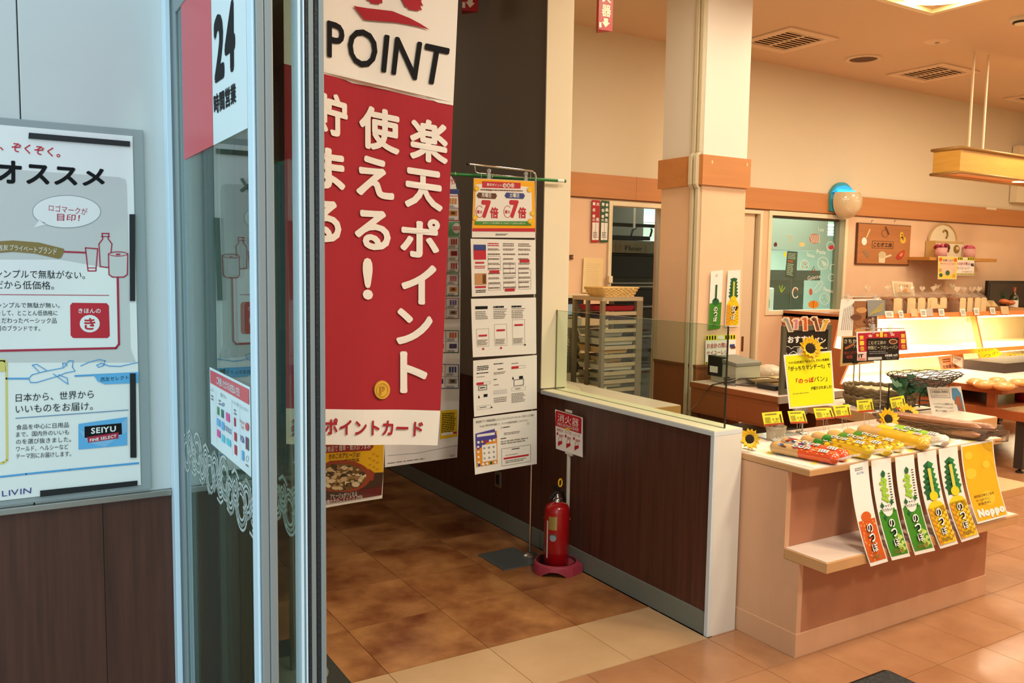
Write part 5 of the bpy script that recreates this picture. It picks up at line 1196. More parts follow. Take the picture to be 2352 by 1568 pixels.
for x, y in ((4.50, 4.16), (4.62, 4.18), (4.71, 4.13)): MB().ball((x, y, .862), .007, cm, 8, 6).build('knob', tr)
wb_ = thing('plastic_bag_bundle', 'crumpled white plastic bags on the register counter behind the tray', 'plastic bag', (4.80, 4.25, .8005))
b = MB(); b.ball((4.80, 4.24, .86), .09, mat('white_bag_plastic', (222, 210, 190), .3, alpha=.85, bump=1.0, bscale=30), 14, 9, (1.1, 1.2, .62)); b.build('bags', wb_)

# ---- chalk board with cut-outs
bb = thing('chalkboard', 'black chalkboard with white bread lettering standing on the register counter', 'chalkboard', (4.54, 3.70, .8005))
q = [(1797, 748), (1909, 746), (1914, 905), (1795, 905)]
wf_ = mat('grey_board_frame', (92, 88, 72), .5)
a = PY(1797, 748, 3.70); z0_ = .8005; x0, x1, z1 = a.x, PY(1909, 746, 3.7).x, a.z
b = MB(); fw = .036; b.box((x0, 3.69, z0_), (x0+fw, 3.712, z1), wf_).box((x1-fw, 3.69, z0_), (x1, 3.712, z1), wf_).box((x0+fw, 3.69, z1-fw), (x1-fw, 3.712, z1), wf_).box((x0+fw, 3.69, z0_), (x1-fw, 3.712, z0_+fw), wf_); b.build('frame', bb, bevel=.003)
box((x0+fw, 3.696, z0_+fw), (x1-fw, 3.706, z1-fw), mat('blackboard', (20, 20, 20), .4)).build('board', bb)
pr = Print(lambda x, y: PY(x, y, 3.6955), (0, -1, 0), .0008)
pr.text('おすすめ', [(1809, 772), (1869, 770), (1869, 787), (1809, 788)], paper, 1, .05); pr.text('パン', [(1868, 774), (1897, 775), (1896, 788), (1868, 788)], paper, 1, .04)
pr.line([(1804, 795), (1812, 796), (1817, 801), (1824, 796), (1840, 796)], 1.2, paper, 1); pr.line([(1880, 800), (1897, 800)], 1.2, paper, 1); pr.line([(1812, 813), (1822, 806), (1832, 812), (1838, 804)], 1.2, paper, 1); pr.line([(1803, 806), (1808, 814)], 1, paper, 1)
for x, y in ((1804, 795), (1898, 799)): pr.ell(x, y, 1.8, 1.8, paper, 1, 10)
pr.mb.build('chalk_lettering', bb)
cuts = [((1806, 736), (1817, 762), 'grey', (150, 150, 146)), ((1829, 738), (1828, 757), 'pink', (206, 130, 150)), ((1849, 734), (1850, 760), 'orange red', (206, 90, 40)), ((1871, 734), (1879, 760), 'brown spotted', (120, 66, 40)), ((1899, 740), (1889, 760), 'mustard yellow', (216, 176, 50))]
for (x0_, y0_), (x1_, y1_), nm, c_ in cuts:
    pr = Print(lambda x, y: PY(x, y, 3.685), (0, -1, 0), .0009); hl = mat('cutout_rim', (240, 214, 180), .5)
    dx = (x1_-x0_)/26; pr.base([(x0_-7, y0_-5), (x0_+6, y0_-6), (x1_+6, y1_), (x1_-6, y1_+1)], hl, th=.002); pr.poly([(x0_-12, y0_-2), (x0_-6, y0_-8), (x0_+6, y0_-8), (x0_+9, y0_-2), (x0_+2, y0_+3), (x0_-8, y0_+3)], hl, 0)
    pr.quad([(x0_-2.5, y0_-3), (x0_+3.5, y0_-3), (x1_+3.5, y1_-1.5), (x1_-3.5, y1_-1)], mat('cutout_'+nm.replace(' ', '_'), c_, .5), 1); pr.poly([(x0_-9, y0_-1), (x0_-2, y0_-5), (x0_+3, y0_-4), (x0_-3, y0_)], mat('cutout_'+nm.replace(' ', '_'), c_, .5), 2)
    p_ = PY(x1_, y1_, 3.685); tag(pr.mb.build('card_cutout', None, p_), '%s card cutout fixed to the top edge of the chalkboard' % nm, 'cutout', 'card cutouts on the chalkboard')

# ---- signs on rods
def rodsign(name, lab, Y, px0, px1, pyrod, pole, clips, zfoot):
    t = thing(name, lab, 'sign', (PY(pole[0], pole[1], Y).x, Y, zfoot))
    a = PY(px0, pyrod, Y); c_ = PY(px1, pyrod, Y)
    MB().tube([a+V((0, .004, 0)), c_+V((0, .004, 0))], .003, steel, 8).build('clip_rod', t)
    p0 = PY(pole[0], pyrod, Y); pf = V((PY(pole[2], pole[3], Y).x, Y+.006, zfoot)); MB().tube([p0+V((0, .006, 0)), pf], .0045, chrome, 8).build('pole', t)
    MB().lathe([(.001, .014), (.012, .013), (.05, .008), (.055, 0)], pf, steel, 20).build('foot', t)
    for x, y in clips:
        p_ = PY(x, y, Y-.006); MB().prism([(p_.x-.013, p_.y, p_.z+.03), (p_.x+.013, p_.y, p_.z+.03), (p_.x+.010, p_.y, p_.z-.022), (p_.x-.010, p_.y, p_.z-.022)], (0, .014, 0), clearp).build('clip', t)
    return t
t = rodsign('ranking_sign', 'red first place curry bread sign clipped to a chrome rod stand', 3.0, 1978, 2078, 754, (2026, 756, 2024, 943), ((2007, 757), (2047, 757)), .8005)
pr = Print(lambda x, y: PY(x, y, 3.0), (0, -1, 0), .0011); q = [(1967, 762), (2081, 757), (2086, 805), (1969, 811)]
pr.base(q, lami, th=.0015); pr.quad([(1970, 765), (2079, 760), (2083, 802), (1972, 808)], mat('sign_crimson', (178, 26, 52), .35), 1)
gy = mat('sign_gold', (242, 206, 70), .4)
for k, ch in enumerate('第1位'): pr.text(ch, [(1973+k*.8, 770+12.5*k), (1983+k*.8, 770+12.5*k), (1983+k*.8, 780+12.5*k), (1973+k*.8, 780+12.5*k)], gy, 2, .03); pr.text(ch, [(2068+k*.6, 766+12*k), (2078+k*.6, 766+12*k), (2078+k*.6, 776+12*k), (2068+k*.6, 776+12*k)], gy, 2, .03)
pr.text('第', R(2011, 766, 2018, 773), gy, 2, .03); pr.text('1', R(2020, 762, 2027, 774), gy, 2, .05); pr.text('位', R(2029, 766, 2037, 773), gy, 2, .03)
for x, y in ((1998, 770), (2049, 767)): pr.poly([(x-5, y-3), (x-2.5, y), (x, y-4), (x+2.5, y), (x+5, y-3), (x+4, y+4), (x-4, y+4)], mat('crown_pink', (226, 170, 160), .4), 2)
pr.quad([(1990, 777), (2063, 775), (2064, 826), (1991, 829)], mat('sign_black', (20, 20, 22), .3), 3)
cy_ = mat('chalk_cream', (216, 206, 170), .5)
pr.text('こむぎ工房の', [(1993, 783), (2033, 782), (2033, 790), (1993, 791)], cy_, 4, .0); pr.text('特製ビーフカレーパン', [(1992, 794), (2061, 792), (2061, 801), (1992, 803)], cy_, 4, .0)
pr.ell(2050, 784, 10, 6, mat('curry_bread_rim', (206, 170, 130), .4), 4, 20); pr.ell(2050, 784, 8, 4.2, mat('curry_bread', (96, 44, 24), .4), 5, 20)
pr.fake([(1995, 805), (2040, 804), (2040, 812), (1995, 814)], 2, grey_ink, 4); pr.text('本体価格 140円', [(2031, 813), (2060, 812), (2060, 818), (2031, 819)], paper, 4, .02); pr.text('税込 151円', [(2034, 820), (2058, 819), (2058, 824), (2034, 825)], grey_ink, 4); pr.quad([(1992, 820), (2024, 819), (2024, 825), (1992, 827)], mat('grey_label', (190, 190, 186), .5), 4)
pr.quad([(1969, 811), (1990, 810), (1990, 828), (1968, 828)], mat('pink_lower_card', (226, 190, 180), .4), 1); pr.text('IT', R(1971, 813, 1982, 821), ink, 2, .05); pr.fake(R(1970, 822, 1988, 827), 2, redp, 2)
pr.mb.build('sign_face', t)
t = rodsign('bake_time_sign', 'black baking time sign in thin wooden frame left of the red sign', 3.2, 1950, 1985, 775, (1967, 780, 1959, 938), (), .8005)
pr = Print(lambda x, y: PY(x, y, 3.2), (0, -1, 0), .0011)
pr.base([(1934, 772), (2006, 770), (2008, 833), (1930, 841)], mat('thin_wood_frame', (206, 168, 112), .5), th=.004); pr.quad([(1937, 775), (2003, 773), (2004, 829), (1935, 834)], mat('sign_black', (20, 20, 22), .3), 1)
pr.text('さちか', [(1938, 779), (1967, 778), (1967, 788), (1938, 788)], cy_, 2, .01); pr.text('パ', R(1960, 791, 1968, 799), cy_, 2, .0)
for k in range(5): pr.ell(1943+4*k, 799-2*k, 3.4, 3, mat('twist_bread', (170, 100, 60), .5), 2, 10)
rt_ = mat('sign_red_text', (160, 60, 50), .5); pr.text('焼き上がり', [(1938, 807), (1966, 805), (1966, 812), (1938, 814)], rt_, 2, .01); pr.text('時間', [(1943, 816), (1957, 815), (1957, 823), (1943, 824)], rt_, 2, .02)
pr.mb.build('sign_face', t); box((PY(1958, 834, 3.2).x, 3.19, PY(1958, 834, 3.2).z), (PY(1968, 834, 3.2).x, 3.198, PY(1968, 829, 3.2).z), black).build('clip', t)
t = rodsign('photo_sign', 'large white sign with bread photo and silver card on a clip rod', 4.2, 1940, 2015, 682, (1978, 684, 1985, 860), ((1949, 684), (2011, 684)), .0)
pr = Print(lambda x, y: PY(x, y, 4.2), (0, -1, 0), .0015); q = [(1932, 687), (2018, 686), (2016, 776), (1922, 773)]
pr.base(q, paper, th=.0015); pr.poly([(1962, 691), (1992, 691), (1990, 770), (1958, 771)], mat('loaf_photo', (150, 100, 62), .4), 1); pr.poly([(1990, 691), (2014, 691), (2014, 772), (1985, 772)], mat('loaf_photo_dark', (92, 56, 40), .4), 1)
for k, (x, y, m_) in enumerate(((1970, 700, 1), (1978, 712, 0), (1966, 728, 2), (1976, 742, 1), (1994, 738, 2), (2002, 760, 1), (1975, 760, 0))): pr.ell(x, y, 13, 7, (mat('loaf_hi', (196, 150, 98), .4), mat('loaf_mid', (150, 104, 70), .4), mat('loaf_low', (110, 66, 48), .4))[m_], 2, 14)
for k in range(6): pr.fake([(1958-4*k, 698+2*k), (1960-4*k, 698+2*k), (1956-4.6*k, 758), (1954-4.6*k, 758)], 22, grey_ink, 2, fill=.6, seg=1)
pr.quad([(1990, 689), (2031, 689), (2031, 724), (1992, 727)], mat('silver_card', (150, 158, 160), .35, metal=.2), 4)
for k in range(4): pr.line([(1996+6*k, 722-2*k), (2026, 696+5*k)], 2.2, mat('silver_card_gold', (186, 176, 90), .4), 5)
pr.text('おり', [(2000, 728), (2007, 728), (2007, 746), (2000, 746)], paper, 5, 0, 2, True); pr.text('ベケ', [(1992, 732), (1999, 732), (1999, 750), (1992, 750)], paper, 5, 0, 2, True)
pr.mb.build('sign_face', t)

# ---- wicker trays
wv = mat('grey_brown_wicker', (134, 116, 84), .7, var=.25, vscale=30)
def wick(c, rx, ry, z, lab, liner=True):
    t = thing('wicker_tray', lab, 'tray', (c[0], c[1], z), 'stacked wicker trays'); b = MB()
    for k in range(4):
        b.tube([(c[0]+(rx*(.92+.025*k)+.004*(-1)**(i+k))*cos(2*pi*i/40), c[1]+(ry*(.92+.025*k)+.004*(-1)**(i+k))*sin(2*pi*i/40), z+.008+.012*k) for i in range(40)], .007, wv, 6, closed=True)
    b.build('woven_rim', t); pts = [(c[0]+rx*.9*cos(a), c[1]+ry*.9*sin(a), z+.034) for a in [2*pi*i/32 for i in range(32)]]
    MB().prism(pts, (0, 0, .003), mat('wicker_liner', (222, 206, 160), .7) if liner else wv).build('liner' if liner else 'bottom', t)
    bd = MB(); bd.tube([(c[0]+(rx*1.0)*cos(2*pi*i/48), c[1]+ry*sin(2*pi*i/48), z+.054+.004*(-1)**i) for i in range(48)], .010, wv, 6, closed=True); bd.build('braided_edge', t)
wick((4.49, 3.12), .165, .21, .802, 'lower wicker tray of the stack on the low counter', False); wick((4.50, 3.12), .175, .22, .858, 'upper lined wicker tray of the stack on the low counter')
# ---- wire basket stand with ivy
ws = thing('wire_basket_stand', 'black wire basket on a stand with ivy leaves and a hanging notice', 'basket stand', (4.58, 2.72, .8005))
b = MB(); bw_ = mat('black_wire', (26, 30, 24), .5); cx_, cy_2 = 4.555, 2.88
zt_ = PY(2140, 862, 2.88).z
for k in range(7):
    b.tube([(cx_+(.27-.018*k)*cos(2*pi*i/40), cy_2+(.16-.012*k)*sin(2*pi*i/40)+.004*sin(i*3+k), zt_+.012-.010*k+.004*sin(i*1.7+k*2)) for i in range(40)], .0028, bw_, 5, closed=True)
for i in range(26): a = 2*pi*i/26; b.tube([(cx_+.27*cos(a), cy_2+.16*sin(a), zt_+.015), (cx_+.20*cos(a+.25), cy_2+.115*sin(a+.25), zt_-.03), (cx_+.14*cos(a+.3), cy_2+.075*sin(a+.3), zt_-.055)], .0022, bw_, 5)
for j in range(5): b.tube([(cx_-.18+.09*j, cy_2-.07, zt_-.052), (cx_-.18+.09*j, cy_2+.07, zt_-.052)], .002, bw_, 5)
b.build('wire_basket', ws)
b = MB(); zb_ = .803
for x, y in ((4.36, 2.86), (4.66, 2.86), (4.36, 2.97), (4.66, 2.97)): b.tube([(x, y, zt_-.045), (x, y, zb_)], .004, bw_, 6)
for z in (.815, .845): b.tube([(4.34, 2.86, z), (4.68, 2.86, z), (4.68, 2.97, z), (4.34, 2.97, z)], .004, bw_, 6, closed=True)
b.build('stand_frame', ws)
def leafmesh():
    pts = [(0, 0), (.35, -.15), (.5, .1), (.38, .28), (.45, .55), (.2, .5), (0, 1), (-.2, .5), (-.45, .55), (-.38, .28), (-.5, .1), (-.35, -.15)]
    b = MB(); b.add([(x*.05, y*.05, .006*abs(x)*2) for x, y in pts]+[(0, .017, -.002)], [(i, (i+1) % 12, 12) for i in range(12)], leafm, True); return b.build('ivy_leaf', ws, M=Matrix())
lm = leafmesh(); random.seed(12)
for k in range(34):
    o = lm if k == 0 else lm.copy()
    if k: C.objects.link(o); o.parent = ws
    u = random.random(); pxx, pyy = random.choice([(random.uniform(2052, 2100), random.uniform(872, 908)), (random.uniform(2060, 2098), random.uniform(880, 905)), (random.uniform(2112, 2128), random.uniform(893, 905))])
    p_ = PY(pxx, pyy, 2.83+.05*random.random()); o.location = p_-ws.location; o.rotation_euler = (radians(60)+random.uniform(-.8, .8), random.uniform(-1, 1), random.uniform(-3, 3)); s_ = random.uniform(.8, 1.6); o.scale = (s_, s_, s_)
MB().tube([PY(2082, 905, 2.86), PY(2081, 930, 2.86), V((PY(2080, 950, 2.86).x, 2.86, .80))], .0035, bw_, 6).build('ivy_stem', ws)
t = thing('handwritten_notice', 'laminated handwritten notice hanging from the wire basket', 'notice', (4.45, 2.80, .82))
pr = Print(lambda x, y: PY(x, y, 2.80), (0, -1, 0), .0009); q = [(2129, 888), (2207, 887), (2222, 966), (2142, 959)]
pr.base(q, mat('pale_laminate', (214, 214, 204), .15, coat=.5), th=.0015); s_ = sub_(q)
pr.frame(s_(.08, .1, .62, .34), grey_ink, 1, .8); pr.text('北海道産小麦使用', s_(.1, .13, .58, .2), ink, 2, 0); pr.text('ふんわりしてもちもち', s_(.1, .24, .55, .31), grey_ink, 2, 0)
for k in range(4): pr.text(('しっとりとした食感がおいしい', 'お好みのジャムやクリームを', 'つけて召し上がって下さい。', 'ギフトにも最適です'), s_(0, 0, 1, 1), ink, 2) if False else pr.text(('しっとりとした食感が人気', 'お好みのクリームつけて', '焼いても美味しいです', 'ぜひお試し下さい'.strip())[k], s_(.10+.01*k, .50+.11*k, .66, .57+.11*k), ink, 2, 0)
pr.poly([bil(q, .72, .05), bil(q, .86, .05), bil(q, .95, .2), bil(q, .96, .9), bil(q, .80, .92), bil(q, .78, .5), bil(q, .68, .35)], mat('brush_blue', (70, 130, 170), .4), 2); pr.poly([bil(q, .80, .28), bil(q, .90, .30), bil(q, .93, .9), bil(q, .83, .92), bil(q, .80, .55), bil(q, .72, .5)], mat('brush_brown', (150, 90, 66), .4), 3)
pr.mb.build('sheet', t)
for x in (2165, 2180): p_ = PY(x, 884, 2.797); MB().tube([p_+V((.008*cos(a), 0, .010*sin(a))) for a in [2*pi*i/14 for i in range(14)]], .0015, bw_, 5, closed=True).build('hanging_ring', t)
# ---- lit bread display case along the back wall
dc = thing('display_case', 'long lit bread display case with two shelves along the back wall', 'display case', (9, 5.5, 0))
cw_ = mat('case_white_laminate', (244, 232, 200), .35); oe = mat('case_orange_edge', (226, 132, 70), .4)
prof = [(5.99, 1.190), (5.30, 1.183), (5.36, .857), (5.235, .848), (5.19, .70), (5.265, .515), (5.05, .487), (5.05, 0), (5.99, 0)]
MB().prism([(6.95, y, z) for y, z in prof], (.03, 0, 0), mat('case_brown_side', (176, 104, 62), .45)).build('end_panel', dc)
box((6.95, 5.27, 1.130), (9.28, 5.99, 1.150), cw_).build('top_board', dc); box((9.285, 5.27, 1.130), (11.55, 5.99, 1.150), cw_).build('top_board', dc)
box((6.95, 5.262, 1.128), (9.70, 5.285, 1.178), oe).build('top_front_edge', dc, bevel=.003); box((9.705, 5.262, 1.128), (11.55, 5.285, 1.178), oe).build('top_front_edge', dc, bevel=.003)
box((6.95, 5.285, 1.150), (11.55, 5.99, 1.160), mat('case_top', (200, 130, 80), .4)).build('top_surface', dc)
box((6.98, 5.14, .755), (9.28, 5.99, .775), cw_).build('middle_board', dc); box((9.285, 5.14, .755), (11.55, 5.99, .775), cw_).build('middle_board', dc)
box((6.98, 5.125, .742), (9.30, 5.145, .790), oe).build('middle_front_edge', dc, bevel=.003); box((9.305, 5.115, .742), (11.55, 5.135, .790), oe).build('middle_front_edge', dc, bevel=.003)
box((6.98, 5.03, .44), (11.55, 5.99, .47), cw_).build('bottom_board', dc); box((6.98, 5.02, .41), (11.55, 5.04, .485), oe).build('bottom_front_edge', dc, bevel=.003)
box((6.98, 5.96, .47), (9.28, 5.985, 1.13), cw_).build('back_panel', dc); box((9.29, 5.96, .47), (10.4, 5.985, 1.13), cw_).build('back_panel', dc); box((10.41, 5.96, .47), (11.55, 5.985, 1.13), cw_).build('back_panel', dc)
box((6.98, 5.09, .03), (11.55, 5.12, .41), counterw).build('lower_front_panel', dc)
for x, y0_, z0_, y1_, z1_ in ((9.25, 5.30, 1.128, 5.20, .78), (9.25, 5.2, .745, 5.1, .48), (10.6, 5.30, 1.128, 5.20, .78)):
    MB().prism([(x, y0_, z0_), (x, y0_+.06, z0_), (x, y1_+.06, z1_), (x, y1_, z1_)], (.03, 0, 0), oe).build('slanted_divider', dc)
glow = mat('tube_glow', (255, 222, 150), .5, emit=30)
for z, x0, x1 in ((1.112, 7.1, 8.9), (.727, 7.1, 8.9), (1.112, 9.5, 10.5), (.727, 9.5, 10.9)):
    y_ = 5.40 if z > 1 else 5.26
    b = MB().cyl((x0, y_, z), (x1, y_, z), .013, glow, 10); b.build('lamp_tube', dc); MB().box((x0-.02, y_-.02, z+.012), (x1+.02, y_+.02, z+.022), cream).build('lamp_batten', dc)
area('case_lamp_light', (8.0, 5.42, 1.095), 1.7, .05, 90, (1, .86, .60)); area('case_lamp_light', (8.0, 5.28, .71), 1.7, .05, 70, (1, .86, .60)); area('case_lamp_light', (10.2, 5.4, 1.09), 1.2, .05, 20, (1, .80, .5)); area('case_lamp_light', (10.2, 5.28, .71), 1.2, .05, 20, (1, .80, .5))
# small orange notice under the top board
pr = Print(lambda x, y: PY(x, y, 5.5), (0, -1, 0), .001); q = [(2222, 727), (2258, 727), (2259, 746), (2220, 738)]; pr.base(q, mat('orange_card', (236, 120, 70), .5), th=.002)
tag(pr.mb.build('orange_card', None, PY(2240, 740, 5.5)), 'plain orange card hanging under the top board of the lit case', 'card')
# loaves in bags
crumb = mat('bread_crumb', (232, 206, 150), .8, var=.05, vscale=40, bump=.3, bscale=200); lcr = mat('loaf_crust', (150, 90, 44), .5, var=.2, vscale=12)
bagf = mat('bread_bag_film', (245, 236, 215), .1, alpha=.16, coat=.6); bagt = mat('bread_bag_tuft', (245, 232, 205), .15, alpha=.55, coat=.6)
def loaf(x, y, w_, d_, h_, lab, whole=False, rz=0, bag=True):
    hk = .74 if whole else .88
    t = thing('bagged_loaf', lab, 'bread', (x, y, 1.163), 'bagged loaves on top of the lit display case', rz); b = MB()
    pf = [(-w_/2, 0), (w_/2, 0), (w_/2, h_*(hk-.02))]+[(w_/2*1.08*cos(a), h_*hk+h_*(1-hk)*sin(a)) for a in [pi*i/8 for i in range(9)]]+[(-w_/2, h_*(hk-.02))]
    n = len(pf); vs = [V((a, -d_/2, z)) for a, z in pf]+[V((a, d_/2, z)) for a, z in pf]
    b.add(vs, [(i, (i+1) % n, n+(i+1) % n, n+i) for i in range(n)], lcr, False); b.add(vs[n:], [tuple(range(n))[::-1]], lcr)
    if whole: b.add([V((a*1.0, -d_/2, z)) for a, z in pf], [tuple(range(n))], lcr); b.build('loaf', t, M=Matrix())
    else:
        b.build('crust', t, M=Matrix()); c_ = MB(); c_.add([V((a*.93, -d_/2-.002, z*.95+.004)) for a, z in pf]+[V((a*.93, -d_/2+.01, z*.95+.004)) for a, z in pf], [tuple(range(n))]+[(i, n+i, n+(i+1) % n, (i+1) % n) for i in range(n)], crumb); c_.build('cut_face', t, M=Matrix())
    if not bag: return t
    f = MB(); m = 12; vs = []
    for rr, z in ((1.12, .004), (1.16, h_*.6), (1.0, h_*1.04), (.5, h_*1.18), (.12, h_*1.30)):
        vs += [V((rr*w_/2*1.15*cos(2*pi*j/m)*(1.15 if z < h_ else 1), rr*d_/2*1.2*sin(2*pi*j/m), z)) for j in range(m)]
    f.add(vs, [(i*m+j, i*m+(j+1) % m, (i+1)*m+(j+1) % m, (i+1)*m+j) for i in range(4) for j in range(m)], bagf, False); f.build('bag', t, M=Matrix())
    g_ = MB(); vs = [V((0, 0, h_*1.28))]
    for k in range(14): a = 2*pi*k/14; r_ = random.uniform(.03, .055); vs.append(V((r_*cos(a), r_*sin(a)*.6, h_*1.28+random.uniform(.03, .075))))
    g_.add(vs, [(0, i, i % 14+1) for i in range(1, 15)], bagt); g_.build('twisted_tuft', t, M=Matrix())
    return t
random.seed(31)
ord_ = ['leftmost bagged loaf beside the silver card sign', 'sliced bagged loaf, second from the left on the case', 'sliced bagged loaf in front of the framed certificate, left', 'sliced bagged loaf in front of the framed certificate, right', 'wider bagged loaf right of the certificate', 'sliced bagged loaf just left of the round loaves']
for k, (px_, w_) in enumerate(((1998, .12), (2045, .13), (2076, .13), (2099, .12), (2124, .16), (2149, .11))):
    p_ = PY(px_, 720, 5.46); loaf(p_.x, 5.50, w_*1.15, .24, .175, ord_[k])
for k, px_ in enumerate((2177, 2202)): 
    p_ = PY(px_, 715, 5.60); loaf(p_.x+(-.03, .05)[k], 5.72, .20, .18, .19, ('dark round loaf in a bag, left of the two', 'dark round loaf in a bag, right of the two')[k], True)
for k, px_ in enumerate((2196, 2217, 2230, 2248)):
    p_ = PY(px_, 715, 5.42); loaf(p_.x, 5.42+.02*(k % 2), .12, .14, .170, ('narrow sliced loaf in front of the round loaves', 'narrow sliced loaf, second after the round loaves', 'narrow bagged loaf whose film hangs over the shelf edge', 'last narrow bagged loaf before the wooden trays')[k])
bs = mat('black_shelf_board', (26, 20, 16), .5)
for x0_, x1_, lab in ((2034, 2112, 'black display board under the left loaves'), (2196, 2240, 'black display board under the narrow loaves')):
    a, c_ = PY(x0_, 720, 5.35), PY(x1_, 720, 5.35); o = box((a.x, 5.32, 1.1605), (c_.x, 5.56, 1.1635), bs).build('display_board', None, ((a.x+c_.x)/2, 5.4, 1.1605)); tag(o, lab, 'board')
a, c_ = PY(2135, 720, 5.36), PY(2172, 720, 5.36)
t = thing('slanted_wood_basket', 'brown wooden basket with sandwich wedges between the loaf groups', 'basket', ((a.x+c_.x)/2, 5.38, 1.1605))
MB().prism([(a.x, 5.33, 1.161), (c_.x-.05, 5.33, 1.161), (c_.x, 5.33, 1.215), (a.x-.03, 5.33, 1.215)], (0, .1, 0), mat('basket_brown', (120, 66, 34), .6)).build('tray', t)
MB().prism([(a.x+.02, 5.36, 1.216), (a.x+.26, 5.36, 1.216), (a.x+.03, 5.36, 1.31)], (0, .08, 0), crumb).build('sandwich_wedge', t)
for k, (p0_, p1_) in enumerate(((2254, 2300), (2300, 2335))):
    a, c_ = PY(p0_, 700, 5.42), PY(p1_, 700, 5.42); wm = mat('tray_wood_%d' % k, ((150, 104, 58), (190, 146, 92))[k], .6, var=.1, vscale=9)
    t = thing('wooden_tray', ('darker wooden tray holding wedges at the right of the case', 'lighter wooden tray holding pretzels at the right of the case')[k], 'tray', ((a.x+c_.x)/2, 5.42, 1.1605), 'wooden trays on the lit case')
    x0_, x1_ = a.x+.01, c_.x-.01; b = MB(); b.box((x0_, 5.33, 1.161), (x1_, 5.345, 1.225-.02*k), wm).box((x0_, 5.50, 1.161), (x1_, 5.515, 1.225-.02*k), wm).box((x0_, 5.345, 1.161), (x0_+.015, 5.50, 1.225-.02*k), wm).box((x1_-.015, 5.345, 1.161), (x1_, 5.50, 1.225-.02*k), wm).box((x0_+.015, 5.345, 1.161), (x1_-.015, 5.50, 1.17), wm); b.build('tray_body', t)
    if k == 0:
        for j in range(2): MB().prism([(x0_+.04+.15*j, 5.40, 1.172), (x0_+.24+.15*j, 5.40, 1.172), (x0_+.06+.13*j, 5.40, 1.29)], (0, .07, 0), crumb).build('sandwich_wedge', t)
pz = thing('twisted_bun', 'shiny orange brown twisted bun on the lighter wooden tray', 'bread', PY(2313, 692, 5.42))
for k, x in enumerate((2306, 2320)): MB().ball(PY(x, 690+3*k, 5.42)+V((0, 0, -.01)), .055, mat('glazed_bun', (206, 110, 60), .25, coat=.6), 14, 8, (1.1, 1, .55)).build('bun_lobe', pz)
p_ = PY(2338, 700, 5.45); bt = thing('wine_bottle', 'dark green bottle with white label at the right end of the case', 'bottle', (p_.x, 5.5, 1.1605))
MB().lathe([(.001, 1.161), (.046, 1.161), (.048, 1.17), (.048, 1.30), (.040, 1.335), (.018, 1.36), (.016, 1.385)], (p_.x, 5.5, 0), mat('bottle_green', (36, 46, 18), .06, coat=1), 20).build('body', bt)
MB().lathe([(.017, 1.38), (.018, 1.44), (.001, 1.441)], (p_.x, 5.5, 0), mat('bottle_capsule', (150, 70, 40), .4), 16).build('capsule', bt)
MB().lathe([(.0488, 1.185), (.0488, 1.285)], (p_.x, 5.5, 0), paper, 20).build('label', bt)
# framed certificate, black board, plant, price cards
t = thing('framed_certificate', 'white framed certificate standing behind the bagged loaves', 'picture frame', PY(2075, 690, 5.62))
pr = Print(lambda x, y: PY(x, y, 5.62), (0, -1, 0), .002); q = [(2048, 645), (2096, 648), (2103, 684), (2054, 684)]; pr.base(q, cream, th=.01); pr.quad(sub_(q)(.1, .12, .9, .9), mat('certificate_paper', (222, 200, 160), .5), 1); pr.text('パン工房', sub_(q)(.3, .2, .75, .32), olive, 2); pr.ell(2078, 667, 6, 4, mat('certificate_pink', (220, 150, 110), .5), 2, 14); pr.fake(sub_(q)(.2, .65, .8, .85), 3, olive, 2); pr.mb.build('frame_and_print', t); p_ = PY(2078, 684, 5.62); MB().box((p_.x-.1, 5.63, 1.1605), (p_.x+.1, 5.66, p_.z+.03), cream).build('easel_foot', t)
t = thing('black_picture_board', 'black framed board leaning at the right edge behind the bottle', 'board', (10.9, 5.78, 1.161))
box((10.29, 5.76, 1.162), (11.5, 5.80, 1.51), black).build('frame', t, bevel=.004); box((10.33, 5.757, 1.2), (11.46, 5.760, 1.475), mat('board_inner', (34, 28, 24), .3)).build('panel', t)
t = thing('small_plant', 'small spiky green plant beside the bottle on the case', 'plant', PY(2308, 690, 5.6))
p_ = PY(2306, 685, 5.6)
for k in range(16):
    a = random.uniform(.3, 2.84); l_ = random.uniform(.06, .14); MB().tube([p_+V((0, 0, -.05)), p_+V((l_*.5*cos(a), random.uniform(-.03, .03), l_*.45*sin(a)-.02)), p_+V((l_*cos(a), random.uniform(-.04, .04), l_*sin(a)))], .003, mat('plant_teal', (50, 84, 64), .5), 5, radii=[.005, .004, .0008]).build('leaf_blade', t)
MB().lathe([(.001, -.09), (.03, -.09), (.045, -.04), (.001, -.04)], p_, mat('plant_pot', (60, 44, 30), .5), 14).build('pot', t)
pl_ = ['wide price card left of the orange shelf edge', 'price card, second on the top shelf edge', 'tan card hanging near the middle loaves', 'price card beside the grey card', 'blank grey card on the shelf edge', 'price card under the wooden basket', 'price card left of the hanging film', 'price card right of the hanging film', 'price card on the right-hand shelf segment', 'tan double card near the right end']
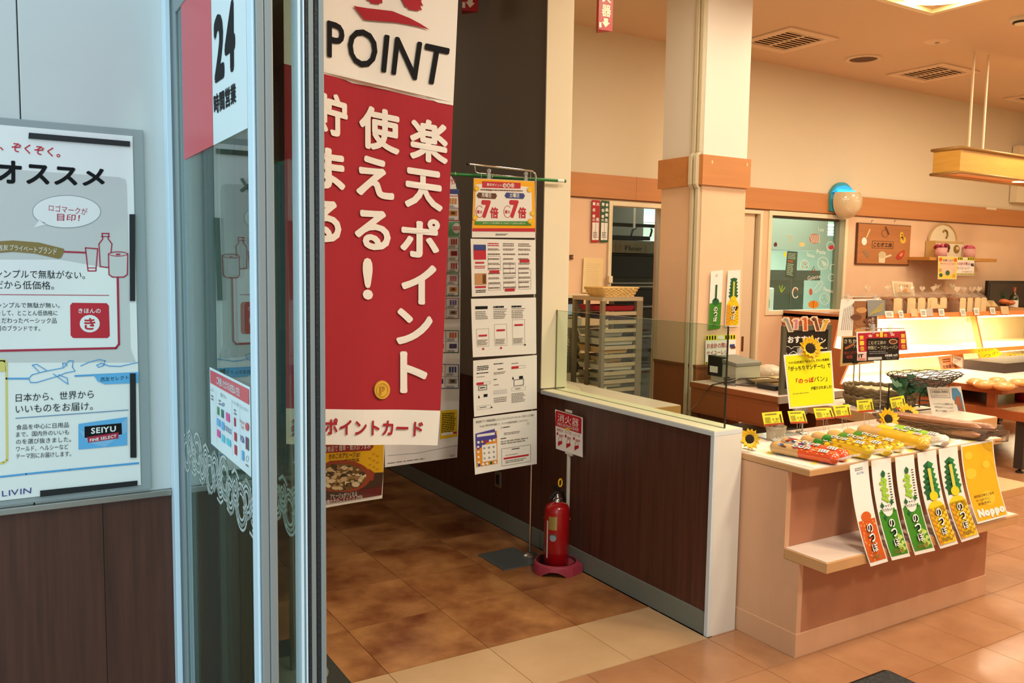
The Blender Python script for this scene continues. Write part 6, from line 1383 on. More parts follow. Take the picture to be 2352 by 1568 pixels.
for k, (x0_, y0_, x1_, y1_, m_) in enumerate(((2032, 714, 2053, 729, paper), (2063, 713, 2076, 729, paper), (2091, 709, 2108, 727, mat('tan_card', (206, 186, 150), .5)), (2113, 710, 2129, 727, paper), (2127, 708, 2144, 726, mat('grey_card', (176, 176, 172), .5)), (2155, 709, 2170, 725, paper), (2205, 709, 2219, 725, paper), (2236, 707, 2250, 723, paper), (2273, 706, 2287, 721, paper), (2298, 703, 2318, 721, mat('tan_card', (206, 186, 150), .5)))):
    q = [(x0_, y0_), (x1_-2, y0_), (x1_, y1_), (x0_+3, y1_)]; pr = Print(lambda x, y: PY(x, y, 5.25), (0, -1, 0), .001); pr.base(q, m_, th=.002)
    if m_ is paper: pr.fake(sub_(q)(.15, .2, .85, .8), 3, grey_ink, 1)
    tag(pr.mb.build('price_card', None, PY((x0_+x1_)/2, y1_, 5.25)), pl_[k], 'price card', 'price cards on the top edge of the lit case')
# signs inside the lower case
t = poster('salt_bread_sign', [(2154, 819), (2212, 811), (2224, 872), (2166, 876)], 5.2, lambda pr, s_, q: (pr.quad(s_(.55, .02, .98, .98), mat('sign_peach_photo', (214, 130, 84), .5), 1), pr.text('北海道小麦', s_(.1, .36, .66, .5), brown, 3, .02), pr.text('塩パン', s_(.14, .54, .72, .82), ink, 3, .03), pr.fake(s_(.15, .1, .5, .28), 2, brown, 2)), 'peach salt bread sign standing in the lower part of the lit case', 'sign', mat('sign_peach', (240, 186, 152), .5))
t = poster('tilted_label_card', [(2187, 812), (2213, 821), (2212, 848), (2186, 833)], 5.17, lambda pr, s_, q: (pr.frame(s_(.04, .04, .96, .96), brown, 1, 1), pr.fake(s_(.15, .15, .85, .4), 2, brown, 1), pr.ell(*bil(q, .35, .65), 4, 3, brown, 1, 12, ring=.6)), 'tilted white label card overlapping the peach sign', 'card', paper)
t = poster('white_note', [(2222, 831), (2252, 829), (2254, 858), (2228, 870)], 5.12, lambda pr, s_, q: (pr.fake(s_(.1, .1, .85, .5), 3, grey_ink, 1), pr.text('☆ ☆ ☆', s_(.3, .62, .9, .8), redp, 1)), 'small white handwritten note right of the salt bread sign', 'note', paper)
def fpop(st):
    def f_(pr, s_, q):
        for k in range(5): pr.poly([bil(q, .1+.16*k, .08), bil(q, .18+.16*k, .08), bil(q, .14+.16*k, .2)], orange, 1)
        pr.text(st, s_(.1, .42, .98, .7), olive, 1, .0)
    return f_
t = poster('yellow_price_banner', [(2238, 802), (2288, 800), (2301, 811), (2270, 838)], 5.08, fpop('つみ'), 'curled bright yellow hanging paper in the lower case', 'notice', mat('pop_yellow', (240, 232, 30), .4))
t = poster('yellow_price_banner', [(2313, 812), (2375, 812), (2378, 843), (2297, 848)], 4.95, fpop('お買い得'), 'bright yellow hanging paper at the right edge of the photo', 'notice', mat('pop_yellow', (240, 232, 30), .4))

# ---- bread table at right with riser
tb = thing('bread_table', 'brown wooden bread table on black legs at the right edge', 'table', (7.8, 4.2, 0))
bw2 = mat('table_brown', (160, 84, 44), .4, var=.06, vscale=3)
box((6.95, 3.50, .425), (9.2, 5.0, .50), bw2).build('table_top', tb, bevel=.003)
for x, y in ((7.03, 3.585), (9.1, 3.585), (7.03, 4.9), (9.1, 4.9)): MB().box((x-.035, y-.035, .035), (x+.035, y+.035, .425), mat('black_metal_leg', (48, 44, 42), .4)).lathe([(.001, 0), (.03, .0), (.03, .012), (.012, .018), (.012, .036)], (x, y, 0), black, 14).build('leg', tb)
rs = thing('riser_shelf', 'brown wooden riser box standing on the bread table under the round breads', 'riser', (7.6, 4.2, .50))
box((6.98, 3.74, .615), (8.6, 4.75, .665), bw2).build('riser_top', rs, bevel=.002); box((7.0, 3.80, .50), (7.04, 3.87, .615), bw2).build('leg', rs); box((7.05, 4.70, .50), (8.55, 4.74, .615), black).build('dark_interior_sheet', rs); box((7.02, 4.6, .5), (7.05, 4.7, .615), bw2).build('leg', rs)  # black sheet at the back stands for the shade inside the riser
tag(box((6.99, 3.75, .6655), (8.59, 4.7, .668), mat('pink_paper', (238, 206, 196), .5)).build('pink_paper', None, (7.5, 4.2, .666)), 'pink paper sheet covering the riser under the breads', 'paper')
rb = mat('golden_bread', (232, 164, 96), .35, var=.12, vscale=10, coat=.3)
for k, (px_, py_, r_) in enumerate(((2262, 880, .085), (2306, 884, .08), (2290, 872, .075), (2340, 876, .08), (2240, 874, .07))):
    p_ = PZ(px_, py_, .70); t = thing('round_bread', ('flat golden bread at the left front of the riser', 'flat golden bread nearest the front corner of the riser', 'flat golden bread behind the dark topping', 'flat golden bread at the right edge of the photo', 'flat golden bread furthest left, partly behind')[k], 'bread', (p_.x, p_.y, .668), 'golden breads on the riser')
    MB().ball((p_.x, p_.y, .69), r_, rb, 18, 8, (1.25, .95, .45)).build('crust', t)
MB().box((PY(2283, 862, 4.4).x, 4.3, .668), (9.5, 4.7, .76), mat('dark_crate', (40, 28, 20), .5)).build('tmp', None, (8.6, 4.5, .668)); o = bpy.data.objects['tmp']; o.name = 'dark_crate'; tag(o, 'dark wooden crate standing on the riser at the right edge', 'crate')
rt2 = thing('red_tin', 'round red tin with pale cloth on the bread table', 'tin', (7.62, 3.78, .50)); MB().lathe([(.001, .0), (.17, 0), (.17, .085), (.165, .09), (.001, .09)], (7.66, 3.80, .50), mat('tin_red', (150, 16, 30), .35), 28).build('tin_body', rt2)
MB().lathe([(.001, .096), (.15, .094), (.19, .088), (.185, .084), (.15, .09)], (7.66, 3.80, .50), mat('tin_cloth', (226, 206, 170), .8), 28).build('cloth_cover', rt2)
tag(box((6.97, 3.52, .50), (7.9, 3.74, .502), mat('burlap_strip', (150, 120, 80), .9, bump=.5)).build('table_runner', None, (7.4, 3.6, .5)), 'thin burlap runner on the front edge of the bread table', 'cloth')

# ---- things on the back wall
bd = thing('bakery_board', 'wooden bakery name board with small painted kitchen tools on the back wall', 'sign', (8.55, 5.98, 1.66))
MB().box((8.065, 5.975, 1.675), (9.02, 5.997, 2.128), mat('sign_wood_edge', (96, 56, 26), .6)).box((8.075, 5.970, 1.685), (9.012, 5.976, 2.120), mat('sign_wood', (178, 116, 66), .5, var=.1, vscale=3, stretch=(.5, 1, 6))).build('board', bd, bevel=.003)
pr = Print(lambda x, y: PY(x, y, 5.9685), (0, -1, 0), .0009)
pr.frame([(2004, 553), (2052, 555), (2051, 571), (2003, 569)], brown, 1, 1); pr.text('こむぎ工房', [(2007, 556), (2049, 558), (2048, 568), (2006, 567)], mat('burnt_lettering', (60, 32, 18), .6), 1, .03)
pr.line([(1998, 527), (1990, 545)], 3, crumb, 1); pr.ell(1985, 554, 6, 9, paper, 1, 16); pr.line([(2034, 521), (2041, 537)], 3.5, brown, 2); pr.ell(2033, 536, 8, 9, brown, 1, 18, ring=.8)
pr.ell(2074, 551, 6.5, 8, mat('sign_yellow', (226, 180, 60), .5), 1, 18); pr.ell(2071, 540, 4.5, 8, mat('sign_yellow', (226, 180, 60), .5), 1, 14); pr.ell(2072, 539, 2, 2.6, olive, 2, 10); pr.ell(2074, 549, 2.4, 3, olive, 2, 10)
pr.ell(2026, 585, 9, 8, mat('sign_cup_shade', (206, 190, 150), .5), 2, 20); pr.quad([(2018, 582), (2034, 586), (2032, 604), (2018, 603)], mat('sign_cup', (226, 214, 180), .5), 1); pr.line([(2034, 590), (2046, 586)], 4, mat('sign_cup', (226, 214, 180), .5), 1)
pr.poly([(2078, 573), (2077, 585), (2071, 594), (2062, 597), (2057, 592), (2062, 583), (2070, 577)], mat('sign_pepper', (186, 60, 40), .5), 1); pr.poly([(2074, 579), (2073, 586), (2068, 590), (2065, 586), (2069, 581)], mat('sign_pepper_in', (216, 140, 100), .5), 2)
pr.quad([(1982, 577), (1987, 574), (1998, 588), (1992, 592)], mat('sign_grater', (150, 120, 88), .5), 1)
pr.mb.build('painted_tools', bd)
for x in (2001, 2054): p_ = PY(x, 511, 5.965); MB().tube([p_, p_+V((0, -.006, .025)), p_+V((.03, -.004, .02))], .003, brown, 5).build('hanging_hook', bd)
sh = thing('wall_shelf', 'light wooden wall shelf holding an arched box and two pink pots', 'shelf', (9.9, 5.85, 1.77)); ws_ = mat('shelf_wood', (196, 140, 62), .45, var=.06, vscale=4)
a, c_ = PY(2135, 592, 5.72), PY(2286, 594, 5.72)
box((a.x-.45+.42, 5.70, 1.735), (c_.x, 5.998, 1.772), ws_).build('board', sh, bevel=.002)
ab = thing('arched_wooden_box', 'arched wooden box with painted bread pictures on the wall shelf', 'box', (9.7, 5.9, 1.773)); abm = mat('arched_box_wood', (200, 166, 104), .5)
x0_, x1_ = PY(2143, 580, 5.9).x, PY(2207, 580, 5.9).x; xm = x0_+.29
MB().box((x0_, 5.88, 1.773), (x1_, 5.99, 1.95), cream).box((x0_-.01, 5.872, 1.945), (x1_+.01, 5.995, 1.967), abm).box((x0_-.01, 5.872, 1.773), (x0_+.01, 5.99, 1.945), abm).build('box_body', ab)
MB().prism([(xm+.27*cos(a_), 5.97, 1.967+.20*sin(a_)) for a_ in [pi*i/16 for i in range(17)]], (0, .02, 0), cream).build('arched_back', ab)
MB().tube([(xm+.275*cos(a_), 5.965, 1.967+.205*sin(a_)) for a_ in [pi*i/16 for i in range(17)]], .009, abm, 6).tube([(xm+.03+.05*cos(a_), 5.962, 2.05+.05*sin(a_)) for a_ in [radians(-60+26*i) for i in range(9)]], .010, olive, 6).build('arch_rim', ab)
pr = Print(lambda x, y: PY(x, y, 5.878), (0, -1, 0), .001); pr.ell(2177, 568, 5.5, 8, brown, 1, 18); pr.quad([(2173, 568), (2181, 568), (2180, 579), (2173, 580)], brown, 1); pr.ell(2197, 572, 7, 10, olive, 1, 20); pr.ell(2199, 570, 3.4, 4, crumb, 2, 12); pr.mb.build('painted_bread', ab)
for k, px_ in enumerate((2161, 2226)):
    p_ = PY(px_, 587, 5.80); t = thing('pink_pot', ('left of the two pink pots on the wall shelf, in front of the box', 'right of the two pink pots on the wall shelf')[k], 'flower pot', (p_.x, 5.80, 1.773), 'pink pots on the wall shelf')
    MB().lathe([(.001, 1.773), (.062, 1.773), (.068, 1.885), (.058, 1.885)], (p_.x, 5.80, 0), mat('pale_pink_pot', (226, 170, 166), .6), 20).build('pot', t)
    b = MB()
    for j in range(26): a_ = random.uniform(0, 6.28); r_ = random.uniform(0, .075); b.ball((p_.x+r_*cos(a_), 5.80+r_*sin(a_), 1.888+random.uniform(0, .025)), .020, mat('rose_pink', (214, 104, 130), .6) if j % 4 else mat('rose_deep', (150, 20, 50), .6), 7, 5)
    b.build('petal_topping', t)
def sgn(pr, s_, q):
    pr.quad(s_(.0, .0, 1, .17), lemon, 1); pr.quad(s_(0, .9, 1, .97), lemon, 1)
    for k in range(11):
        if k not in (4, 5, 6) or True: pr.quad(s_(.02+.09*k, .02, .065+.09*k, .15), ink if k not in (4, 5, 6) else paper, 2)
        pr.quad(s_(.02+.09*k, .91, .065+.09*k, .965), ink, 2)
    pr.ell(*bil(q, .5, .085), (q[1][0]-q[0][0])*.10, (q[3][1]-q[0][1])*.07, paper, 3, 16)
    pr.text('お会計の際は', s_(.04, .27, .75, .45), redp, 2, .01); pr.text('セイユーレジ', s_(.04, .52, .72, .68), redp, 2, .01); pr.text('までお持ち下さい', s_(.33, .76, .96, .86), redp, 2, .0)
    pr.quad(s_(.80, .34, .96, .46), navy, 2); pr.quad(s_(.83, .42, .98, .50), brown, 3)
poster('shelf_notice', [(2196, 590), (2238, 591), (2237, 632), (2196, 632)], 5.69, sgn, 'striped checkout notice hanging below the wall shelf', 'notice', paper)
def fch(pr, s_, q):
    pr.quad(s_(.02, .02, .98, .98), mat('pale_yellow_card', (240, 220, 80), .5), 1); pr.ell(*bil(q, .5, .45), 18, 20, mat('pale_pink_card', (238, 206, 180), .5), 2, 26); pr.text('お買い上げ', s_(.25, .12, .75, .22), brown, 3, .02); pr.text('ありがとうございます', s_(.12, .27, .88, .36), redp, 3, .0)
    for u, v, m_ in ((.12, .14, orange), (.88, .14, orange), (.15, .82, dgreen), (.85, .85, gold), (.12, .6, gold), (.85, .62, crumb)): pr.ell(*bil(q, u, v), 4, 4.5, m_, 3, 14)
    pr.ell(*bil(q, .5, .72), 5, 6, dgreen, 3, 16)
poster('thank_you_card', [(2155, 588), (2200, 590), (2197, 641), (2154, 641)], 5.68, fch, 'yellow and pink thank you card hanging below the wall shelf', 'notice', paper)
poster('checkout_notice', [(1621, 770), (1690, 768), (1690, 832), (1620, 838)], 4.5, sgn, 'striped checkout notice taped on the peach column', 'notice', paper)
def fgr(pr, s_, q):
    pr.quad(s_(.0, .55, 1, 1), mat('strip_green', (62, 138, 40), .3), 1); pr.ell(*bil(q, .5, .53), (q[1][0]-q[0][0])*.28, 8, dgreen, 2, 18); pr.quad(s_(.42, .24, .58, .5), dgreen, 2); pr.ell(*bil(q, .5, .08), 3, 3, mat('pale_grey_print', (206, 206, 202), .6), 2, 14)
    for k, ch in enumerate('のっぽ'): pr.text(ch, s_(.34, .62+.085*k, .66, .70+.085*k), ink, 3, .09); pr.text(ch, s_(.34, .62+.085*k, .66, .70+.085*k), paper, 5, .03)
    pr.fake(s_(.3, .9, .7, .95), 2, dgreen, 3)
poster('product_strip', [(1633, 623), (1661, 620), (1654, 754), (1627, 757)], 4.505, fgr, 'green bread product strip on the peach column', 'poster', paper, None)
def fpi(pr, s_, q):
    for s in (-1, 1):
        for k in range(6): pr.poly([bil(q, .5, .13+.05*k), bil(q, .5+s*(.28+.02*k), .15+.06*k), bil(q, .5+s*.2, .20+.06*k), bil(q, .5, .22+.06*k)], dgreen, 1+k % 2)
    pr.quad(s_(.43, .2, .57, .5), mat('stem_yellow', (206, 200, 90), .4), 4); pr.ell(*bil(q, .5, .62), (q[1][0]-q[0][0])*.45, 15, yellow, 3, 20); pr.quad(s_(.05, .64, .95, .97), yellow, 3); pr.quad(s_(.05, .6, .3, .97), mat('strip_amber', (226, 160, 36), .3), 4); pr.ell(*bil(q, .5, .5), (q[1][0]-q[0][0])*.25, 6, mat('strip_yellow', (238, 206, 40), .25), 5, 16)
    for i in range(5):
        for j in range(6): a_, b_ = .15+.17*i, .64+.055*j+(.027 if i % 2 else 0); (pr.line([bil(q, a_-.08, b_-.012), bil(q, a_, b_+.012), bil(q, a_+.08, b_-.012)], .7, hexl, 5) if b_ < .95 else None)
    for k, ch in enumerate('のっぽ'): pr.text(ch, s_(.36, .62+.085*k, .66, .70+.085*k), ink, 7, .09); pr.text(ch, s_(.36, .62+.085*k, .66, .70+.085*k), paper, 9, .03)
poster('product_strip', [(1672, 621), (1701, 620), (1697, 750), (1665, 751)], 4.505, fpi, 'yellow pineapple bread product strip on the peach column', 'poster', paper)
# staff responsibility plates
def plate(q, m_, tx, lab):
    def f_(pr, s_, qq_):
        for k in range(3): pr.text('責任者'[k], s_(.06, .05+.145*k, .44, .13+.145*k), paper, 1, .05)
        n_ = len(tx)
        for k in range(n_): pr.text(tx[k], s_(.54, .05+(.37/max(1, n_-1))*k, .94, .05+(.37/max(1, n_-1))*k+.085), paper, 1, .05)
        pr.text('正', s_(.56, .44, .92, .50), paper, 1, .0); pr.text('副', s_(.08, .44, .44, .50), paper, 1, .0); pr.quad(s_(.08, .53, .92, .95), paper, 1); pr.line([bil(qq_, .5, .53), bil(qq_, .5, .95)], .6, m_, 2); pr.fake(s_(.2, .75, .8, .9), 4, grey_ink, 2, seg=2)
    poster('responsibility_plate', q, 5.985, f_, lab, 'sign', m_, None)
plate([(1360, 459), (1378, 460), (1376, 556), (1358, 556)], mat('plate_red', (176, 24, 32), .4), '火元', 'narrow red responsibility plate on the peach wall by the kitchen opening')
plate([(1381, 460), (1399, 462), (1396, 556), (1378, 556)], mat('plate_green', (20, 84, 46), .4), '食品衛生', 'narrow green responsibility plate on the peach wall by the kitchen opening')
poster('wall_memo', [(1341, 591), (1386, 593), (1383, 672), (1337, 672)], 5.985, lambda pr, s_, q: pr.fake(s_(.15, .15, .85, .8), 12, mat('pale_brown_ink', (200, 180, 150), .6), 1, fill=.15), 'cream paper memo taped on the wall above the tray rack', 'notice', mat('cream_memo', (236, 214, 160), .6))
for k, y in enumerate((588, 594)):
    a, c_ = PY(1304, y-1, 5.99), PY(1316, y-(1 if k == 0 else -1), 5.99)
    tag(MB().box((a.x, 5.984, a.z-.008), (c_.x, 5.998, a.z+.008), brown).build('wall_bracket', None, (a.x, 5.99, a.z)), ('upper', 'lower')[k]+' little brown bracket on the wall at the edge of the jamb', 'bracket')
o = box((10.52, 5.97, 2.385), (10.74, 5.992, 2.415), cream).build('white_clip_bar', None, (10.6, 5.98, 2.40)); tag(o, 'small white clip bar on top of the orange wall band', 'clip')
for k, (x, y) in enumerate(((1636, 372), (1716, 378))):
    p_ = PY(x, y, cy0-.0245); tag(box((p_.x-.007, p_.y-.001, p_.z-.011), (p_.x+.007, p_.y, p_.z+.011), crumb).build('tape_scrap', None, p_), ('tape scrap on the left', 'tape scrap on the right')[k]+' of the orange column collar', 'tape')
# insect trap lamp
p_ = PY(1960, 462, 5.82); tl = thing('wall_trap_lamp', 'cream globe wall lamp glowing cyan at the back over the window corner', 'lamp', (p_.x, 5.98, p_.z))
R_ = .185; nn = 28; b = MB(); vs = []; lev = 14
for i in range(lev+1):
    ph = -pi/2+(pi/2+.52)*i/lev
    for j in range(nn+1): a_ = pi+pi*j/nn; vs.append(V((p_.x+R_*cos(ph)*cos(a_), 5.93+R_*cos(ph)*sin(a_)*.95, p_.z+R_*sin(ph))))
b.add(vs, [(i*(nn+1)+j, i*(nn+1)+j+1, (i+1)*(nn+1)+j+1, (i+1)*(nn+1)+j) for i in range(lev) for j in range(nn)], mat('globe_cream', (216, 202, 166), .15, coat=.6), True); b.build('globe_shell', tl)
b = MB(); b.prism([(p_.x-.195+.0, 5.955, p_.z-.10)]+[(p_.x+.197*cos(a_)-.0, 5.955, p_.z+.197*sin(a_)+.01) for a_ in [radians(205-15*i) for i in range(18)]], (0, .03, 0), mat('cyan_back', (60, 170, 190), .4)); b.build('back_plate', tl)
MB().tube([(p_.x-.14, 5.90, p_.z+.105), (p_.x+.12, 5.90, p_.z+.105)], .018, mat('cyan_tube', (40, 190, 255), .5, emit=2), 12).build('glow_tube', tl)
MB().prism([(p_.x-.19, 5.93, p_.z+.09), (p_.x-.12, 5.93, p_.z+.15), (p_.x+.0, 5.93, p_.z+.175), (p_.x+.11, 5.93, p_.z+.155), (p_.x+.115, 5.93, p_.z+.12), (p_.x, 5.93, p_.z+.11)], (0, .02, 0), mat('cyan_glow_plate', (40, 170, 220), .4, emit=.5)).build('glow_plate', tl)

# ---- wooden pendant lamp
pdn = thing('wooden_pendant_lamp', 'long wooden box pendant lamp hanging on two white cords', 'pendant lamp', (8.6, 4.7, 3.6)); pw = mat('pendant_wood', (196, 148, 66), .45, var=.1, vscale=3, stretch=(.6, 1, 7)); pwt = mat('pendant_trim', (150, 112, 56), .4)
X0, X1, Y0, Y1, Z0, Z1 = 7.46, 10.4, 4.50, 4.76, 2.50, 2.72
box((X0, Y0, Z0), (X1, Y0+.02, Z1), pw).build('side_board', pdn); box((X0, Y1-.02, Z0), (X1, Y1, Z1), pw).build('side_board', pdn); box((X0, Y0+.02, Z0), (X0+.02, Y1-.02, Z1), pw).build('end_board', pdn); box((X1-.02, Y0+.02, Z0), (X1, Y1-.02, Z1), pw).build('end_board', pdn)
for z in (Z1, Z0): MB().tube([(X0-.01, Y0-.01, z), (X1+.01, Y0-.01, z), (X1+.01, Y1+.01, z), (X0-.01, Y1+.01, z)], .014, pwt, 8, closed=True).build('trim_rail', pdn)
box((X0+.02, Y0+.02, Z0+.01), (X1-.02, Y1-.02, Z0+.02), mat('pendant_soffit', (206, 136, 84), .5)).build('bottom_board', pdn)
for x in (8.75, 9.7): MB().lathe([(.001, 0), (.085, -.002), (.09, .012)], (x, 4.63, Z0+.008), mat('pendant_glow', (255, 190, 130), .5, emit=5), 20).build('downlight', pdn)
a = PY(2225, 334, 4.63); c_ = PY(2257, 340, 4.63)
for x in (a.x, c_.x): MB().cyl((x, 4.63, Z1-.05), (x, 4.63, H), .011, mat('white_cord', (232, 212, 180), .5), 10).build('cord', pdn)
area('pendant_light', (8.8, 4.63, 2.49), 1.6, .12, 14)
# white upright at the right edge
struct(box((PY(2346, 300, 5.9).x, 5.9, 2.5), (11.6, 5.99, 3.2), cream), 'wall_right_boxing')

# ---- tray rack and kitchen side
kt = thing('kitchen_worktable', 'pale topped worktable with wooden edge behind the glass screen', 'table', (3.1, 4.5, 0))
MB().box((2.80, 3.685, .745), (3.437, 5.95, .797), mat('worktable_edge', (206, 156, 92), .45)).box((2.803, 3.688, .797), (3.434, 5.95, .8005), topw).build('table_top', kt, bevel=.002)
for y in (3.8, 5.5): box((3.30, y, 0), (3.36, y+.06, .745), mat('worktable_leg', (150, 110, 64), .5)).build('leg', kt); box((2.86, y, 0), (2.92, y+.06, .745), mat('worktable_leg', (150, 110, 64), .5)).build('leg', kt)
pbag = thing('clear_plastic_bag', 'puffed clear plastic bag lying on the worktable behind the glass', 'plastic bag', (2.95, 4.25, .80)); MB().ball((2.97, 4.2, .835), .085, mat('clear_bag', (240, 230, 205), .08, alpha=.28, coat=.8, bump=1, bscale=25), 18, 12, (1.1, 1.5, .7)).build('bag', pbag)
rk = thing('tray_rack', 'tall aluminium baking tray rack with many slide rails', 'rack', (3.8, 4.85, 0)); ra = mat('rack_aluminium', (186, 168, 136), .4, metal=.25); rd = mat('rack_side', (134, 122, 98), .4, metal=.25)
rx0, rx1, ry0, ry1 = 3.62, 3.985, 4.70, 5.06
box((rx0, ry0, 1.365), (rx1, ry1, 1.392), ra).build('top_plate', rk)
for x, y, w_ in ((rx0, ry0, .028), (rx0, ry1-.03, .028), (rx1-.055, ry0, .055), (rx1-.03, ry1-.03, .03)): box((x, y, .08), (x+w_, y+.03, 1.365), rd).build('upright', rk)
box((rx0, (ry0+ry1)/2-.012, .1), (rx0+.02, (ry0+ry1)/2+.016, 1.365), rd).build('upright', rk)
for k in range(15):
    z = 1.29-.0605*k
    box((rx0+.028, ry0+.004, z-.026), (rx1-.055, ry0+.012, z), ra).build('slide_rail', rk)
    if k % 2 == 0: box((rx0+.02, ry1-.02, z-.02), (rx1-.03, ry1-.012, z), ra).build('slide_rail', rk)
for x, y in ((rx0+.03, ry0+.03), (rx1-.03, ry0+.03), (rx0+.03, ry1-.03), (rx1-.03, ry1-.03)): MB().cyl((x-.012, y, .04), (x+.012, y, .04), .04, black, 14).build('caster', rk)
items = [(1.292, (150, 20, 36), 'red tray'), (1.232, (60, 30, 60), 'purple tray'), (1.11, (150, 146, 134), 'steel tray'), (1.05, (190, 186, 170), 'white cloth bundle'), (.99, (190, 150, 96), 'tan basket'), (.93, (150, 126, 84), 'brown tray'), (.87, (210, 204, 186), 'white tray'), (.81, (170, 160, 130), 'baking tray'), (.75, (176, 168, 140), 'lined baking tray'), (.63, (70, 74, 72), 'dark grey tray'), (.57, (120, 120, 104), 'steel lidded tray')]
for k, (z, c_, nm) in enumerate(items):
    zz = z+.003; h_ = .035 if 'tray' in nm else .045; m_ = mat('rack_item_'+nm.replace(' ', '_'), c_, .4)
    b = MB(); x0_, x1_, y0_, y1_ = rx0+.03, rx1-.06-.05*(k % 3), ry0+.016, ry1-.04
    b.add([(x0_+.012, y0_+.012, zz), (x1_-.012, y0_+.012, zz), (x1_-.012, y1_-.012, zz), (x0_+.012, y1_-.012, zz), (x0_, y0_, zz+h_), (x1_, y0_, zz+h_), (x1_, y1_, zz+h_), (x0_, y1_, zz+h_), (x0_+.01, y0_+.01, zz+h_), (x1_-.01, y0_+.01, zz+h_), (x1_-.01, y1_-.01, zz+h_), (x0_+.01, y1_-.01, zz+h_), (x0_+.02, y0_+.02, zz+.005), (x1_-.02, y0_+.02, zz+.005), (x1_-.02, y1_-.02, zz+.005), (x0_+.02, y1_-.02, zz+.005)],
          [(0,3,2,1),(0,1,5,4),(1,2,6,5),(2,3,7,6),(3,0,4,7),(4,5,9,8),(5,6,10,9),(6,7,11,10),(7,4,8,11),(8,9,13,12),(9,10,14,13),(10,11,15,14),(11,8,12,15),(12,13,14,15)], m_)
    tag(b.build('rack_tray', None, ((x0_+x1_)/2, (y0_+y1_)/2, zz)), nm+' on the tray rack, level %s from the top' % ('one', 'two', 'four', 'five', 'six', 'seven', 'eight', 'nine', 'ten', 'twelve', 'thirteen')[k], 'tray', 'trays in the baking rack')
wbk = thing('rectangular_wicker_basket', 'shallow rectangular straw basket on top of the tray rack', 'basket', (3.73, 4.83, 1.393)); sw_ = mat('straw_weave', (222, 184, 116), .7, var=.12, vscale=30, bump=.6, bscale=60)
b = MB()
for k in range(7):
    z = 1.397+.010*k; e = .0+.010*k; X_0, X_1, Y_0, Y_1 = 3.655-e*.5, 3.905+e*.5, 4.715-e*.3, 4.90+e*.4
    pts = []
    for (xa, ya), (xb, yb_) in (((X_0, Y_0), (X_1, Y_0)), ((X_1, Y_0), (X_1, Y_1)), ((X_1, Y_1), (X_0, Y_1)), ((X_0, Y_1), (X_0, Y_0))):
        for j in range(14): u = j/14; wv_ = .003*(-1)**(j+k); pts.append((xa+(xb-xa)*u+wv_*(ya != yb_), ya+(yb_-ya)*u+wv_*(xa != xb), z))
    b.tube(pts, .0062, sw_, 5, closed=True)
b.build('woven_sides', wbk); box((3.655, 4.715, 1.393), (3.905, 4.90, 1.398), sw_).build('bottom', wbk)
sl = thing('bread_slicer', 'bread slicer with curved row of pale guide bars at the left of the kitchen', 'slicer', (3.55, 5.3, .80)); sg = mat('slicer_grey', (176, 170, 150), .4)
b = MB(); b.box((3.35, 5.2, .8005), (3.84, 5.6, .93), mat('slicer_dark', (84, 70, 54), .4)).box((3.35, 5.35, .93), (3.66, 5.6, 1.16), sg); b.build('housing', sl, bevel=.006)
for k in range(8):
    z = .94+.022*k; MB().box((3.36, 5.19, z), (3.70-.006*abs(k-4), 5.35, z+.010), mat('slicer_bar', (214, 206, 184), .3)).build('guide_bar', sl)
MB().prism([(3.72, 5.22, .93), (3.80, 5.22, .93), (3.83, 5.22, 1.02), (3.79, 5.22, 1.12), (3.73, 5.22, 1.14), (3.77, 5.22, 1.03)], (0, .08, 0), mat('slicer_arm', (130, 116, 92), .4)).build('side_arm', sl)
ca_ = thing('kitchen_cabinet', 'pale cabinet with a bluish display window behind the rack', 'cabinet', (4.0, 5.75, 0)); cab = mat('cabinet_beige', (186, 176, 150), .5)
MB().box((3.5, 5.62, .8), (4.12, 5.95, 1.18), cab).build('body', ca_, bevel=.004); MB().box((3.5, 5.60, 1.20), (4.12, 5.95, 1.35), mat('cabinet_dark', (52, 50, 44), .5)).box((3.55, 5.596, 1.215), (4.06, 5.60, 1.30), mat('blue_display', (150, 176, 184), .2, emit=.25)).build('display_unit', ca_, bevel=.003)
MB().box((3.44, 5.55, 1.352), (4.3, 5.97, 1.372), cream).build('top_shelf', ca_); MB().box((3.5, 5.62, 0), (4.12, 5.95, .79), cab).build('lower_body', ca_)
sw2 = thing('pull_switch', 'small white pull switch hanging by the kitchen opening', 'switch', PY(1401, 640, 5.97)); p_ = PY(1401, 640, 5.97); MB().box((p_.x-.02, 5.955, p_.z-.035), (p_.x+.02, 5.98, p_.z+.025), cream).cyl((p_.x, 5.965, p_.z+.02), (p_.x, 5.965, 2.1), .0025, cream, 5).cyl((p_.x, 5.965, p_.z-.15), (p_.x, 5.965, p_.z-.03), .005, cream, 6).build('switch_body', sw2, bevel=.003)

# ---- kitchen seen through the opening
ov = thing('deck_oven', 'dark deck oven with name plate seen through the kitchen opening', 'oven', (5.5, 6.9, 0)); og = mat('oven_grey', (120, 122, 104), .35, metal=.3); od = mat('oven_black', (24, 26, 20), .3)
box((4.9, 6.75, 0), (6.1, 7.6, 1.74), mat('oven_body', (70, 72, 58), .4)).build('body', ov); box((4.95, 6.6, 1.745), (6.05, 7.6, 1.87), og).build('hood_front', ov, bevel=.004)
for z0_, z1_, m_ in ((1.50, 1.72, od), (1.24, 1.38, od), (.95, 1.18, mat('oven_door2', (56, 54, 42), .3)), (.60, .88, od), (.2, .52, og)): box((4.93, 6.72, z0_), (5.88, 6.755, z1_), m_).build('oven_door', ov, bevel=.004)
for z in (1.445, 1.41, 1.205, .90, .56): MB().cyl((4.95, 6.69, z), (5.86, 6.69, z), .011, steel, 8).build('handle_bar', ov)
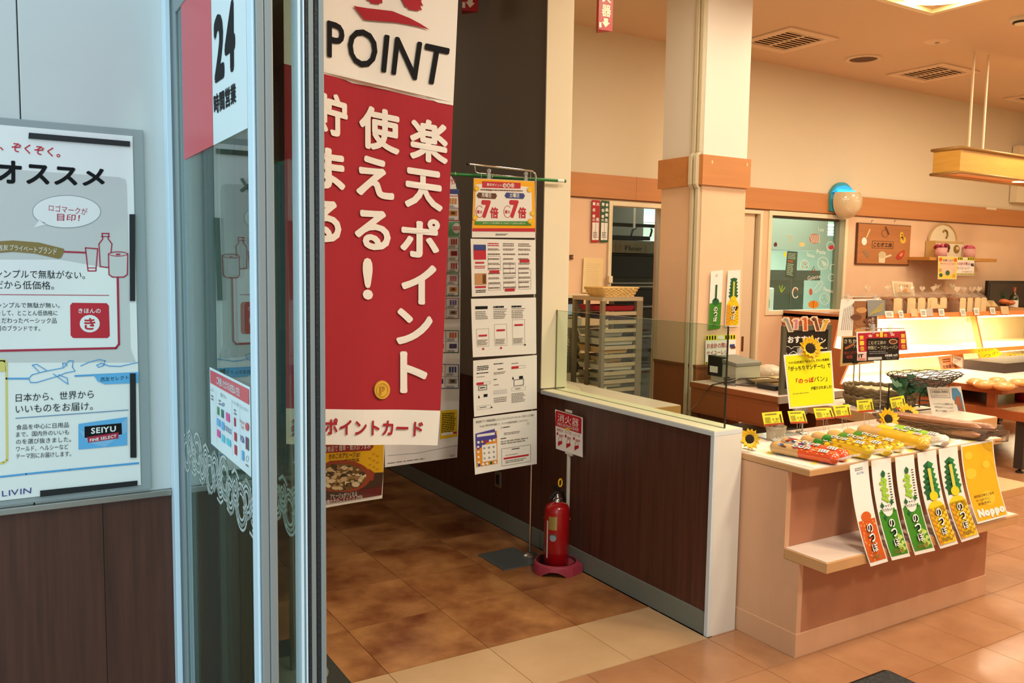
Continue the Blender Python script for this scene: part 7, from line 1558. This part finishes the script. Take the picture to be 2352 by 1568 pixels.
pr = Print(lambda x, y: PY(x, y, 6.597), (0, -1, 0), .0012); pr.frame([(1414, 560), (1484, 565), (1484, 579), (1414, 577)], olive, 1, 1); pr.text('Fleur', [(1436, 564), (1476, 566), (1476, 576), (1436, 575)], mat('oven_script', (60, 56, 34), .5), 1, .02); pr.ell(1421, 568, 6, 6, olive, 1, 16, ring=1.2); pr.mb.build('name_plate', ov)
MB().box((4.9, 6.7, 1.88), (5.75, 6.9, 1.92), od).box((4.9, 6.5, 2.0), (6.05, 6.6, 2.03), od).tube([(5.5, 6.7, 1.92), (5.52, 6.7, 1.98), (5.56, 6.7, 2.0)], .01, od, 6).tube([(5.75, 6.7, 1.92), (5.77, 6.7, 1.98), (5.76, 6.7, 2.0)], .01, od, 6).build('top_rail', ov)
ft_ = mat('fluorescent_tube', (232, 255, 246), .5, emit=9)
def fluo(x, y, l_, along, lab, z=2.88):
    t = thing('fluorescent_light', lab, 'ceiling light', (x, y, 2.64), 'fluorescent tubes in the kitchen')
    d = V((l_/2, 0, 0)) if along == 'x' else V((0, l_/2, 0)); s_ = V((0, .05, 0)) if along == 'x' else V((.05, 0, 0)); c_ = V((x, y, z))
    MB().cyl(c_-d, c_+d, .016, ft_, 8).build('tube', t); a_ = c_-d-s_+V((0, 0, .02)); b_ = c_+d+s_+V((0, 0, .07)); box(a_, b_, white).build('fitting', t)
for i in range(4):
    for j in range(5): fluo(13.2+2.0*i+.6*(j % 2), 11.0+1.05*j, 1.5, 'x', '%s fluorescent tube of the %s row seen through the window' % (('first', 'second', 'third', 'fourth')[i], ('nearest', 'second', 'third', 'fourth', 'furthest')[j]), 2.57)  # tube rows added deep in the room to give the window its streaks
area('kitchen_light', (8.6, 8.2, 2.6), 4.0, 2.6, 130, (1, 1, .93)); area('kitchen_light', (16, 13, 2.5), 8, 6, 900, (.96, 1, .95)); area('kitchen_light', (5.2, 6.4, 2.6), 1.0, .3, 4, (1, 1, .9))

pc = thing('hanging_pipe', 'short white lamp tube hanging inside the kitchen opening', 'lamp', (5.35, 6.5, 2.2)); MB().cyl((5.33, 6.45, 1.98), (5.33, 6.45, 2.65), .012, mat('white_pipe', (210, 214, 196), .4), 10).build('tube', pc)
hk = thing('cord_pull', 'thin pull cord hanging inside the kitchen opening', 'cord', (5.6, 6.4, 2.1)); MB().cyl((5.52, 6.3, 1.97), (5.52, 6.3, 2.65), .003, cream, 6).build('cord', hk); MB().ball((5.52, 6.3, 1.96), .012, cream, 8, 6).build('bead', hk)
# behind the window
shl = thing('kitchen_shelving', 'dark wall cabinet with hood seen through the drawn-on window', 'cabinet', (8.9, 9.2, 1.5)); box((9.4, 8.6, 1.9), (10.9, 9.4, 2.5), mat('hood_grey', (170, 176, 160), .4)).build('hood', shl); box((9.0, 8.7, 1.45), (10.9, 9.4, 1.6), mat('shelf_dark', (70, 74, 62), .4)).build('shelf', shl); box((9.3, 9.0, 0), (10.9, 9.4, 1.45), mat('cab_green_grey', (110, 116, 96), .4)).build('cupboard', shl)
wbx = thing('white_kitchen_box', 'white appliance box on the worktop behind the window', 'appliance', (8.4, 8.2, 1.0)); box((8.3, 8.0, .95), (9.1, 8.5, 1.36), mat('appliance_white', (222, 226, 216), .4)).build('body', wbx, bevel=.02)
wk2 = thing('kitchen_worktop', 'pale green worktop behind the drawn-on window', 'worktop', (8.5, 7.8, 0)); box((7.0, 7.4, .9), (10.5, 8.6, .95), mat('worktop_pale', (214, 220, 210), .4)).build('top', wk2); box((7.05, 7.45, 0), (10.4, 8.5, .9), mat('worktop_green', (96, 116, 84), .5)).build('base', wk2)
rk2 = thing('dark_rack', 'dark shelving rack at the left inside the window', 'rack', (7.3, 7.4, 0))
for z in (1.0, 1.25, 1.5, 1.75): box((6.9, 6.9, z), (7.5, 7.3, z+.05), mat('rack_brown', (50, 42, 36), .5)).build('shelf', rk2); box((6.95, 6.95, z+.05), (7.35, 7.25, z+.15), (white, steel, redp, white)[int(z*4) % 4]).build('stacked_box', rk2)
for x, y in ((6.9, 6.9), (7.47, 6.9), (6.9, 7.27), (7.47, 7.27)): box((x, y, 0), (x+.03, y+.03, 2.0), black).build('upright', rk2)
# chalk drawings on the window glass
pr = Print(lambda x, y: PY(x, y, 6.048), (0, -1, 0), .0008); ck = mat('chalk_white_paint', (236, 240, 228), .7)
for x, y, r_ in ((1890, 604, 12.5), (1894, 686, 11.5), (1910, 637, 7.5), (1848, 608, 10), (1907, 565, 9)): pr.ell(x, y, r_, r_*1.15, ck, 1, 26, ring=1.1)
pr.ell(1909, 568, 6, 5, redp, 2, 16); pr.ell(1827, 672, 8, 13, ck, 1, 22, ring=2.2, a0=.1, a1=.9); pr.ell(1827, 672, 6, 9, mat('soft_orange_paint', (220, 130, 70), .6), 2, 18, ring=1, a0=.5, a1=.95)
mb_ = mat('meat_pink', (176, 130, 112), .7); pr.ell(1871, 548, 12, 12, mb_, 1, 20)
for k in range(6): pr.line([(1861+4*k, 540), (1865+3.4*k, 557)], 1, ck, 2)
pr.text('Poule', [(1876, 572), (1896, 576), (1896, 584), (1876, 582)], ck, 1, .0); pr.text('Ratatouille', [(1854, 578), (1871, 586), (1870, 592), (1853, 588)], ck, 1, .0); pr.text('Focaccia', [(1892, 658), (1918, 667), (1918, 674), (1892, 668)], ck, 1, .03); pr.text('Galette', [(1855, 634), (1884, 630), (1884, 638), (1855, 644)], ck, 1, .0); pr.text('Lait', [(1880, 522), (1892, 524), (1892, 532), (1880, 530)], ck, 1, 0)
pr.poly([(1777, 560), (1782, 555), (1785, 560), (1784, 566), (1778, 566)], mat('beet_purple', (96, 30, 50), .6), 1); pr.ell(1868, 699, 12, 9, mat('pumpkin_orange', (222, 140, 30), .5), 2, 24); pr.line([(1868, 691), (1868, 707)], .8, brown, 3)
pr.ell(1842, 561, 7, 5, mat('cheese_yellow', (222, 210, 140), .6), 1, 14); pr.line([(1864, 622), (1870, 612)], 2, green, 1); pr.line([(1867, 626), (1872, 618)], 2, redp, 1); pr.line([(1806, 541), (1818, 544), (1816, 558)], 2, mat('shrimp_cream', (220, 200, 160), .6), 1)
for a_, b_ in (((1793, 668), (1790, 656)), ((1794, 670), (1797, 655)), ((1795, 671), (1803, 660))): pr.line([a_, b_], 2, lgreen, 1)
pr.ell(1862, 670, 4, 8, mat('tomato_soft', (200, 100, 80), .6), 1, 14); pr.line([(1868, 666), (1880, 650), (1888, 645), (1890, 652), (1882, 664), (1872, 672)], 1, ck, 1); pr.line([(1907, 620), (1908, 608), (1916, 607)], 1, ck, 1)
for k in range(5): pr.line([(1886+2.2*k, 598+k), (1893+1.5*k, 612-k)], .8, ck, 2)
for k in range(12): pr.ell(1848+6*cos(k*2.4), 608+7*sin(k*1.7), 1.3, 1.3, mat('soft_orange_paint', (220, 130, 70), .6) if k % 3 else ck, 2, 8)
for k in range(7): pr.ell(1894+6*cos(k*.9), 686+7*sin(k*.9), 1.8, 1.8, lgreen if k % 2 else ck, 2, 8, ring=.6)
pr.ell(1803, 584, 3, 6, lemon, 1, 14)
pr.quad([(1763, 688), (1768, 688), (1767, 706), (1762, 706)], mat('teal_tag', (40, 150, 120), .5), 1)
pr.mb.build('chalk_drawings', wf, (0, 0, 0))
pr = Print(lambda x, y: PY(x, y, 6.40), (0, -1, 0), .0012)
q = [(1809, 576), (1832, 578), (1829, 643), (1803, 636)]
pr.base(q, mat('menu_teal', (60, 86, 80), .4), th=.003); pr.fake(sub_(q)(.1, .06, .85, .3), 4, ck, 1); pr.fake(sub_(q)(.1, .45, .7, .9), 7, ck, 1); pr.quad(sub_(q)(.1, .33, .6, .42), orange, 1)
t = thing('menu_board', 'dark teal menu poster seen inside the drawn-on window', 'board', (7.2, 6.4, 1.5)); pr.mb.build('poster', t); MB().box((PY(1818, 600, 6.41).x-.005, 6.404, .0), (PY(1818, 600, 6.41).x+.005, 6.412, 1.7), steel).build('stand_post', t)
